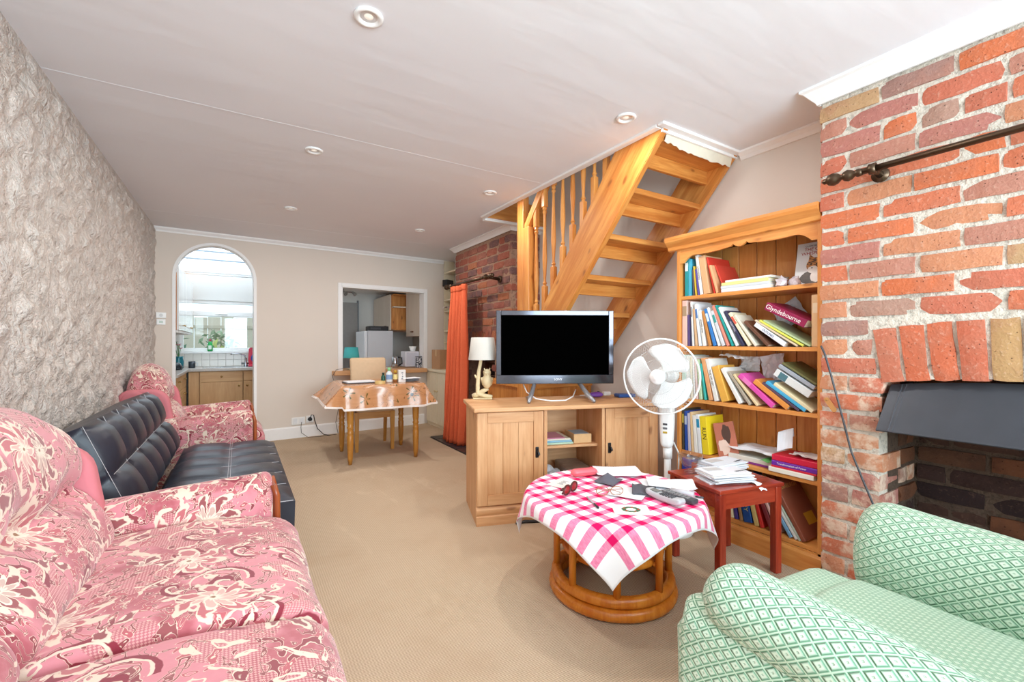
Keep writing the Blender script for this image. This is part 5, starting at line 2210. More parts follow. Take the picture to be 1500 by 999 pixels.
bm = new()
blob(bm, 0.10, 0.045, 0.075, 0.042, -0.0004, sd=2)
link('print_dark_fur', bm, flat((84, 74, 68), 0.4, var=0.2, sc=90), t)
bm = new()
blob(bm, 0.10, 0.112, 0.046, 0.042, -0.0008, sd=5)
prism(bm, [(0.062, 0.135), (0.066, 0.175), (0.092, 0.150)], 'y', -0.0011, -0.0006)
prism(bm, [(0.112, 0.150), (0.136, 0.175), (0.142, 0.135)], 'y', -0.0011, -0.0006)
nb = NB('tabby_print', 0.4)
nb.col(nb.mix(nb.step(nb.noise(nb.mapp(nb.obj(), (40, 40, 120)), 1.0, 3, 0.6), 0.45, 0.58), lin((206, 142, 76)), lin((74, 56, 46))))
link('print_cat_head', bm, nb.m, t)
bm = new()
blob(bm, 0.088, 0.088, 0.027, 0.020, -0.0013, sd=7)
blob(bm, 0.108, 0.050, 0.030, 0.034, -0.0013, sd=8)
link('print_white_fur', bm, flat((246, 244, 240), 0.4), t)
bm = new()
for ex in (0.078, 0.106):
    blob(bm, ex, 0.119, 0.006, 0.004, -0.0016, w=0)
blob(bm, 0.083, 0.097, 0.004, 0.003, -0.0017, w=0)
link('print_eyes', bm, flat((34, 30, 26), 0.3), t)
for body, z, s_, cc in (('THE CAT', 0.203, 0.024, (170, 50, 50)), ('WHISPERER', 0.180, 0.024, (170, 50, 50)), ('CLAIRE BESSANT', 0.222, 0.0125, (110, 116, 130))):
    text('title', body, s_, flat(cc, 0.5), axes((1, 0, 0), (0, 0, 1), (CBW / 2 + 0.006, -0.0008, z)), t)

upright(3, [
    ('wide pale pink illustrated book at the left end of the second shelf', (232, 196, 184), 0.044, 0.292, 0.22, 0, LC(label_col=(176, 150, 120))),
    ('narrow purple patterned paperback on the second shelf', (98, 78, 130), 0.016, 0.20, 0.13, 1),
    ('narrow dark indigo paperback on the second shelf', (60, 54, 86), 0.012, 0.19, 0.13, 2),
    ('tall white thin book on the second shelf', (236, 236, 234), 0.014, 0.282, 0.20, 3, LC(label_col=(120, 120, 126))),
    ('tan paperback between white books on the second shelf', (220, 178, 136), 0.018, 0.235, 0.16, 5),
    ('white book with blue spine foot on the second shelf', (234, 238, 244), 0.022, 0.265, 0.20, 7, LC(label_col=(90, 130, 190))),
    ('white paperback with black spine lettering on the second shelf', (240, 238, 232), 0.026, 0.225, 0.16, 9, LC(title='HOMELAND', tcol=(50, 40, 40))),
    ('orange-brown paperback leaning on the second shelf', (206, 138, 74), 0.022, 0.22, 0.15, 13),
    ('bright blue book leaning on the second shelf', (56, 128, 200), 0.024, 0.235, 0.17, 16, LC(label_col=(216, 232, 244))),
    ('slim white book right of the bright blue one, second shelf', (240, 242, 240), 0.018, 0.245, 0.17, 18),
    ('pale grey book with teal label on the second shelf', (214, 216, 220), 0.024, 0.225, 0.17, 20, LC(label_col=(60, 160, 150))),
    ('salmon pink hardback leaning on the second shelf', (230, 142, 124), 0.020, 0.262, 0.18, 22),
    ('teal hardback leaning in the middle of the second shelf', (36, 158, 150), 0.016, 0.265, 0.18, 24),
    ('slim white paperback right of the teal hardback, second shelf', (238, 238, 236), 0.020, 0.255, 0.17, 26),
    ('dark navy paperback with pale lettering on the second shelf', (58, 58, 84), 0.022, 0.232, 0.15, 29, LC(title='NIGHTFALL', tcol=(220, 216, 226))),
    ('cream paperback with a red foot on the second shelf', (238, 228, 196), 0.022, 0.225, 0.15, 32, LC(label_col=(222, 96, 76))),
    ('plain cream paperback on the second shelf', (232, 224, 204), 0.018, 0.215, 0.15, 35),
    ('brown hardback half hidden by leaning books, second shelf', (112, 74, 56), 0.020, 0.19, 0.17, 44),
    ('fat white book leaning steeply on the second shelf', (236, 238, 242), 0.030, 0.195, 0.17, 54, LC(title='OUTLINES', tcol=(70, 80, 120), tsize=0.016)),
    ('pale beige thin book leaning steeply on the second shelf', (224, 204, 172), 0.012, 0.26, 0.18, 57),
    ('lime yellow thin book leaning under the maroon volume', (222, 222, 96), 0.014, 0.262, 0.19, 58),
    ('pale green thin book directly under the maroon volume', (190, 208, 160), 0.010, 0.27, 0.19, 59),
], 0.028, group=G2, sc_t=0.82)
# maroon volume lying on the leaning books and file at the right end
book('maroon hardback with white script title slanting on the second shelf', (150, 30, 74), 0.042, 0.225, 0.20,
     BKM @ Matrix.Translation((0.755, 0.012, SHZ[3] + 0.098)) @ Matrix.Rotation(math.radians(-62), 4, 'Y'), title='Glyndebourne', tcol=(250, 240, 236), group=G2, tsize=0.034)
t = thing('box_file', 'tan card file standing upright at the right end of the second shelf', 'file', (0, 0, 0))
t.matrix_world = BKM @ Matrix.Translation((0.783, 0.03, SHZ[3] + 0.0006))
bm = new()
box(bm, 0, 0, 0, 0.036, 0.22, 0.262, bev=0.002)
link('case', bm, flat((226, 186, 140), 0.6), t)
bm = new()
box(bm, 0.006, -0.0006, 0.17, 0.030, 0.0002, 0.22)
link('spine_panel', bm, flat((236, 214, 182), 0.6), t)

upright(2, [
    ('mint green spiral-bound pad at the left end of the middle shelf', (196, 226, 212), 0.030, 0.275, 0.20, 0),
    ('white spiral-bound pad beside the mint one, middle shelf', (236, 238, 232), 0.026, 0.272, 0.20, 0),
    ('cream ring-bound booklet on the middle shelf', (234, 226, 202), 0.016, 0.265, 0.19, 1),
    ('thin white booklet next to the cream ring-bound one, middle shelf', (240, 240, 236), 0.012, 0.262, 0.19, 2),
    ('pale pink paperback on the middle shelf', (236, 204, 196), 0.014, 0.255, 0.18, 3),
    ('pale green paperback on the middle shelf', (196, 216, 176), 0.020, 0.25, 0.18, 5),
    ('thin teal booklet on the middle shelf', (60, 180, 168), 0.014, 0.225, 0.16, 8),
    ('salmon orange hardback on the middle shelf', (230, 164, 112), 0.026, 0.262, 0.18, 12),
    ('white paperback with heavy black lettering on the middle shelf', (238, 234, 226), 0.026, 0.258, 0.18, 14, LC(title='THE VALLEY', tcol=(40, 36, 36), tsize=0.018)),
    ('orange-yellow book with a black squiggle on the middle shelf', (234, 176, 76), 0.046, 0.215, 0.16, 18),
    ('white hardback leaning right of the orange-yellow book', (238, 236, 230), 0.024, 0.225, 0.17, 30),
    ('grey-brown paperback leaning on the middle shelf', (176, 164, 146), 0.016, 0.22, 0.16, 36),
    ('beige paperback leaning on the middle shelf', (230, 208, 162), 0.014, 0.215, 0.16, 40),
    ('magenta pink hardback leaning on the middle shelf', (226, 84, 172), 0.028, 0.245, 0.19, 50, LC(label_col=(236, 130, 190))),
    ('orange paperback leaning right of the magenta book', (228, 148, 70), 0.028, 0.22, 0.17, 54),
    ('dark plum thin book leaning on the middle shelf', (92, 70, 92), 0.012, 0.225, 0.17, 55),
    ('sky-blue hardback leaning on the middle shelf', (74, 172, 214), 0.018, 0.235, 0.17, 56),
    ('cream hardback leaning right of the sky-blue book', (236, 222, 182), 0.018, 0.225, 0.17, 56),
], 0.026, group=G3)
book('white book with a grey keyhole picture, slanting at the right of the middle shelf', (226, 226, 222), 0.040, 0.20, 0.18,
     BKM @ Matrix.Translation((0.775, 0.012, SHZ[2] + 0.075)) @ Matrix.Rotation(math.radians(-58), 4, 'Y'), group=G3, label_col=(80, 120, 130))
book('grey hardback slanting above the keyhole book, middle shelf', (168, 174, 182), 0.020, 0.20, 0.18,
     BKM @ Matrix.Translation((0.800, 0.012, SHZ[2] + 0.118)) @ Matrix.Rotation(math.radians(-58), 4, 'Y'), group=G3)
book('olive green magazine slanting topmost on the middle shelf', (112, 112, 70), 0.010, 0.19, 0.20,
     BKM @ Matrix.Translation((0.810, 0.012, SHZ[2] + 0.142)) @ Matrix.Rotation(math.radians(-58), 4, 'Y'), group=G3)


def crumple(label, center, R, w, d, seed, amp=0.03, col=None, nm='crumpled_paper', rot=None, n=10):
    bm = new()
    off = Vector((seed * 3.7, seed * 1.3, 0))
    sheet(bm, lambda u, v: ((u - 0.5) * w, (v - 0.5) * d, amp * noise.noise(Vector((u * 3, v * 3, 0)) + off) + amp * 0.5 * noise.noise(Vector((u * 7, v * 7, 3)) + off)), n, n, 0.0012)
    o = link(nm, bm, col or M_PAPER)
    o.matrix_world = Matrix.Translation(center) @ R
    return tag(o, label, 'paper')


RB = BKM.to_3x3().to_4x4()
crumple('crumpled white paper stuffed upright behind the magenta book', BKM @ Vector((0.49, 0.235, SHZ[2] + 0.205)), RB @ Matrix.Rotation(math.radians(84), 4, 'X') @ Matrix.Rotation(0.2, 4, 'Z'), 0.13, 0.16, 1, 0.03)
crumple('creased white letter lying on the orange books, middle shelf', BKM @ Vector((0.345, 0.24, SHZ[2] + 0.225)), RB @ Matrix.Rotation(math.radians(82), 4, 'X'), 0.12, 0.09, 2, 0.02)
crumple('small white crumpled receipt right of the stuffed paper, middle shelf', BKM @ Vector((0.645, 0.235, SHZ[2] + 0.19)), RB @ Matrix.Rotation(math.radians(80), 4, 'X') @ Matrix.Rotation(-0.4, 4, 'Z'), 0.10, 0.09, 3, 0.03)
crumple('white paper draped over the upright books, middle shelf', BKM @ Vector((0.31, 0.13, SHZ[2] + 0.272)), RB @ Matrix.Rotation(math.radians(8), 4, 'Y'), 0.13, 0.10, 4, 0.018)
crumple('white and blue leaflet poking up among the leaning books, second shelf', BKM @ Vector((0.575, 0.24, SHZ[3] + 0.19)), RB @ Matrix.Rotation(math.radians(82), 4, 'X') @ Matrix.Rotation(0.6, 4, 'Z'), 0.15, 0.13, 5, 0.020, flat((214, 226, 240), 0.6, var=0.1, sc=20))

upright(1, [
    ('thin black and yellow paperback at the left end of the fourth shelf', (70, 66, 54), 0.016, 0.262, 0.17, 0, LC(label_col=(206, 190, 80))),
    ('royal blue paperback on the fourth shelf', (40, 84, 176), 0.020, 0.250, 0.17, 1, LC(label_col=(200, 214, 236))),
    ('pale lilac paperback on the fourth shelf', (206, 204, 222), 0.018, 0.240, 0.17, 2),
    ('beige paperback on the fourth shelf', (228, 196, 150), 0.016, 0.250, 0.18, 3),
    ('white paperback on the fourth shelf', (238, 236, 228), 0.024, 0.232, 0.16, 4),
    ('white paperback with blue bands on the fourth shelf', (236, 240, 242), 0.024, 0.240, 0.17, 5, LC(label_col=(40, 150, 190))),
    ('bright yellow hardback with black lettering on the fourth shelf', (244, 216, 40), 0.046, 0.232, 0.17, 6, LC(title='RUN', tcol=(30, 30, 26), tsize=0.036)),
], 0.026, group=G4)
# photo book facing out
t = thing('book', 'terracotta book with a horse photo leaning face out on the fourth shelf', 'book')
t.matrix_world = BKM @ Matrix.Translation((0.278, 0.03, SHZ[1] + 0.0026)) @ Matrix.Rotation(math.radians(-14), 4, 'Y') @ Matrix.Rotation(math.radians(18), 4, 'Z') @ Matrix.Rotation(math.radians(-6), 4, 'X')
bm = new()
box(bm, 0, 0, 0, 0.115, 0.012, 0.20, bev=0.001)
link('cover', bm, flat((190, 112, 88), 0.4), t)
bm = new()
blob(bm, 0.065, 0.13, 0.026, 0.056, -0.0004, sd=3, w=0.5)
link('print_horse', bm, flat((84, 58, 48), 0.4), t)
bm = new()
blob(bm, 0.045, 0.055, 0.032, 0.045, -0.0009, sd=9, w=0.5)
link('print_pale_figure', bm, flat((236, 206, 190), 0.4), t)
# flat pile on the fourth shelf
z = SHZ[1] + 0.0006
for lab, col, T, H, D, sx, y, tit in (
        ('purple covered magazine lying under the documents on the fourth shelf', (140, 60, 146), 0.012, 0.25, 0.20, 0.578, 0.045, None),
        ('thick white document wallet lying on the purple magazine', (236, 234, 226), 0.026, 0.25, 0.20, 0.580, 0.045, None)):
    book(lab, col, T, H, D, BKM @ Matrix.Translation((sx, y, z)) @ Matrix.Rotation(-math.pi / 2, 4, 'Y'), group=G4)
    z += T + 0.0006
crumple('large sheet of white paper spread on the document wallet, fourth shelf', BKM @ Vector((0.472, 0.145, z + 0.036)), RB, 0.28, 0.21, 7, 0.016)
z = SHZ[1] + 0.0006
for lab, col, T, sx, tit, y in (
        ('thick white book at the bottom of the right-hand stack, fourth shelf', (240, 232, 216), 0.024, 0.805, None, 0.004),
        ('red book lying second in the right-hand stack, fourth shelf', (206, 30, 56), 0.010, 0.815, None, 0.012),
        ('purple book with white spine title in the right-hand stack, fourth shelf', (112, 40, 160), 0.024, 0.818, 'Transformation of Power', 0.012),
        ('red speckled box set topmost in the right-hand stack, fourth shelf', (214, 28, 62), 0.030, 0.815, None, 0.02)):
    book(lab, col, T, 0.22, 0.19, BKM @ Matrix.Translation((sx, y, z)) @ Matrix.Rotation(-math.pi / 2, 4, 'Y'), group=G4, title=tit, tsize=0.014)
    z += T + 0.0006
crumple('folded white leaflet on the red speckled box set', BKM @ Vector((0.735, 0.10, z + 0.012)), RB, 0.13, 0.12, 9, 0.012, flat((232, 226, 222), 0.6))
o = tag(link('bent_card', sheet(new(), lambda u, v: (0.07 * u, 0.06 * (v - 0.5) + 0.02 * math.sin(u * 3), 0.10 * math.sin(v * 2.6) + 0.03 * u), 6, 10, 0.0012), M_PAPER), 'bent white card curling up on the red speckled box set', 'card')
o.matrix_world = BKM @ Matrix.Translation((0.60, 0.07, SHZ[1] + 0.103)) @ Matrix.Rotation(0.3, 4, 'Z')
o = tag(link('green_leaflet', sheet(new(), lambda u, v: (0.045 * u, 0.12 * v, 0.004 * math.sin(u * 5 + v * 3)), 5, 5, 0.0012), flat((110, 180, 100), 0.6)), 'green leaflet sticking out between paper pile and white book', 'leaflet')
o.matrix_world = BKM @ Matrix.Translation((0.536, 0.005, SHZ[1] + 0.0445))

upright(0, [
    ('blue box-shaped book at the left end of the bottom shelf', (28, 70, 190), 0.070, 0.275, 0.20, 0),
    ('orange-red paperback beside the blue one, bottom shelf', (224, 96, 56), 0.030, 0.26, 0.18, 0),
    ('cream paperback hidden low at the left of the bottom shelf', (230, 210, 160), 0.05, 0.22, 0.17, 0),
    ('thin red paperback on the bottom shelf', (196, 50, 46), 0.012, 0.225, 0.15, 5, LC(gap=0.085)),
    ('white patterned paperback, first of two, on the bottom shelf', (236, 226, 206), 0.024, 0.225, 0.15, 6),
    ('white patterned paperback with grey label on the bottom shelf', (234, 230, 220), 0.024, 0.225, 0.15, 7, LC(label_col=(150, 150, 146))),
    ('cream paperback with black spine panel on the bottom shelf', (236, 226, 190), 0.020, 0.23, 0.15, 8, LC(label_col=(60, 56, 50))),
    ('indigo paperback on the bottom shelf', (66, 52, 134), 0.022, 0.235, 0.16, 9),
    ('brown paperback left of the big blue guide, bottom shelf', (176, 134, 92), 0.018, 0.24, 0.17, 11),
    ('big blue guide with yellow lettering on the bottom shelf', (26, 82, 158), 0.048, 0.262, 0.19, 12, LC(title='GUERNSEY', tcol=(240, 226, 120), tsize=0.034)),
    ('straw-coloured hardback right of the blue guide, bottom shelf', (220, 192, 122), 0.026, 0.25, 0.18, 14),
    ('bright red paperback behind the table leg, bottom shelf', (206, 46, 40), 0.018, 0.24, 0.17, 15),
    ('dark maroon hardback on the bottom shelf', (130, 44, 52), 0.022, 0.215, 0.17, 22),
    ('pale pink paperback on the bottom shelf', (226, 180, 170), 0.014, 0.215, 0.17, 25),
    ('light blue hardback leaning on the bottom shelf', (126, 176, 214), 0.018, 0.27, 0.18, 32, LC(gap=0.012)),
    ('white hardback leaning right of the light blue one, bottom shelf', (232, 234, 230), 0.014, 0.275, 0.18, 33),
    ('pale sage hardback under the big brown book, bottom shelf', (196, 206, 190), 0.012, 0.28, 0.19, 33),
    ('large brown hardback leaning at the right of the bottom shelf', (150, 84, 62), 0.022, 0.305, 0.22, 31),
], 0.026, group=G5)
# print on the big brown cover
brown = [o for o in bpy.data.objects if o.get('label') == 'large brown hardback leaning at the right of the bottom shelf'][0]
text('title', 'EDINBURGH', 0.030, flat((214, 160, 96), 0.4), axes((0, 1, 0), (0, 0, 1), (0.0224, 0.1, 0.268)), brown)
bm = new()
box(bm, 0.0220, 0.10, 0.06, 0.0224, 0.19, 0.12)
link('cover_panel', bm, flat((222, 170, 50), 0.4), brown)

# ================================================================== THINGS ON THE TV BENCH
tv = thing('television', 'wide black flat television with silver-grey frame on the pine bench', 'television', (1.90, 2.50, BHT + 0.003), -math.radians(29))
TW, TZ0, TZ1 = 0.415, 0.118, 0.633
M_BEZ = flat((84, 84, 92), 0.12, 0.75, var=0.05)
bm = new()
box(bm, -TW, 0.012, TZ0, TW, 0.065, TZ1, bev=0.012)
box(bm, -0.28, 0.06, TZ0 + 0.06, 0.28, 0.10, TZ1 - 0.1, bev=0.01)
link('back_housing', bm, M_BLACK, tv)
bm = new()
fs, fb_ = 0.034, 0.062
for x0, x1, z0, z1 in ((-TW, -TW + fs, TZ0 + fb_, TZ1), (TW - fs, TW, TZ0 + fb_, TZ1), (-TW + fs, TW - fs, TZ1 - fs, TZ1), (-TW, TW, TZ0, TZ0 + fb_)):
    box(bm, x0, -0.004, z0, x1, 0.013, z1, bev=0.003)
link('bezel', bm, M_BEZ, tv)
bm = new()
box(bm, -TW + fs, 0.002, TZ0 + fb_, TW - fs, 0.012, TZ1 - fs)
nb = NB('blank_screen', 0.6, 0.0)
nb.b.inputs['Base Color'].default_value = (0.0005, 0.0005, 0.0005, 1)
link('screen', bm, nb.m, tv)
text('logo', 'SONY', 0.022, flat((226, 228, 232), 0.3), axes((1, 0, 0), (0, 0, 1), (0.02, -0.0046, TZ0 + 0.031)), tv)
for sx, dx, dy in ((-0.14, -0.06, -0.15), (0.17, 0.08, -0.13)):
    bm = new()
    tube(bm, [(sx, 0.03, TZ0 + 0.01), (sx + dx * 0.7, dy * 0.55, 0.035), (sx + dx, dy, 0.008)], [0.014, 0.017, 0.011], 8)
    tube(bm, [(sx + dx * 0.7, dy * 0.55, 0.035), (sx + dx * 0.9, 0.12, 0.008)], [0.012, 0.008], 8)
    link('leg', bm, flat((170, 172, 178), 0.3, 0.6), tv, smooth=True)
# owl branch lamp
t = thing('table_lamp', 'cream owl-on-a-branch lamp with pale shade on the pine bench', 'lamp', (1.520, 2.872, BHT + 0.001), -0.5)
M_RESIN = flat((226, 206, 164), 0.6, var=0.1, sc=50)
bm = new()
pts = [(0.075, -0.02, 0.012), (0.03, 0.0, 0.03), (-0.02, 0.0, 0.05), (-0.03, 0, 0.12), (-0.02, 0, 0.2), (-0.012, 0, 0.30)]
tube(bm, [(-0.075, 0.01, 0.0185), (-0.04, 0.005, 0.03), (0.0, 0.0, 0.055), (0.04, -0.015, 0.075)], [0.016, 0.019, 0.017, 0.012], 9)
tube(bm, [(0.07, -0.02, 0.0165), (0.02, -0.01, 0.022), (-0.036, 0, 0.035), (-0.036, 0, 0.1), (-0.028, 0, 0.2), (-0.012, 0, 0.29)], [0.012, 0.016, 0.018, 0.016, 0.014, 0.012], 9)
tube(bm, [(-0.024, 0, 0.13), (-0.05, 0, 0.16), (-0.058, 0, 0.175)], [0.010, 0.008, 0.005], 7)
box(bm, -0.07, -0.045, 0, 0.07, 0.045, 0.008, bev=0.003)
link('branch_base', bm, M_RESIN, t, smooth=True)
bm = new()
lathe(bm, [(0.004, 0.0), (0.022, 0.01), (0.034, 0.035), (0.036, 0.06), (0.030, 0.085), (0.024, 0.096), (0.028, 0.108), (0.028, 0.125), (0.018, 0.138), (0.004, 0.142)], 14, Matrix.Translation((0.032, -0.022, 0.076)))
tube(bm, [(0.032, -0.052, 0.182), (0.032, -0.060, 0.174)], [0.006, 0.002], 6)
for sx in (-1, 1):
    tube(bm, [(0.032 + sx * 0.012, -0.047, 0.19), (0.032 + sx * 0.012, -0.052, 0.19)], 0.007, 8)
    tube(bm, [(0.032 + sx * 0.034, -0.02, 0.155), (0.032 + sx * 0.030, -0.005, 0.10)], [0.014, 0.006], 7)
    tube(bm, [(0.032 + sx * 0.016, -0.03, 0.19 + 0.02), (0.032 + sx * 0.022, -0.03, 0.226)], [0.008, 0.002], 6)
link('owl', bm, M_RESIN, t, smooth=True)
bm = new()
lathe(bm, [(0.104, 0.285), (0.084, 0.447), (0.081, 0.447), (0.101, 0.285)], 32, cap=False)
for k in range(3):
    a = k * 2.094
    tube(bm, [(0, 0, 0.30), (0.1 * math.cos(a), 0.1 * math.sin(a), 0.30)], 0.0018, 5)
link('lamp_shade', bm, flat((208, 203, 194), 0.8, var=0.03, sc=120), t, smooth=True)
# mouse, blue gadget, plug, cable
t = thing('computer_mouse', 'shiny purple computer mouse on the pine bench by the television foot', 'mouse', (2.30, 2.52, BHT), 1.1)
bm = new()
soft(bm, rrect(0.062, 0.036, 0.016, 5, 0.006), lambda a, b, s: (a, -0.055 + s, 0.018 + b * (1 - 0.35 * abs(s / 0.11 - 0.45) * 2)), 0.11, 0.03, 5, 4)
link('shell', bm, flat((140, 84, 190), 0.15), t, smooth=True)
bm = new()
tube(bm, [(0, -0.03, 0.036), (0, -0.012, 0.042)], 0.004, 8)
link('wheel', bm, M_BLACK, t)
o = tag(link('modem', box(new(), -0.07, -0.045, 0, 0.07, 0.045, 0.026, bev=0.009), flat((36, 84, 156), 0.3)), 'dark blue plastic gadget on the bench behind the fan', 'gadget')
o.location, o.rotation_euler = (2.485, 2.405, BHT + 0.0005), (0, 0, -0.3)
t = thing('plug_adaptor', 'white plug adaptor lying at the back of the pine bench', 'plug', onb(1.09, 0.43, BHT + 0.0005), brz)
bm = new()
box(bm, -0.03, -0.02, 0, 0.03, 0.02, 0.03, bev=0.006)
link('body', bm, M_PLASTIC, t)
bm = new()
tube(bm, [(-0.03, 0, 0.012), (-0.08, -0.01, 0.006), (-0.16, 0.01, 0.005), (-0.22, 0.0, 0.005)], 0.003, 6)
link('cord', bm, M_PLASTIC, t, smooth=True)
bm = new()
q = [onb(0.385, 0.30, BHT + 0.112), onb(0.40, 0.26, BHT + 0.06), onb(0.45, 0.20, BHT + 0.02), onb(0.55, 0.17, BHT + 0.006), onb(0.66, 0.18, BHT + 0.006), onb(0.75, 0.27, BHT + 0.02), onb(0.80, 0.34, BHT + 0.06)]
tube(bm, q, 0.0045, 7)
tag(link('aerial_cable', bm, M_PLASTIC, smooth=True), 'white aerial cable looping under the television', 'cable')
# inside the open middle
z = 0.4636
for lab, col, T, H, D, ang in (
        ('pale green magazine at the bottom of the bench shelf pile', (186, 214, 190), 0.012, 0.21, 0.28, 0.05),
        ('light blue atlas in the middle of the bench shelf pile', (140, 186, 208), 0.014, 0.20, 0.28, -0.04),
        ('cream magazine below the pink leaflet, bench shelf pile', (232, 226, 206), 0.010, 0.19, 0.24, 0.02),
        ('pink illustrated leaflet topmost on the bench shelf pile', (206, 130, 160), 0.006, 0.15, 0.2, 0.0)):
    M = BM @ Matrix.Translation((0.475 + H, 0.10, z)) @ Matrix.Rotation(ang * 0.4, 4, 'Z') @ Matrix.Rotation(-math.pi / 2, 4, 'Y')
    book(lab, col, T, H, D, M, group='magazines on the bench shelf')
    z += T + 0.0008
t = thing('card_box', 'small tan card box with a blue lid panel on the bench shelf', 'box', onb(0.755, 0.17, 0.4636), brz)
bm = new()
box(bm, -0.065, -0.07, 0, 0.065, 0.11, 0.062, bev=0.003)
link('body', bm, flat((222, 178, 126), 0.6), t)
bm = new()
box(bm, -0.055, -0.055, 0.062, 0.05, 0.08, 0.0635)
link('lid_panel', bm, flat((150, 176, 190), 0.4), t)
o = tag(link('pink_folder', box(new(), 0.475, 0.06, 0.1285, 0.60, 0.35, 0.19, bev=0.004), flat((206, 60, 104), 0.5)), 'raspberry pink folder on the floor of the open bench compartment', 'folder')
o.matrix_world = BM
o = crumple('white plastic bag of papers in the open bench compartment', onb(0.56, 0.17, 0.245), Matrix.Rotation(brz, 4, 'Z'), 0.16, 0.26, 12, 0.05, M_PAPER, 'paper_bag')
t = thing('parcel', 'clear wrapped silver parcel on the floor of the bench compartment', 'parcel', onb(0.74, 0.24, 0.1285), brz)
bm = new()
box(bm, -0.09, -0.15, 0, 0.09, 0.15, 0.16, bev=0.012)
link('body', bm, flat((150, 128, 112), 0.25, var=0.15, sc=20), t)
bm = new()
box(bm, -0.085, -0.152, 0.12, 0.085, -0.148, 0.155)
link('silver_band', bm, flat((214, 214, 220), 0.2, var=0.15, sc=40), t)

# ================================================================== PEDESTAL FAN
fn = thing('pedestal_fan', 'white three-bladed pedestal fan in front of the pine bench end', 'fan', (2.265, 1.835, 0), math.radians(-66))
bm = new()
lathe(bm, [(0.15, 0), (0.15, 0.012), (0.13, 0.026), (0.05, 0.04), (0.028, 0.06), (0.0, 0.06)], 28)
link('base', bm, M_PLASTIC, fn, smooth=True)
bm = new()
tube(bm, [(0, 0, 0.05), (0, 0, 0.50)], 0.021, 14)
tube(bm, [(0, 0, 0.44), (0, 0, 0.51)], 0.028, 14)
link('pole', bm, M_PLASTIC, fn, smooth=True)
bm = new()
soft(bm, rrect(0.088, 0.075, 0.03, 5), lambda a, b, s: (a * (0.8 + 0.2 * min(1, s / 0.15)), b - 0.012, 0.505 + s), 0.33, 0.03, 4, 6)
ctrl = link('control_box', bm, M_PLASTIC, fn, smooth=True)
for k, cc in enumerate(((70, 70, 74), (110, 110, 112), (190, 160, 60))):
    bm = new()
    box(bm, -0.014, -0.054, 0.60 + 0.025 * (2 - k), 0.012, -0.048, 0.612 + 0.025 * (2 - k), bev=0.002)
    link('button', bm, flat(cc, 0.4), ctrl)
FZ, FYO = 0.955, -0.155
bm = new()
tube(bm, [(0, -0.02, 0.84), (0, -0.005, FZ - 0.03), (0, -0.03, FZ)], [0.03, 0.034, 0.045], 12)
tube(bm, [(0, 0.09, FZ), (0, 0.07, FZ), (0, -0.06, FZ)], [0.035, 0.055, 0.058], 16)
link('motor_housing', bm, M_PLASTIC, fn, smooth=True)
GR, GD = 0.222, 0.062
bm = new()
tube(bm, [(GR * math.cos(2 * math.pi * i / 48), FYO, FZ + GR * math.sin(2 * math.pi * i / 48)) for i in range(48)], 0.0055, 8, closed=True)
link('guard_rim', bm, M_PLASTIC, fn, smooth=True)
for nm, sgn in (('front_guard', -1), ('rear_guard', 1)):
    bm = new()
    for k in range(72):
        a0 = 2 * math.pi * k / 72
        for hand in ((1, -1) if sgn < 0 else (1,)):
            pts = []
            for q in range(6):
                r = 0.042 + (GR - 0.042) * q / 5
                a = a0 + hand * 0.55 * (q / 5)
                pts.append((r * math.cos(a), FYO + sgn * GD * (1 - (q / 5) ** 2.4), FZ + r * math.sin(a)))
            tube(bm, pts, 0.00055, 3, cap=False)
    for r in (0.10, 0.16):
        qq = (r - 0.042) / (GR - 0.042)
        tube(bm, [(r * math.cos(2 * math.pi * i / 40), FYO + sgn * GD * (1 - qq ** 2.4), FZ + r * math.sin(2 * math.pi * i / 40)) for i in range(40)], 0.001, 4, closed=True)
    link(nm, bm, flat((206, 206, 204), 0.4), fn)
bm = new()
MH = Matrix.Translation((0, FYO - GD - 0.012, FZ)) @ Matrix.Rotation(math.radians(90), 4, 'X')
lathe(bm, [(0.0, 0.012), (0.018, 0.012), (0.022, 0.006), (0.034, 0.004), (0.044, -0.004), (0.044, -0.012), (0.0, -0.012)], 24, MH, cap=False)
link('guard_badge', bm, M_PLASTIC, fn, smooth=True)
bm = new()
lathe(bm, [(0.0, 0.03), (0.03, 0.026), (0.036, 0.012), (0.036, -0.03), (0.0, -0.03)], 20, Matrix.Translation((0, FYO, FZ)) @ Matrix.Rotation(math.radians(90), 4, 'X'), cap=False)
link('hub', bm, M_PLASTIC, fn, smooth=True)
for a0 in (62, 182, 302):
    bm = new()

    def blade(u, v, a0=a0):
        r = 0.030 + 0.168 * u
        half = math.radians(14 + 40 * math.sin(min(1.0, u * 1.25) * math.pi / 2) ** 1.1)
        if u > 0.72:
            half *= math.sqrt(max(0.0, 1 - ((u - 0.72) / 0.29) ** 2))
        a = math.radians(a0) + (v - 0.5) * 2 * half + 0.25 * (u - 0.5)
        return (r * math.cos(a), FYO - 0.002 + 0.022 * (v - 0.5) * (0.4 + u), FZ + r * math.sin(a))
    sheet(bm, blade, 14, 10, 0.002)
    link('blade', bm, flat((238, 238, 236), 0.35, var=0.01), fn, smooth=True)
bm = new()
tube(bm, [(0.03, 0.02, 0.54), (0.06, 0.03, 0.47), (0.055, 0.035, 0.30), (0.04, 0.05, 0.10), (-0.03, 0.12, 0.045), (-0.10, 0.2, 0.006)], 0.005, 7)
link('cord', bm, flat((222, 222, 220), 0.4), fn, smooth=True)

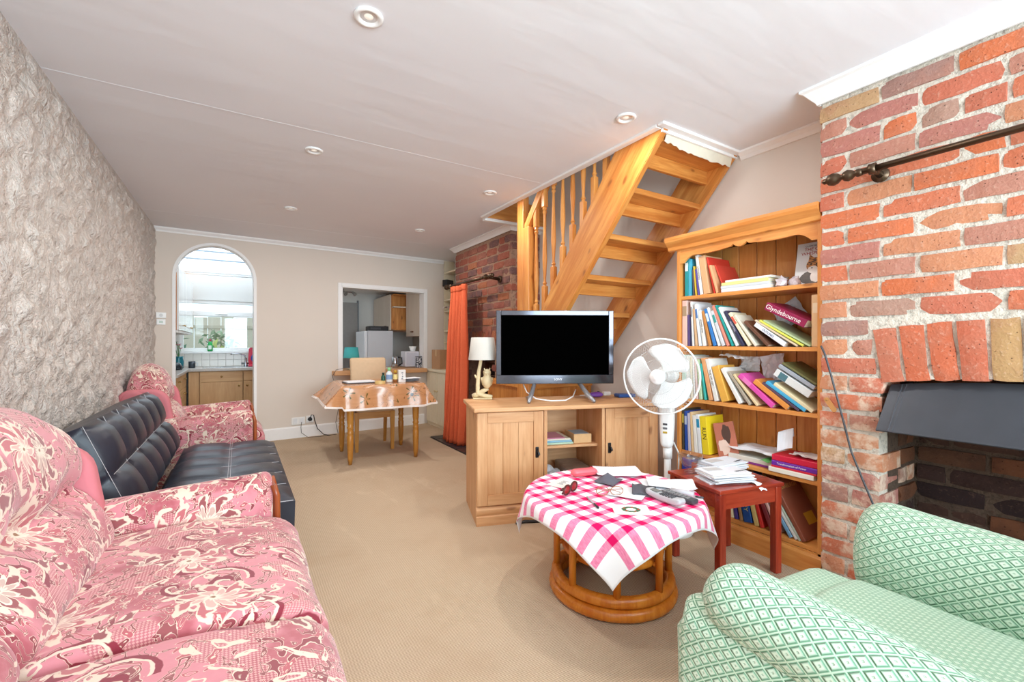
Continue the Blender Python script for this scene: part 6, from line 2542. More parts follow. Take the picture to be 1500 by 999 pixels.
# ================================================================== THINGS ON THE COFFEE TABLE
TOPZ = CTZ + 0.0055
t = thing('spectacle_case', 'pink hard spectacle case at the back of the gingham table', 'case', (1.56, 1.80, TOPZ), -0.25)
bm = new()
soft(bm, rrect(0.052, 0.036, 0.016, 5), lambda a, b, s: (-0.075 + s, a, 0.0185 + b), 0.15, 0.024, 5, 4)
link('shell', bm, flat((240, 112, 122), 0.35), t, smooth=True)
bm = new()
tube(bm, [(-0.07, -0.027, 0.019), (0.07, -0.027, 0.019)], 0.0012, 5)
link('seam', bm, flat((200, 80, 92), 0.4), t)
bm = new()


def clothfn(u, v):
    x, y = 0.13 * (u - 0.5), 0.11 * (v - 0.5)
    r = math.hypot(u - 0.5, v - 0.5)
    return (x * (1 - 0.2 * v), y, 0.003 + 0.05 * max(0.0, 0.5 - r) * 1.6 + 0.010 * math.sin(u * 14 + v * 5) * (0.6 - r))


sheet(bm, clothfn, 20, 16, 0.0015)
o = tag(link('lens_cloth', bm, flat((98, 96, 106), 0.9), smooth=True), 'bunched dark grey cloth beside the pink spectacle case', 'cloth')
o.location, o.rotation_euler = (1.590, 1.655, TOPZ + 0.004), (0, 0, 0.4)


def paper(label, x, y, rz, w, d, z, seed, curl=0.006, col=None, nm='paper_sheet', cat='paper'):
    bm = new()
    sheet(bm, lambda u, v: ((u - 0.5) * w, (v - 0.5) * d, curl * (0.6 + noise.noise(Vector((u * 2 + seed, v * 2, seed)))) + curl * 0.8 * (u - 0.5) ** 2 * 4), 8, 8, 0.0008)
    o = link(nm, bm, col or M_PAPER)
    o.location, o.rotation_euler = (x, y, z), (0, 0, rz)
    return tag(o, label, cat)


paper('white writing pad sheet behind the grey cloth on the gingham table', 1.735, 1.735, -0.55, 0.24, 0.17, TOPZ + 0.009, 1)
t = thing('notebook', 'red-edged spiral notebook under the white pad sheet on the gingham table', 'notebook', (1.745, 1.79, TOPZ), -0.62)
bm = new()
box(bm, -0.11, -0.045, 0, 0.11, 0.06, 0.0045)
link('cover', bm, flat((206, 44, 74), 0.5), t)
bm = new()
for i in range(16):
    x = -0.1 + i * 0.0135
    tube(bm, [(x, 0.056, 0.006), (x, 0.066, 0.004)], 0.0018, 5)
link('spiral_binding', bm, M_BLACK, t)
paper('white letter lying in the centre of the gingham table', 1.545, 1.475, 0.5, 0.15, 0.16, TOPZ + 0.001, 3, 0.004)
paper('stack of white sheets at the right edge of the gingham table', 1.80, 1.44, -0.75, 0.22, 0.15, TOPZ + 0.004, 4, 0.012)
paper('second white sheet under the right-hand stack on the gingham table', 1.785, 1.455, -0.55, 0.23, 0.15, TOPZ + 0.0015, 6, 0.004)
t = thing('greeting_card', 'white card with a green wreath picture near the front of the cloth', 'card', (1.405, 1.325, TOPZ), -0.62)
bm = new()
box(bm, -0.075, -0.055, 0, 0.075, 0.055, 0.0015)
link('card', bm, flat((244, 242, 236), 0.6, var=0.01), t)
bm = new()
for k in range(14):
    a = 2 * math.pi * k / 14
    blob_ = [(0.030 * math.cos(a) + 0.011 * math.cos(q), 0.024 * math.sin(a) + 0.008 * math.sin(q)) for q in [i * 1.047 for i in range(6)]]
    prism(bm, blob_, 'z', 0.0013, 0.0018 + 0.00002 * k)
link('print_wreath', bm, flat((74, 122, 84), 0.5, var=0.4, sc=70), t)
bm = new()
for k in range(5):
    a = 1.3 * k
    prism(bm, [(0.030 * math.cos(a) + 0.005 * math.cos(q), 0.024 * math.sin(a) + 0.005 * math.sin(q)) for q in [i * 1.047 for i in range(6)]], 'z', 0.0016, 0.0026)
link('print_berries', bm, flat((206, 70, 50), 0.5), t)
t = thing('postcard', 'pale printed card lying at the far left of the gingham table', 'card', (1.385, 1.76, TOPZ), 0.35)
bm = new()
box(bm, -0.075, -0.05, 0, 0.075, 0.05, 0.0012)
link('card', bm, flat((242, 240, 234), 0.6), t)
bm = new()
for k in range(7):
    box(bm, -0.03 + 0.009 * k, -0.02 + 0.006 * (k % 3), 0.0010, -0.026 + 0.009 * k, 0.015 - 0.004 * (k % 2), 0.0016)
link('print_sketch', bm, flat((150, 156, 158), 0.6), t)


def glasses(name, label, x, y, rz, fcol, lcol, wide, rx=0.0):
    t = thing(name, label, 'glasses', (x, y, TOPZ + 0.002), rz)
    mf = flat(fcol, 0.25)
    bm = new()
    for sx in (-1, 1):
        tube(bm, [(sx * 0.033 + 0.029 * math.cos(q), -0.002, 0.021 + 0.020 * math.sin(q)) for q in [2 * math.pi * i / 20 for i in range(20)]], wide, 7, closed=True)
    tube(bm, [(-0.006, -0.003, 0.028), (0, -0.005, 0.031), (0.006, -0.003, 0.028)], wide, 6)
    link('front_frame', bm, mf, t, smooth=True)
    for sx in (-1, 1):
        bm = new()
        lathe(bm, [(0.0, 0.0), (0.027, 0.0), (0.027, 0.001), (0.0, 0.001)], 18, Matrix.Translation((sx * 0.033, -0.0015, 0.021)) @ Matrix.Rotation(math.radians(90), 4, 'X') @ Matrix.Diagonal((1.0, 0.68, 1, 1)), cap=False)
        link('lens', bm, lcol, t)
        bm = new()
        k_ = 0.010 if sx > 0 else 0.016
        tube(bm, [(sx * 0.063, 0, 0.026), (sx * 0.066, k_ * 0.7, 0.026), (sx * 0.03, k_, 0.024), (-sx * 0.03, k_, 0.016), (-sx * 0.055, k_, 0.006)], wide * 0.9, 6)
        link('arm', bm, mf, t, smooth=True)
    return t


glasses('sunglasses', 'brown sunglasses with reddish lenses standing on the gingham cloth', 1.322, 1.625, 0.38, (84, 40, 34), flat((150, 44, 36), 0.1), 0.0045)
glasses('reading_glasses', 'clear-lensed reading glasses with thin gold frames on the gingham cloth', 1.452, 1.50, -0.5, (176, 128, 96), M_GLASS, 0.0018)


def pen(label, a, b, col):
    a, b = Vector(a), Vector(b)
    t = thing('pen', label, 'pen', (a + b) / 2)
    d = b - a
    bm = new()
    tube(bm, [-d * 0.5, -d * 0.46, d * 0.2], [0.0012, 0.0038, 0.004], 8)
    link('barrel', bm, flat((176, 172, 172), 0.3), t, smooth=True)
    bm = new()
    tube(bm, [d * 0.18, d * 0.5], 0.0048, 8)
    link('cap', bm, flat(col, 0.3), t, smooth=True)


pen('black-capped ballpoint pen on the gingham cloth front', (1.345, 1.535, TOPZ + 0.005), (1.295, 1.405, TOPZ + 0.005), (40, 38, 44))
pen('dark pen at the right edge of the gingham cloth', (1.74, 1.345, TOPZ + 0.005), (1.78, 1.245, TOPZ + 0.005), (70, 70, 78))
t = thing('cordless_phone', 'silver and grey cordless phone handset on the gingham cloth', 'phone', (1.605, 1.315, TOPZ), -1.62)
bm = new()
soft(bm, rrect(0.052, 0.030, 0.012, 5), lambda a, b, s: (-0.10 + s, a * (1 - 0.25 * math.sin(s / 0.2 * math.pi)), 0.017 + b + 0.010 * ((s - 0.1) / 0.1) ** 2), 0.20, 0.018, 5, 10)
link('handset', bm, flat((196, 198, 202), 0.3), t, smooth=True)
bm = new()
box(bm, -0.075, -0.017, 0.0335, -0.03, 0.017, 0.0375, bev=0.002)
link('display', bm, flat((120, 126, 124), 0.2), t)
for r_ in range(5):
    for c_ in range(3):
        bm = new()
        box(bm, -0.018 + r_ * 0.016, -0.017 + c_ * 0.013, 0.030, -0.007 + r_ * 0.016, -0.008 + c_ * 0.013, 0.0355 + (0.002 if r_ > 3 else 0), bev=0.0012, seg=1)
        link('key', bm, flat((70, 74, 80), 0.4), t)
t = thing('remote_control', 'long dark grey remote control behind the cordless phone', 'remote', (1.685, 1.305, TOPZ), -1.52)
bm = new()
box(bm, -0.085, -0.024, 0, 0.085, 0.024, 0.02, bev=0.006)
link('body', bm, flat((74, 74, 80), 0.4), t)
for r_ in range(7):
    for c_ in range(3):
        bm = new()
        box(bm, -0.07 + r_ * 0.019, -0.017 + c_ * 0.0125, 0.0198, -0.058 + r_ * 0.019, -0.008 + c_ * 0.0125, 0.0232)
        link('key', bm, flat((150, 150, 152), 0.5), t)
o = tag(link('glasses_cloth', sheet(new(), lambda u, v: (0.14 * (u - 0.5), 0.11 * (v - 0.5), 0.004 + 0.022 * max(0, math.sin(u * 3.1)) * v + 0.004 * math.sin(v * 12)), 12, 10, 0.001), flat((90, 88, 96), 0.9), smooth=True), 'flat dark grey cloth with a peaked corner behind the phone', 'cloth')
o.location, o.rotation_euler = (1.63, 1.455, TOPZ + 0.006), (0, 0, 0.75)
t = thing('foil_roll', 'short silver paper roll between the remote and white sheets', 'roll', (1.738, 1.325, TOPZ + 0.0135), -1.15)
bm = new()
tube(bm, [(-0.05, 0, 0), (0.05, 0, 0)], 0.013, 14)
link('roll', bm, flat((206, 202, 208), 0.3, var=0.1), t, smooth=True)

# ================================================================== ON THE SIDE TABLE
SM = Matrix.Translation(sc_) @ Matrix.Rotation(srz, 4, 'Z')
t = thing('glass_dish', 'clear fluted glass dish at the back left corner of the side table', 'dish', (2.075, 1.53, sh), 0)
bm = new()
prof = [(0.030, 0.0), (0.032, 0.004), (0.012, 0.010), (0.012, 0.022), (0.036, 0.034), (0.058, 0.075), (0.066, 0.098), (0.062, 0.098), (0.054, 0.075), (0.03, 0.040), (0.0, 0.034)]
rings = []
for r, z in prof:
    rings.append([(r * (1 + (0.05 if z > 0.05 else 0) * math.cos(k * math.pi / 2)) * math.cos(2 * math.pi * k / 32), r * (1 + (0.05 if z > 0.05 else 0) * math.cos(k * math.pi / 2)) * math.sin(2 * math.pi * k / 32), z) for k in range(32)])
for a, b in zip(rings, rings[1:]):
    A = a
V_ = [[bm.verts.new(p) for p in r] for r in rings[:-1]]
for a, b in zip(V_, V_[1:]):
    for k in range(32):
        bm.faces.new((a[k], a[(k + 1) % 32], b[(k + 1) % 32], b[k]))
bm.faces.new(V_[0][::-1])
bm.faces.new(V_[-1])
link('bowl', bm, mat_glass('dish_glass', (0.985, 0.985, 0.99, 1), 0.35), t, smooth=True)
rr = random.Random(8)
labs = ['white window envelope topmost on the front pile of letters', 'white window envelope topmost on the rear pile of letters']
z = sh + 0.0006
for pile, (lx, ly, rz0, n) in enumerate(((-0.045, -0.055, -0.10, 7), (0.06, 0.075, 0.12, 8))):
    z = sh + 0.0006
    for i in range(n):
        top = i == n - 1
        lab = labs[pile] if top else 'white envelope %s in the %s pile of letters on the side table' % (('lowest', 'second up', 'third up', 'fourth up', 'fifth up', 'sixth up', 'seventh up')[i], ('front', 'rear')[pile])
        t = thing('envelope', lab, 'envelope', (0, 0, 0), 0, 'letters on the side table')
        t.matrix_world = SM @ Matrix.Translation((lx + rr.uniform(-0.012, 0.012), ly + rr.uniform(-0.012, 0.012), z)) @ Matrix.Rotation(rz0 + rr.uniform(-0.12, 0.12) * (0.4 if top else 1), 4, 'Z')
        bm = new()
        tk = 0.005
        sheet(bm, lambda u, v: ((u - 0.5) * 0.225, (v - 0.5) * 0.135, tk + 0.002 * math.sin(u * 3.14) + 0.0008 * noise.noise(Vector((u * 4, v * 4, i)))), 8, 6, tk)
        link('sheet', bm, flat(((236, 238, 244), (226, 232, 240), (240, 238, 234))[i % 3], 0.7, var=0.02), t)
        if top:
            bm = new()
            box(bm, -0.09, -0.005, 0.0064, 0.0, 0.045, 0.0078, bev=0.0004)
            link('address_window', bm, flat((206, 206, 208), 0.4), t)
            text('printed_word', 'LENNAE', 0.018, flat((50, 54, 60), 0.6), Matrix.Translation((0.07, -0.035, 0.0075)) @ Matrix.Rotation(0.15, 4, 'Z'), t)
        z += 0.0072 if not top else 0
o = tag(link('torn_scrap', sheet(new(), lambda u, v: (0.045 * (u - 0.5), -0.06 * v + 0.02, 0.004 * math.sin(u * 5) - (0.05 * (v - 0.45) if v > 0.45 else 0)), 6, 8, 0.0008), M_PAPER), 'torn white paper flap hanging over the side table edge', 'paper')
o.matrix_world = SM @ Matrix.Translation((0.055, -0.155, sh + 0.008)) @ Matrix.Rotation(0.1, 4, 'Z')

# ================================================================== DINING CORNER
drz = -math.radians(3.5)
DC = Vector((1.235, 4.66, 0))
DM = Matrix.Translation(DC) @ Matrix.Rotation(drz, 4, 'Z')
dt = thing('dining_table', 'small golden oak dining table with turned legs by the hatch', 'table', DC, drz)
TWX, TWY, TH = 0.39, 0.35, 0.748
bm = new()
box(bm, -TWX, -TWY, TH - 0.022, TWX, TWY, TH, bev=0.006)
link('tabletop', bm, wood('oak', 'x'), dt)
bm = new()
for x0, y0, x1, y1 in ((-0.31, -0.30, 0.31, -0.28), (-0.31, 0.28, 0.31, 0.30), (-0.31, -0.30, -0.29, 0.30), (0.29, -0.30, 0.31, 0.30)):
    box(bm, x0, y0, TH - 0.11, x1, y1, TH - 0.022)
link('apron', bm, wood('oak', 'x'), dt)
lp = [(0.017, 0.0), (0.024, 0.06), (0.030, 0.20), (0.031, 0.27), (0.025, 0.285), (0.032, 0.298), (0.026, 0.31), (0.026, 0.34), (0.033, 0.352), (0.025, 0.366), (0.030, 0.40), (0.033, 0.50), (0.030, 0.58), (0.026, 0.60), (0.031, 0.615), (0.031, 0.72)]
for sx in (-1, 1):
    for sy in (-1, 1):
        bm = new()
        lathe(bm, lp, 16, Matrix.Translation((sx * 0.315, sy * 0.30, 0)))
        link('leg', bm, wood('oak', 'z'), dt, smooth=True)
bm = new()
OW, OD = 1.24, 1.20


def oil(u, v):
    x, y = (u - 0.5) * OW, (v - 0.5) * OD
    ex, ey = TWX + 0.006, TWY + 0.006
    dx, dy = max(0.0, abs(x) - ex), max(0.0, abs(y) - ey)
    sx, sy = math.copysign(1, x), math.copysign(1, y)
    if dx == 0 and dy == 0:
        return (x, y, TH + 0.004)
    m = max(dx, dy)
    fl_x = (0.72 if sx < 0 else 0.2) if not (sx < 0 and sy < 0 and dx and dy) else 0.5
    fl_y = 0.16
    if dx and dy:
        k = min(dx, dy) / m
        fl_x += 0.22 * k
        fl_y += 0.3 * k
        z = TH + 0.004 - m * (0.93 - 0.1 * k) * (0.9 if sx < 0 else 1.0)
        z += 0.0
    else:
        z = TH + 0.004 - m * (0.82 if (sx < 0 and dx) else 0.95)
    wv = 0.012 * math.sin((x if dy else y) * 22) * min(1, m / 0.1)
    return (sx * (ex + dx * fl_x if dx else abs(x)) + (0 if dx else 0), sy * (ey + dy * fl_y + wv if dy else abs(y)), z)


sheet(bm, oil, 62, 58, 0.0018, (OW, OD))
ob = link('tablecloth', bm, M_OIL, smooth=True, angle=60)
ob.data.materials.append(flat((240, 228, 220), 0.4))
npol = 62 * 58
for p in ob.data.polygons:
    i = p.index
    if npol <= i:
        p.material_index = 1
    else:
        cu, cv = i // 58, i % 58
        if cu in (0, 61) or cv in (0, 57):
            p.material_index = 1
ob.location, ob.rotation_euler = DC, (0, 0, drz)
tag(ob, 'glossy orange oilcloth with olive print over the dining table', 'tablecloth')
DZ = TH + 0.0055


def ont(x, y):
    p = DM @ Vector((x, y, 0))
    return (p.x, p.y, DZ)


t = thing('folder', 'dark folder with white pages at the left of the dining table', 'folder', ont(-0.20, -0.05), drz + 0.1)
bm = new()
box(bm, -0.14, -0.10, 0, 0.14, 0.10, 0.010, bev=0.002)
link('cover', bm, flat((90, 88, 92), 0.5), t)
bm = new()
box(bm, -0.13, -0.105, 0.0105, 0.145, 0.09, 0.018)
link('pages', bm, M_PAPER, t)
t = thing('tape_roll', 'roll of yellowish parcel tape on the dining table front', 'tape', ont(-0.03, -0.26), 0)
bm = new()
lathe(bm, [(0.038, 0), (0.05, 0), (0.05, 0.026), (0.038, 0.026), (0.038, 0)], 24, cap=False)
link('tape', bm, flat((226, 196, 130), 0.4), t, smooth=False)


def bottle(label, x, y, prof, col, capc, capz, lab=None):
    t = thing('bottle', label, 'bottle', ont(x, y), 0, 'bottles on the dining table')
    bm = new()
    lathe(bm, prof, 16)
    link('body', bm, flat(col, 0.3), t, smooth=True)
    bm = new()
    r, z0, z1 = capz
    lathe(bm, [(r, z0), (r, z1 - 0.004), (r * 0.85, z1)], 14)
    link('cap', bm, flat(capc, 0.35), t, smooth=True)
    if lab:
        bm = new()
        lathe(bm, [(prof[1][0] + 0.0006, 0.03), (prof[1][0] + 0.0006, 0.08)], 16, cap=False)
        link('paper_band', bm, flat(lab, 0.5), t)


bottle('tall white bottle with a pale green cap on the dining table', 0.085, -0.14, [(0.028, 0), (0.032, 0.01), (0.032, 0.09), (0.016, 0.112), (0.014, 0.118)], (226, 234, 236), (150, 214, 150), (0.017, 0.118, 0.15), (130, 160, 200))
bottle('small dark green bottle left of the white bottle on the dining table', 0.03, -0.12, [(0.020, 0), (0.022, 0.006), (0.022, 0.055), (0.011, 0.075), (0.010, 0.08)], (30, 84, 66), (40, 60, 50), (0.013, 0.08, 0.10))
bottle('small brown bottle with a yellow label on the dining table', 0.145, -0.15, [(0.020, 0), (0.022, 0.006), (0.022, 0.07), (0.012, 0.09), (0.011, 0.094)], (150, 92, 44), (206, 160, 50), (0.015, 0.094, 0.12), (240, 222, 150))
t = thing('carton', 'small upright white carton among the bottles on the dining table', 'carton', ont(0.205, -0.17), drz)
bm = new()
box(bm, -0.036, -0.025, 0, 0.036, 0.025, 0.125, bev=0.002)
link('body', bm, flat((240, 240, 238), 0.5, var=0.01), t)
bm = new()
for i in range(4):
    box(bm, -0.008 + 0.005 * (i % 3), -0.0256, 0.03 + i * 0.02, 0.006 + 0.004 * (i % 2), -0.0249, 0.04 + i * 0.02)
link('print', bm, flat((120, 124, 140), 0.5), t)
for i in range(5):
    paper(('lowest sheet', 'second sheet', 'third sheet', 'fourth sheet', 'topmost sheet')[i] + ' of the white paper pile at the right of the dining table', *ont(0.29, -0.08 - 0.01 * i)[:2], drz + (0.1, -0.15, 0.05, -0.08, 0.2)[i], 0.22, 0.16, DZ + 0.008 * i, i + 31, 0.004, None if i != 3 else flat((206, 210, 222), 0.7))

dch = thing('dining_chair', 'beige upholstered golden-legged dining chair behind the dining table', 'chair', (1.265, 5.02, 0), -math.radians(5))
bm = new()
soft(bm, rrect(0.40, 0.07, 0.03, 5, 0.015), lambda a, b, s: (a, -0.22 + s, 0.45 + b), 0.42, 0.03, 4, 6)
link('seat', bm, flat((206, 174, 138), 0.7, var=0.05), dch, smooth=True)
bm = new()
for x0, y0, x1, y1 in ((-0.19, -0.20, 0.19, -0.18), (-0.19, 0.17, 0.19, 0.19), (-0.20, -0.2, -0.18, 0.19), (0.18, -0.2, 0.20, 0.19)):
    box(bm, x0, y0, 0.35, x1, y1, 0.42)
link('seat_frame', bm, wood('oak', 'x'), dch)
for sx in (-1, 1):
    bm = new()
    x = sx * 0.185
    quadbox(bm, [(x - 0.016, -0.205, 0), (x + 0.016, -0.205, 0), (x + 0.016, -0.173, 0), (x - 0.016, -0.173, 0), (x - 0.024, -0.215, 0.42), (x + 0.024, -0.215, 0.42), (x + 0.024, -0.165, 0.42), (x - 0.024, -0.165, 0.42)])
    link('leg', bm, wood('oak', 'z'), dch)
    bm = new()
    quadbox(bm, [(x - 0.016, 0.23, 0), (x + 0.016, 0.23, 0), (x + 0.016, 0.262, 0), (x - 0.016, 0.262, 0), (x - 0.02, 0.165, 0.42), (x + 0.02, 0.165, 0.42), (x + 0.02, 0.205, 0.42), (x - 0.02, 0.205, 0.42)])
    link('leg', bm, wood('oak', 'z'), dch)
bm = new()
soft(bm, rrect(0.38, 0.045, 0.018, 5, 0.01), lambda a, b, s: (a * (1 + 0.06 * s / 0.5), 0.195 - b + 0.09 * (s / 0.5) - 0.02 * math.cos(a * 6), 0.46 + s), 0.525, 0.03, 4, 8)
link('backrest', bm, flat((214, 184, 148), 0.65, var=0.05), dch, smooth=True)

# ================================================================== CURTAINS, RODS AND WALL FITTINGS
cu = thing('curtain', 'long orange curtain bunched at the far brick chimney', 'curtain', (0, 0, 0))
bm = new()


def curt(u, v):
    z = 0.018 + 1.80 * v
    k = 1 - v
    y = 4.52 + 0.44 * u - 0.06 * k * (1 - u) * 1.2
    nf = 6.5
    amp = (0.022 + 0.034 * k) * (1 if 0.02 < u < 0.98 else 0.6)
    x = 2.205 - 0.10 * k + amp * math.sin(u * nf * 2 * math.pi + 0.6 * math.sin(v * 5)) + 0.015 * math.sin(u * 9 + v * 4)
    pin = math.exp(-((v - 0.86) / 0.16) ** 2)
    y = y + (0.03 * (0.5 - u)) * pin
    return (x, y, z)


sheet(bm, curt, 110, 40, 0.003)
link('cloth', bm, M_CURTAIN, cu, smooth=True)
bm = new()
sheet(bm, lambda u, v: (curt(u, 0.965)[0] - 0.006, curt(u, 0.965)[1], 1.755 + 0.07 * v), 110, 3, 0.002)
link('heading', bm, M_CURTAIN, cu, smooth=True)


def rod(name, label, x, ya, yb, z, wallx, r, brackets):
    t = thing(name, label, 'curtain rod', (x, 0, z))
    bm = new()
    tube(bm, [(0, ya, 0), (0, yb, 0)], r, 14)
    link('pole', bm, M_IRON, t, smooth=True)
    for ye, sg in ((ya, 1),):
        bm = new()
        pr = [(r, -0.01), (r * 1.25, 0.0), (r * 1.25, 0.012), (r * 0.8, 0.018), (r * 1.5, 0.03), (r * 1.9, 0.045), (r * 1.5, 0.06), (r * 0.7, 0.068), (r * 1.7, 0.085), (r * 2.1, 0.102), (r * 1.7, 0.12), (r * 0.8, 0.13), (r * 0.95, 0.138), (0.001, 0.15)]
        lathe(bm, pr, 16, Matrix.Translation((0, ye, 0)) @ Matrix.Rotation(math.radians(-90 * sg), 4, 'X'))
        link('finial', bm, M_IRON, t, smooth=True)
    for yy in brackets:
        bm = new()
        tube(bm, [(0, yy - 0.012, 0), (0, yy + 0.012, 0)], r * 1.7, 14)
        tube(bm, [(0, yy, 0), (wallx - x - 0.004, yy, -0.01)], [r * 0.9, r * 1.1], 10)
        tube(bm, [(wallx - x - 0.010, yy, -0.01), (wallx - x - 0.001, yy, -0.01)], r * 2.4, 16)
        link('bracket', bm, M_IRON, t, smooth=True)


rod('curtain_rod', 'bronze curtain rod with ball finial above the near fireplace', 2.295, 0.845, -0.7, 1.892, NX - 0.006, 0.0135, (0.80,))
rod('curtain_rod', 'dark curtain rod carrying the orange curtain on the far chimney', 2.205, 5.02, 4.02, 1.845, FX - 0.006, 0.016, (4.98, 4.10))
bm = new()
lathe(bm, [(0.016, 0), (0.024, 0.01), (0.026, 0.03), (0.018, 0.045), (0.024, 0.06), (0.020, 0.08), (0.004, 0.09)], 14, Matrix.Translation((2.205, 4.03, 1.845)) @ Matrix.Rotation(math.radians(90), 4, 'X'))
o = link('finial', bm, M_IRON, None, smooth=True)
o.parent = [q for q in bpy.data.objects if q.get('label', '').startswith('dark curtain rod')][0]
o.matrix_parent_inverse = Matrix.Translation((2.205, 0, 1.845)).inverted()

# chimney hood
t = thing('fireplace_hood', 'sloping black sheet-metal hood under the near brick arch', 'hood', (0, 0, 0))
bm = new()


def hood(u, v):
    y = FY_A - 0.02 - (FY_A - FY_B - 0.04) * u
    x = NX + 0.045 - 0.135 * v
    yy = AC + (y - AC) * (1 + 0.02 * v)
    return (x, yy, (arch_z(y) - 0.006) * (1 - v) + 0.785 * v)


sheet(bm, hood, 16, 4, 0.004)
link('front_sheet', bm, M_HOOD, t)
bm = new()
for s_ in (0, 1):
    A = [hood(s_, 0), hood(s_, 1)]
    p = [bm.verts.new(q) for q in (A[0], A[1], (NX + 0.30, A[1][1], 0.785), (NX + 0.30, A[0][1], A[0][2]))]
    bm.faces.new(p)
bmesh.ops.solidify(bm, geom=bm.faces[:], thickness=0.003)
link('side_sheet', bm, M_HOOD, t)
bm = new()
tube(bm, [Vector(hood(0.045, v / 6)) + Vector((-0.003, 0, 0.0)) for v in range(7)], 0.004, 6)
tube(bm, [Vector(hood(0.06, v / 6)) + Vector((-0.003, 0, 0.0)) for v in range(7)], 0.003, 6)
tube(bm, [Vector(hood(u / 16, 1)) for u in range(17)], 0.005, 6)
link('edge_bead', bm, M_HOOD, t)
# cable down the brick face, leather tag
bm = new()
cp = [(2.372, 1.03, 1.138), (2.368, 1.012, 1.10), (2.366, 0.985, 1.00), (2.368, 0.945, 0.83), (2.366, 0.905, 0.66), (2.368, 0.865, 0.55), (2.366, 0.825, 0.45), (2.35, 0.80, 0.34), (2.362, 0.815, 0.2), (2.35, 0.82, 0.02)]
pts = []
for i in range(len(cp) - 1):
    for k in range(4):
        a, b = Vector(cp[i]), Vector(cp[i + 1])
        pts.append(a.lerp(b, k / 4))
tube(bm, pts, 0.0045, 7)
tag(link('power_cable', bm, flat((70, 70, 74), 0.4), smooth=True), 'dark cable hanging down the brickwork beside the bookcase', 'cable')
t = thing('leather_tag', 'small tan leather tag hung on the brickwork by the cable', 'tag', (2.372, 0.99, 0.862), 0)
t.rotation_euler = (math.radians(-34), 0, 0)
bm = new()
prism(bm, rrect(0.022, 0.075, 0.0109), 'x', -0.004, 0.0)
link('strap', bm, flat((196, 136, 78), 0.5), t)
bm = new()
lathe(bm, [(0.0035, 0), (0.0035, 0.004), (0.001, 0.005)], 10, Matrix.Translation((-0.004, 0, 0.024)) @ Matrix.Rotation(math.radians(-90), 4, 'Y'))
link('stud', bm, M_BRASS, t)

# recessed downlights
for lab, x, y in (('recessed white downlight nearest the camera, left of the stair opening', 0.415, 1.693), ('recessed white downlight close beside the corner of the stair opening', 1.785, 1.719),
                  ('recessed white downlight in the middle row over the carpet', 0.408, 3.046), ('recessed white downlight by the far end of the stair opening', 1.736, 3.152),
                  ('recessed white downlight in the last row, near the arch', 0.404, 4.464), ('recessed white downlight in the last row, near the far chimney', 1.667, 4.594)):
    t = thing('downlight', lab, 'light', (x, y, CEIL), 0, 'recessed ceiling downlights')
    bm = new()
    lathe(bm, [(0.052, 0.0), (0.054, -0.004), (0.050, -0.009), (0.040, -0.010), (0.034, -0.004), (0.031, -0.001)], 32, cap=False)
    link('ring', bm, M_PLASTIC, t, smooth=True)
    bm = new()
    lathe(bm, [(0.033, -0.0016), (0.024, -0.0030), (0.017, -0.0012)], 24, cap=False)
    link('reflector', bm, flat((226, 226, 226), 0.35, 0.2), t, smooth=True)
    bm = new()
    lathe(bm, [(0.017, -0.0012), (0.010, -0.004), (0.001, -0.005)], 16, cap=False)
    bulb = NB('lit_bulb')
    bulb.b.inputs['Base Color'].default_value = (0.8, 0.76, 0.66, 1)
    bulb.b.inputs['Emission Color'].default_value = (1, 0.95, 0.86, 1)
    bulb.b.inputs['Emission Strength'].default_value = 0.3
    link('bulb', bm, bulb.m, t, smooth=True)
    d = bpy.data.lights.new('downlight_lamp', 'AREA')
    d.shape = 'DISK'
    d.size = 0.06
    d.energy = DOWNLIGHT_W
    d.color = (1.0, 0.96, 0.91)
    lo = bpy.data.objects.new('downlight_lamp', d)
    lo.location = (x, y, CEIL - 0.012)
    C.objects.link(lo)

# alcove cupboard, shelves and their things
t = thing('alcove_cupboard', 'cream tongue-and-groove cupboard in the alcove right of the hatch', 'cupboard', (2.30, 5.28, 0))
bm = new()
box(bm, 0.02, 0.0, 0, 0.44, 0.80, 0.755)
link('body', bm, M_CREAM, t)
bm = new()
box(bm, -0.012, -0.002, 0.755, 0.44, 0.80, 0.79, bev=0.005)
link('top', bm, M_CREAM, t)
for k in range(2):
    d = None
    for i in range(5):
        bm = new()
        y0 = 0.02 + k * 0.39 + i * 0.074
        box(bm, 0.0, y0, 0.05, 0.018, y0 + 0.0725, 0.75, bev=0.003, seg=1)
        if d is None:
            d = link('door', bm, M_CREAM, t)
        else:
            link('slat', bm, M_CREAM, d)
    bm = new()
    lathe(bm, [(0.006, 0), (0.006, 0.012), (0.015, 0.018), (0.012, 0.028), (0.001, 0.030)], 12, Matrix.Translation((0, 0.365 + k * 0.075, 0.50)) @ Matrix.Rotation(math.radians(-90), 4, 'Y'))
    link('knob', bm, flat((226, 206, 160), 0.3), d, smooth=True)
t = thing('alcove_shelves', 'cream fitted shelves in the alcove behind the orange curtain', 'shelves', (2.585, 5.29, 0.79))
bm = new()
box(bm, 0.0, 0.80, 0.0, 0.16, 0.82, 1.575)
box(bm, 0.0, 0.0, 0.0, 0.16, 0.02, 1.575)
link('side_panel', bm, M_CREAM, t)
for z in (0.17, 0.37, 0.53, 0.82, 0.98, 1.16, 1.38):
    bm = new()
    box(bm, 0.0, 0.02, z, 0.16, 0.80, z + 0.02)
    link('shelf', bm, M_CREAM, t)
o = tag(link('shelf_radio', box(new(), -0.075, -0.045, 0, 0.075, 0.045, 0.10, bev=0.008), M_BLACK), 'small black radio on the alcove shelf level with the curtain rod', 'radio')
o.location, o.rotation_euler = (2.60, 5.99, 1.9705), (0, 0, 0.5)
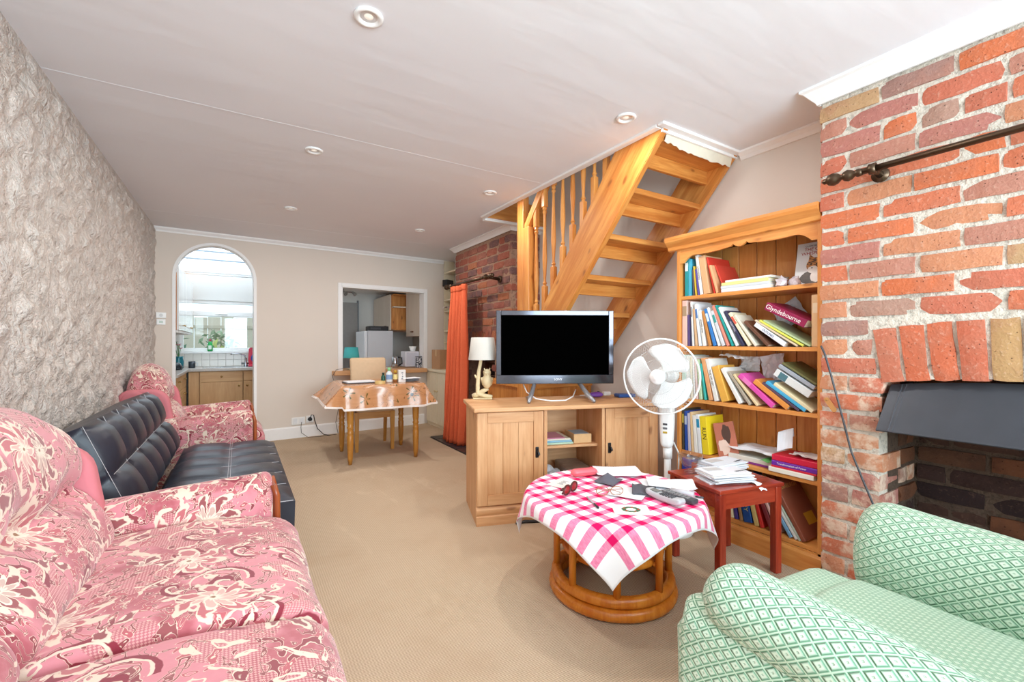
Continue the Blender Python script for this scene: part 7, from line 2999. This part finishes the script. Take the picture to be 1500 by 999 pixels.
o = crumple('rolled white magazine sticking out of the alcove shelf', (2.60, 5.97, 1.668), Matrix.Rotation(0.4, 4, 'Z'), 0.16, 0.12, 15, 0.03, flat((214, 200, 196), 0.6, var=0.2, sc=40), 'magazine')
for i, (cc, z, lab) in enumerate((((120, 116, 120), 1.341, 'dark grey book upright on an alcove shelf'), ((190, 186, 186), 1.341, 'pale grey book upright on an alcove shelf'), ((96, 84, 84), 1.181, 'brown book on the lower alcove shelf'))):
    book(lab, cc, 0.03, 0.16 if z > 1.2 else 0.12, 0.11, Matrix.Translation((2.60, 5.96 + 0.035 * i, z + 0.0005)) @ Matrix.Rotation(-math.pi / 2, 4, 'Z') if False else Matrix.Translation((2.60, 5.99 - 0.04 * (i % 2), z + 0.0005)) @ Matrix.Rotation(-math.pi / 2, 4, 'Z'), group='books on the alcove shelves')
t = thing('cardboard_box', 'brown cardboard box on the cream cupboard right of the hatch', 'box', (2.425, 5.86, 0.7905), 0.15)
bm = new()
box(bm, -0.07, -0.11, 0, 0.08, 0.11, 0.27, bev=0.002)
link('body', bm, flat((186, 142, 104), 0.75), t)
bm = new()
box(bm, -0.071, -0.02, 0.18, -0.069, 0.02, 0.27)
link('tape_strip', bm, flat((206, 170, 126), 0.4), t)
o = tag(link('white_handset', box(new(), -0.02, -0.025, 0, 0.02, 0.025, 0.09, bev=0.006), M_PLASTIC), 'little white device on the alcove shelf above the cardboard box', 'device')
o.location = (2.61, 5.95, 0.9805)


# sockets, thermostat
def plate(name, label, cat, x, z, w, h, parts, group=None):
    t = thing(name, label, cat, back(x, -0.0005, z), BACK_RZ, group)
    bm = new()
    box(bm, -w / 2, -0.012, -h / 2, w / 2, 0.0, h / 2, bev=0.003)
    link('plate', bm, M_PLASTIC, t)
    parts(t)
    return t


def rockers(t):
    for x in (-0.035, 0.035):
        bm = new()
        box(bm, x - 0.022, -0.016, -0.03, x + 0.022, -0.011, 0.03, bev=0.002)
        link('cover_panel', bm, flat((236, 238, 240), 0.3), t)


def socket(t):
    bm = new()
    tube(bm, [(0.0, -0.012, 0.0), (0.0, -0.04, 0.0)], [0.026, 0.022], 14)
    pl = link('plug', bm, M_BLACK, t)
    bm = new()
    tube(bm, [(0.0, -0.036, 0.02), (0.01, -0.05, 0.055), (0.035, -0.05, 0.05), (0.05, -0.045, -0.02), (0.08, -0.045, -0.12), (0.15, -0.06, -0.20), (0.22, -0.1, -0.212)], 0.005, 7)
    link('cord', bm, M_BLACK, t, smooth=True)


plate('wall_socket', 'double white blank socket plate above the back skirting', 'socket', 0.625, 0.205, 0.15, 0.088, rockers)
plate('wall_socket', 'white single socket with a black plug by the dining table', 'socket', 0.755, 0.215, 0.086, 0.086, socket)


def thermo(t):
    bm = new()
    tube(bm, [(0, -0.012, 0.0), (0, -0.018, 0.0)], 0.016, 16)
    link('dial', bm, flat((216, 216, 214), 0.4), t)


def timer(t):
    bm = new()
    box(bm, -0.016, -0.0135, -0.012, 0.016, -0.0118, 0.012)
    link('display', bm, flat((190, 206, 190), 0.3), t)


plate('thermostat', 'upper white heating control on the wall left of the arch', 'control', -0.69, 1.445, 0.085, 0.06, thermo)
plate('thermostat', 'lower white heating timer on the wall left of the arch', 'control', -0.69, 1.375, 0.075, 0.06, timer)
bm = new()
tube(bm, [back(0.66, -0.022, 0.19), back(0.65, -0.03, 0.13), back(0.655, -0.035, 0.06), back(0.72, -0.08, 0.006), back(0.86, -0.12, 0.006), back(1.05, -0.10, 0.006)], 0.003, 6)
tag(link('thin_cable', bm, M_BLACK, smooth=True), 'thin dark cable trailing from the blank socket over the skirting', 'cable')
bm = new()
tube(bm, [back(1.22, -0.04, 0.808), back(1.12, -0.10, 0.83), back(1.03, -0.16, 0.82), back(0.98, -0.17, 0.74), back(1.02, -0.19, 0.62), back(1.08, -0.12, 0.4), back(1.05, -0.06, 0.15), back(1.08, -0.05, 0.006)], 0.003, 6)
tag(link('lamp_cord', bm, M_BLACK, smooth=True), 'thin dark lamp flex looping off the hatch counter end', 'cable')

# odds and ends: a board in the grate, a black strap by the bench
t = thing('tan_board', 'small tan board leaning inside the sooty fireplace', 'board', (2.58, 0.56, 0.03))
t.rotation_euler = (0, math.radians(14), 0.2)
bm = new()
box(bm, 0.0, -0.07, 0.0, 0.02, 0.07, 0.33, bev=0.003)
link('plank', bm, wood('honey', 'z'), t)
bm = new()
tube(bm, [(1.50, 2.385, 0.006), (1.56, 2.37, 0.012), (1.62, 2.345, 0.007), (1.70, 2.31, 0.006)], [0.006, 0.010, 0.010, 0.006], 6)
tag(link('black_strap', bm, M_BLACK, smooth=True), 'short black strap lying on the carpet at the bench plinth', 'strap')
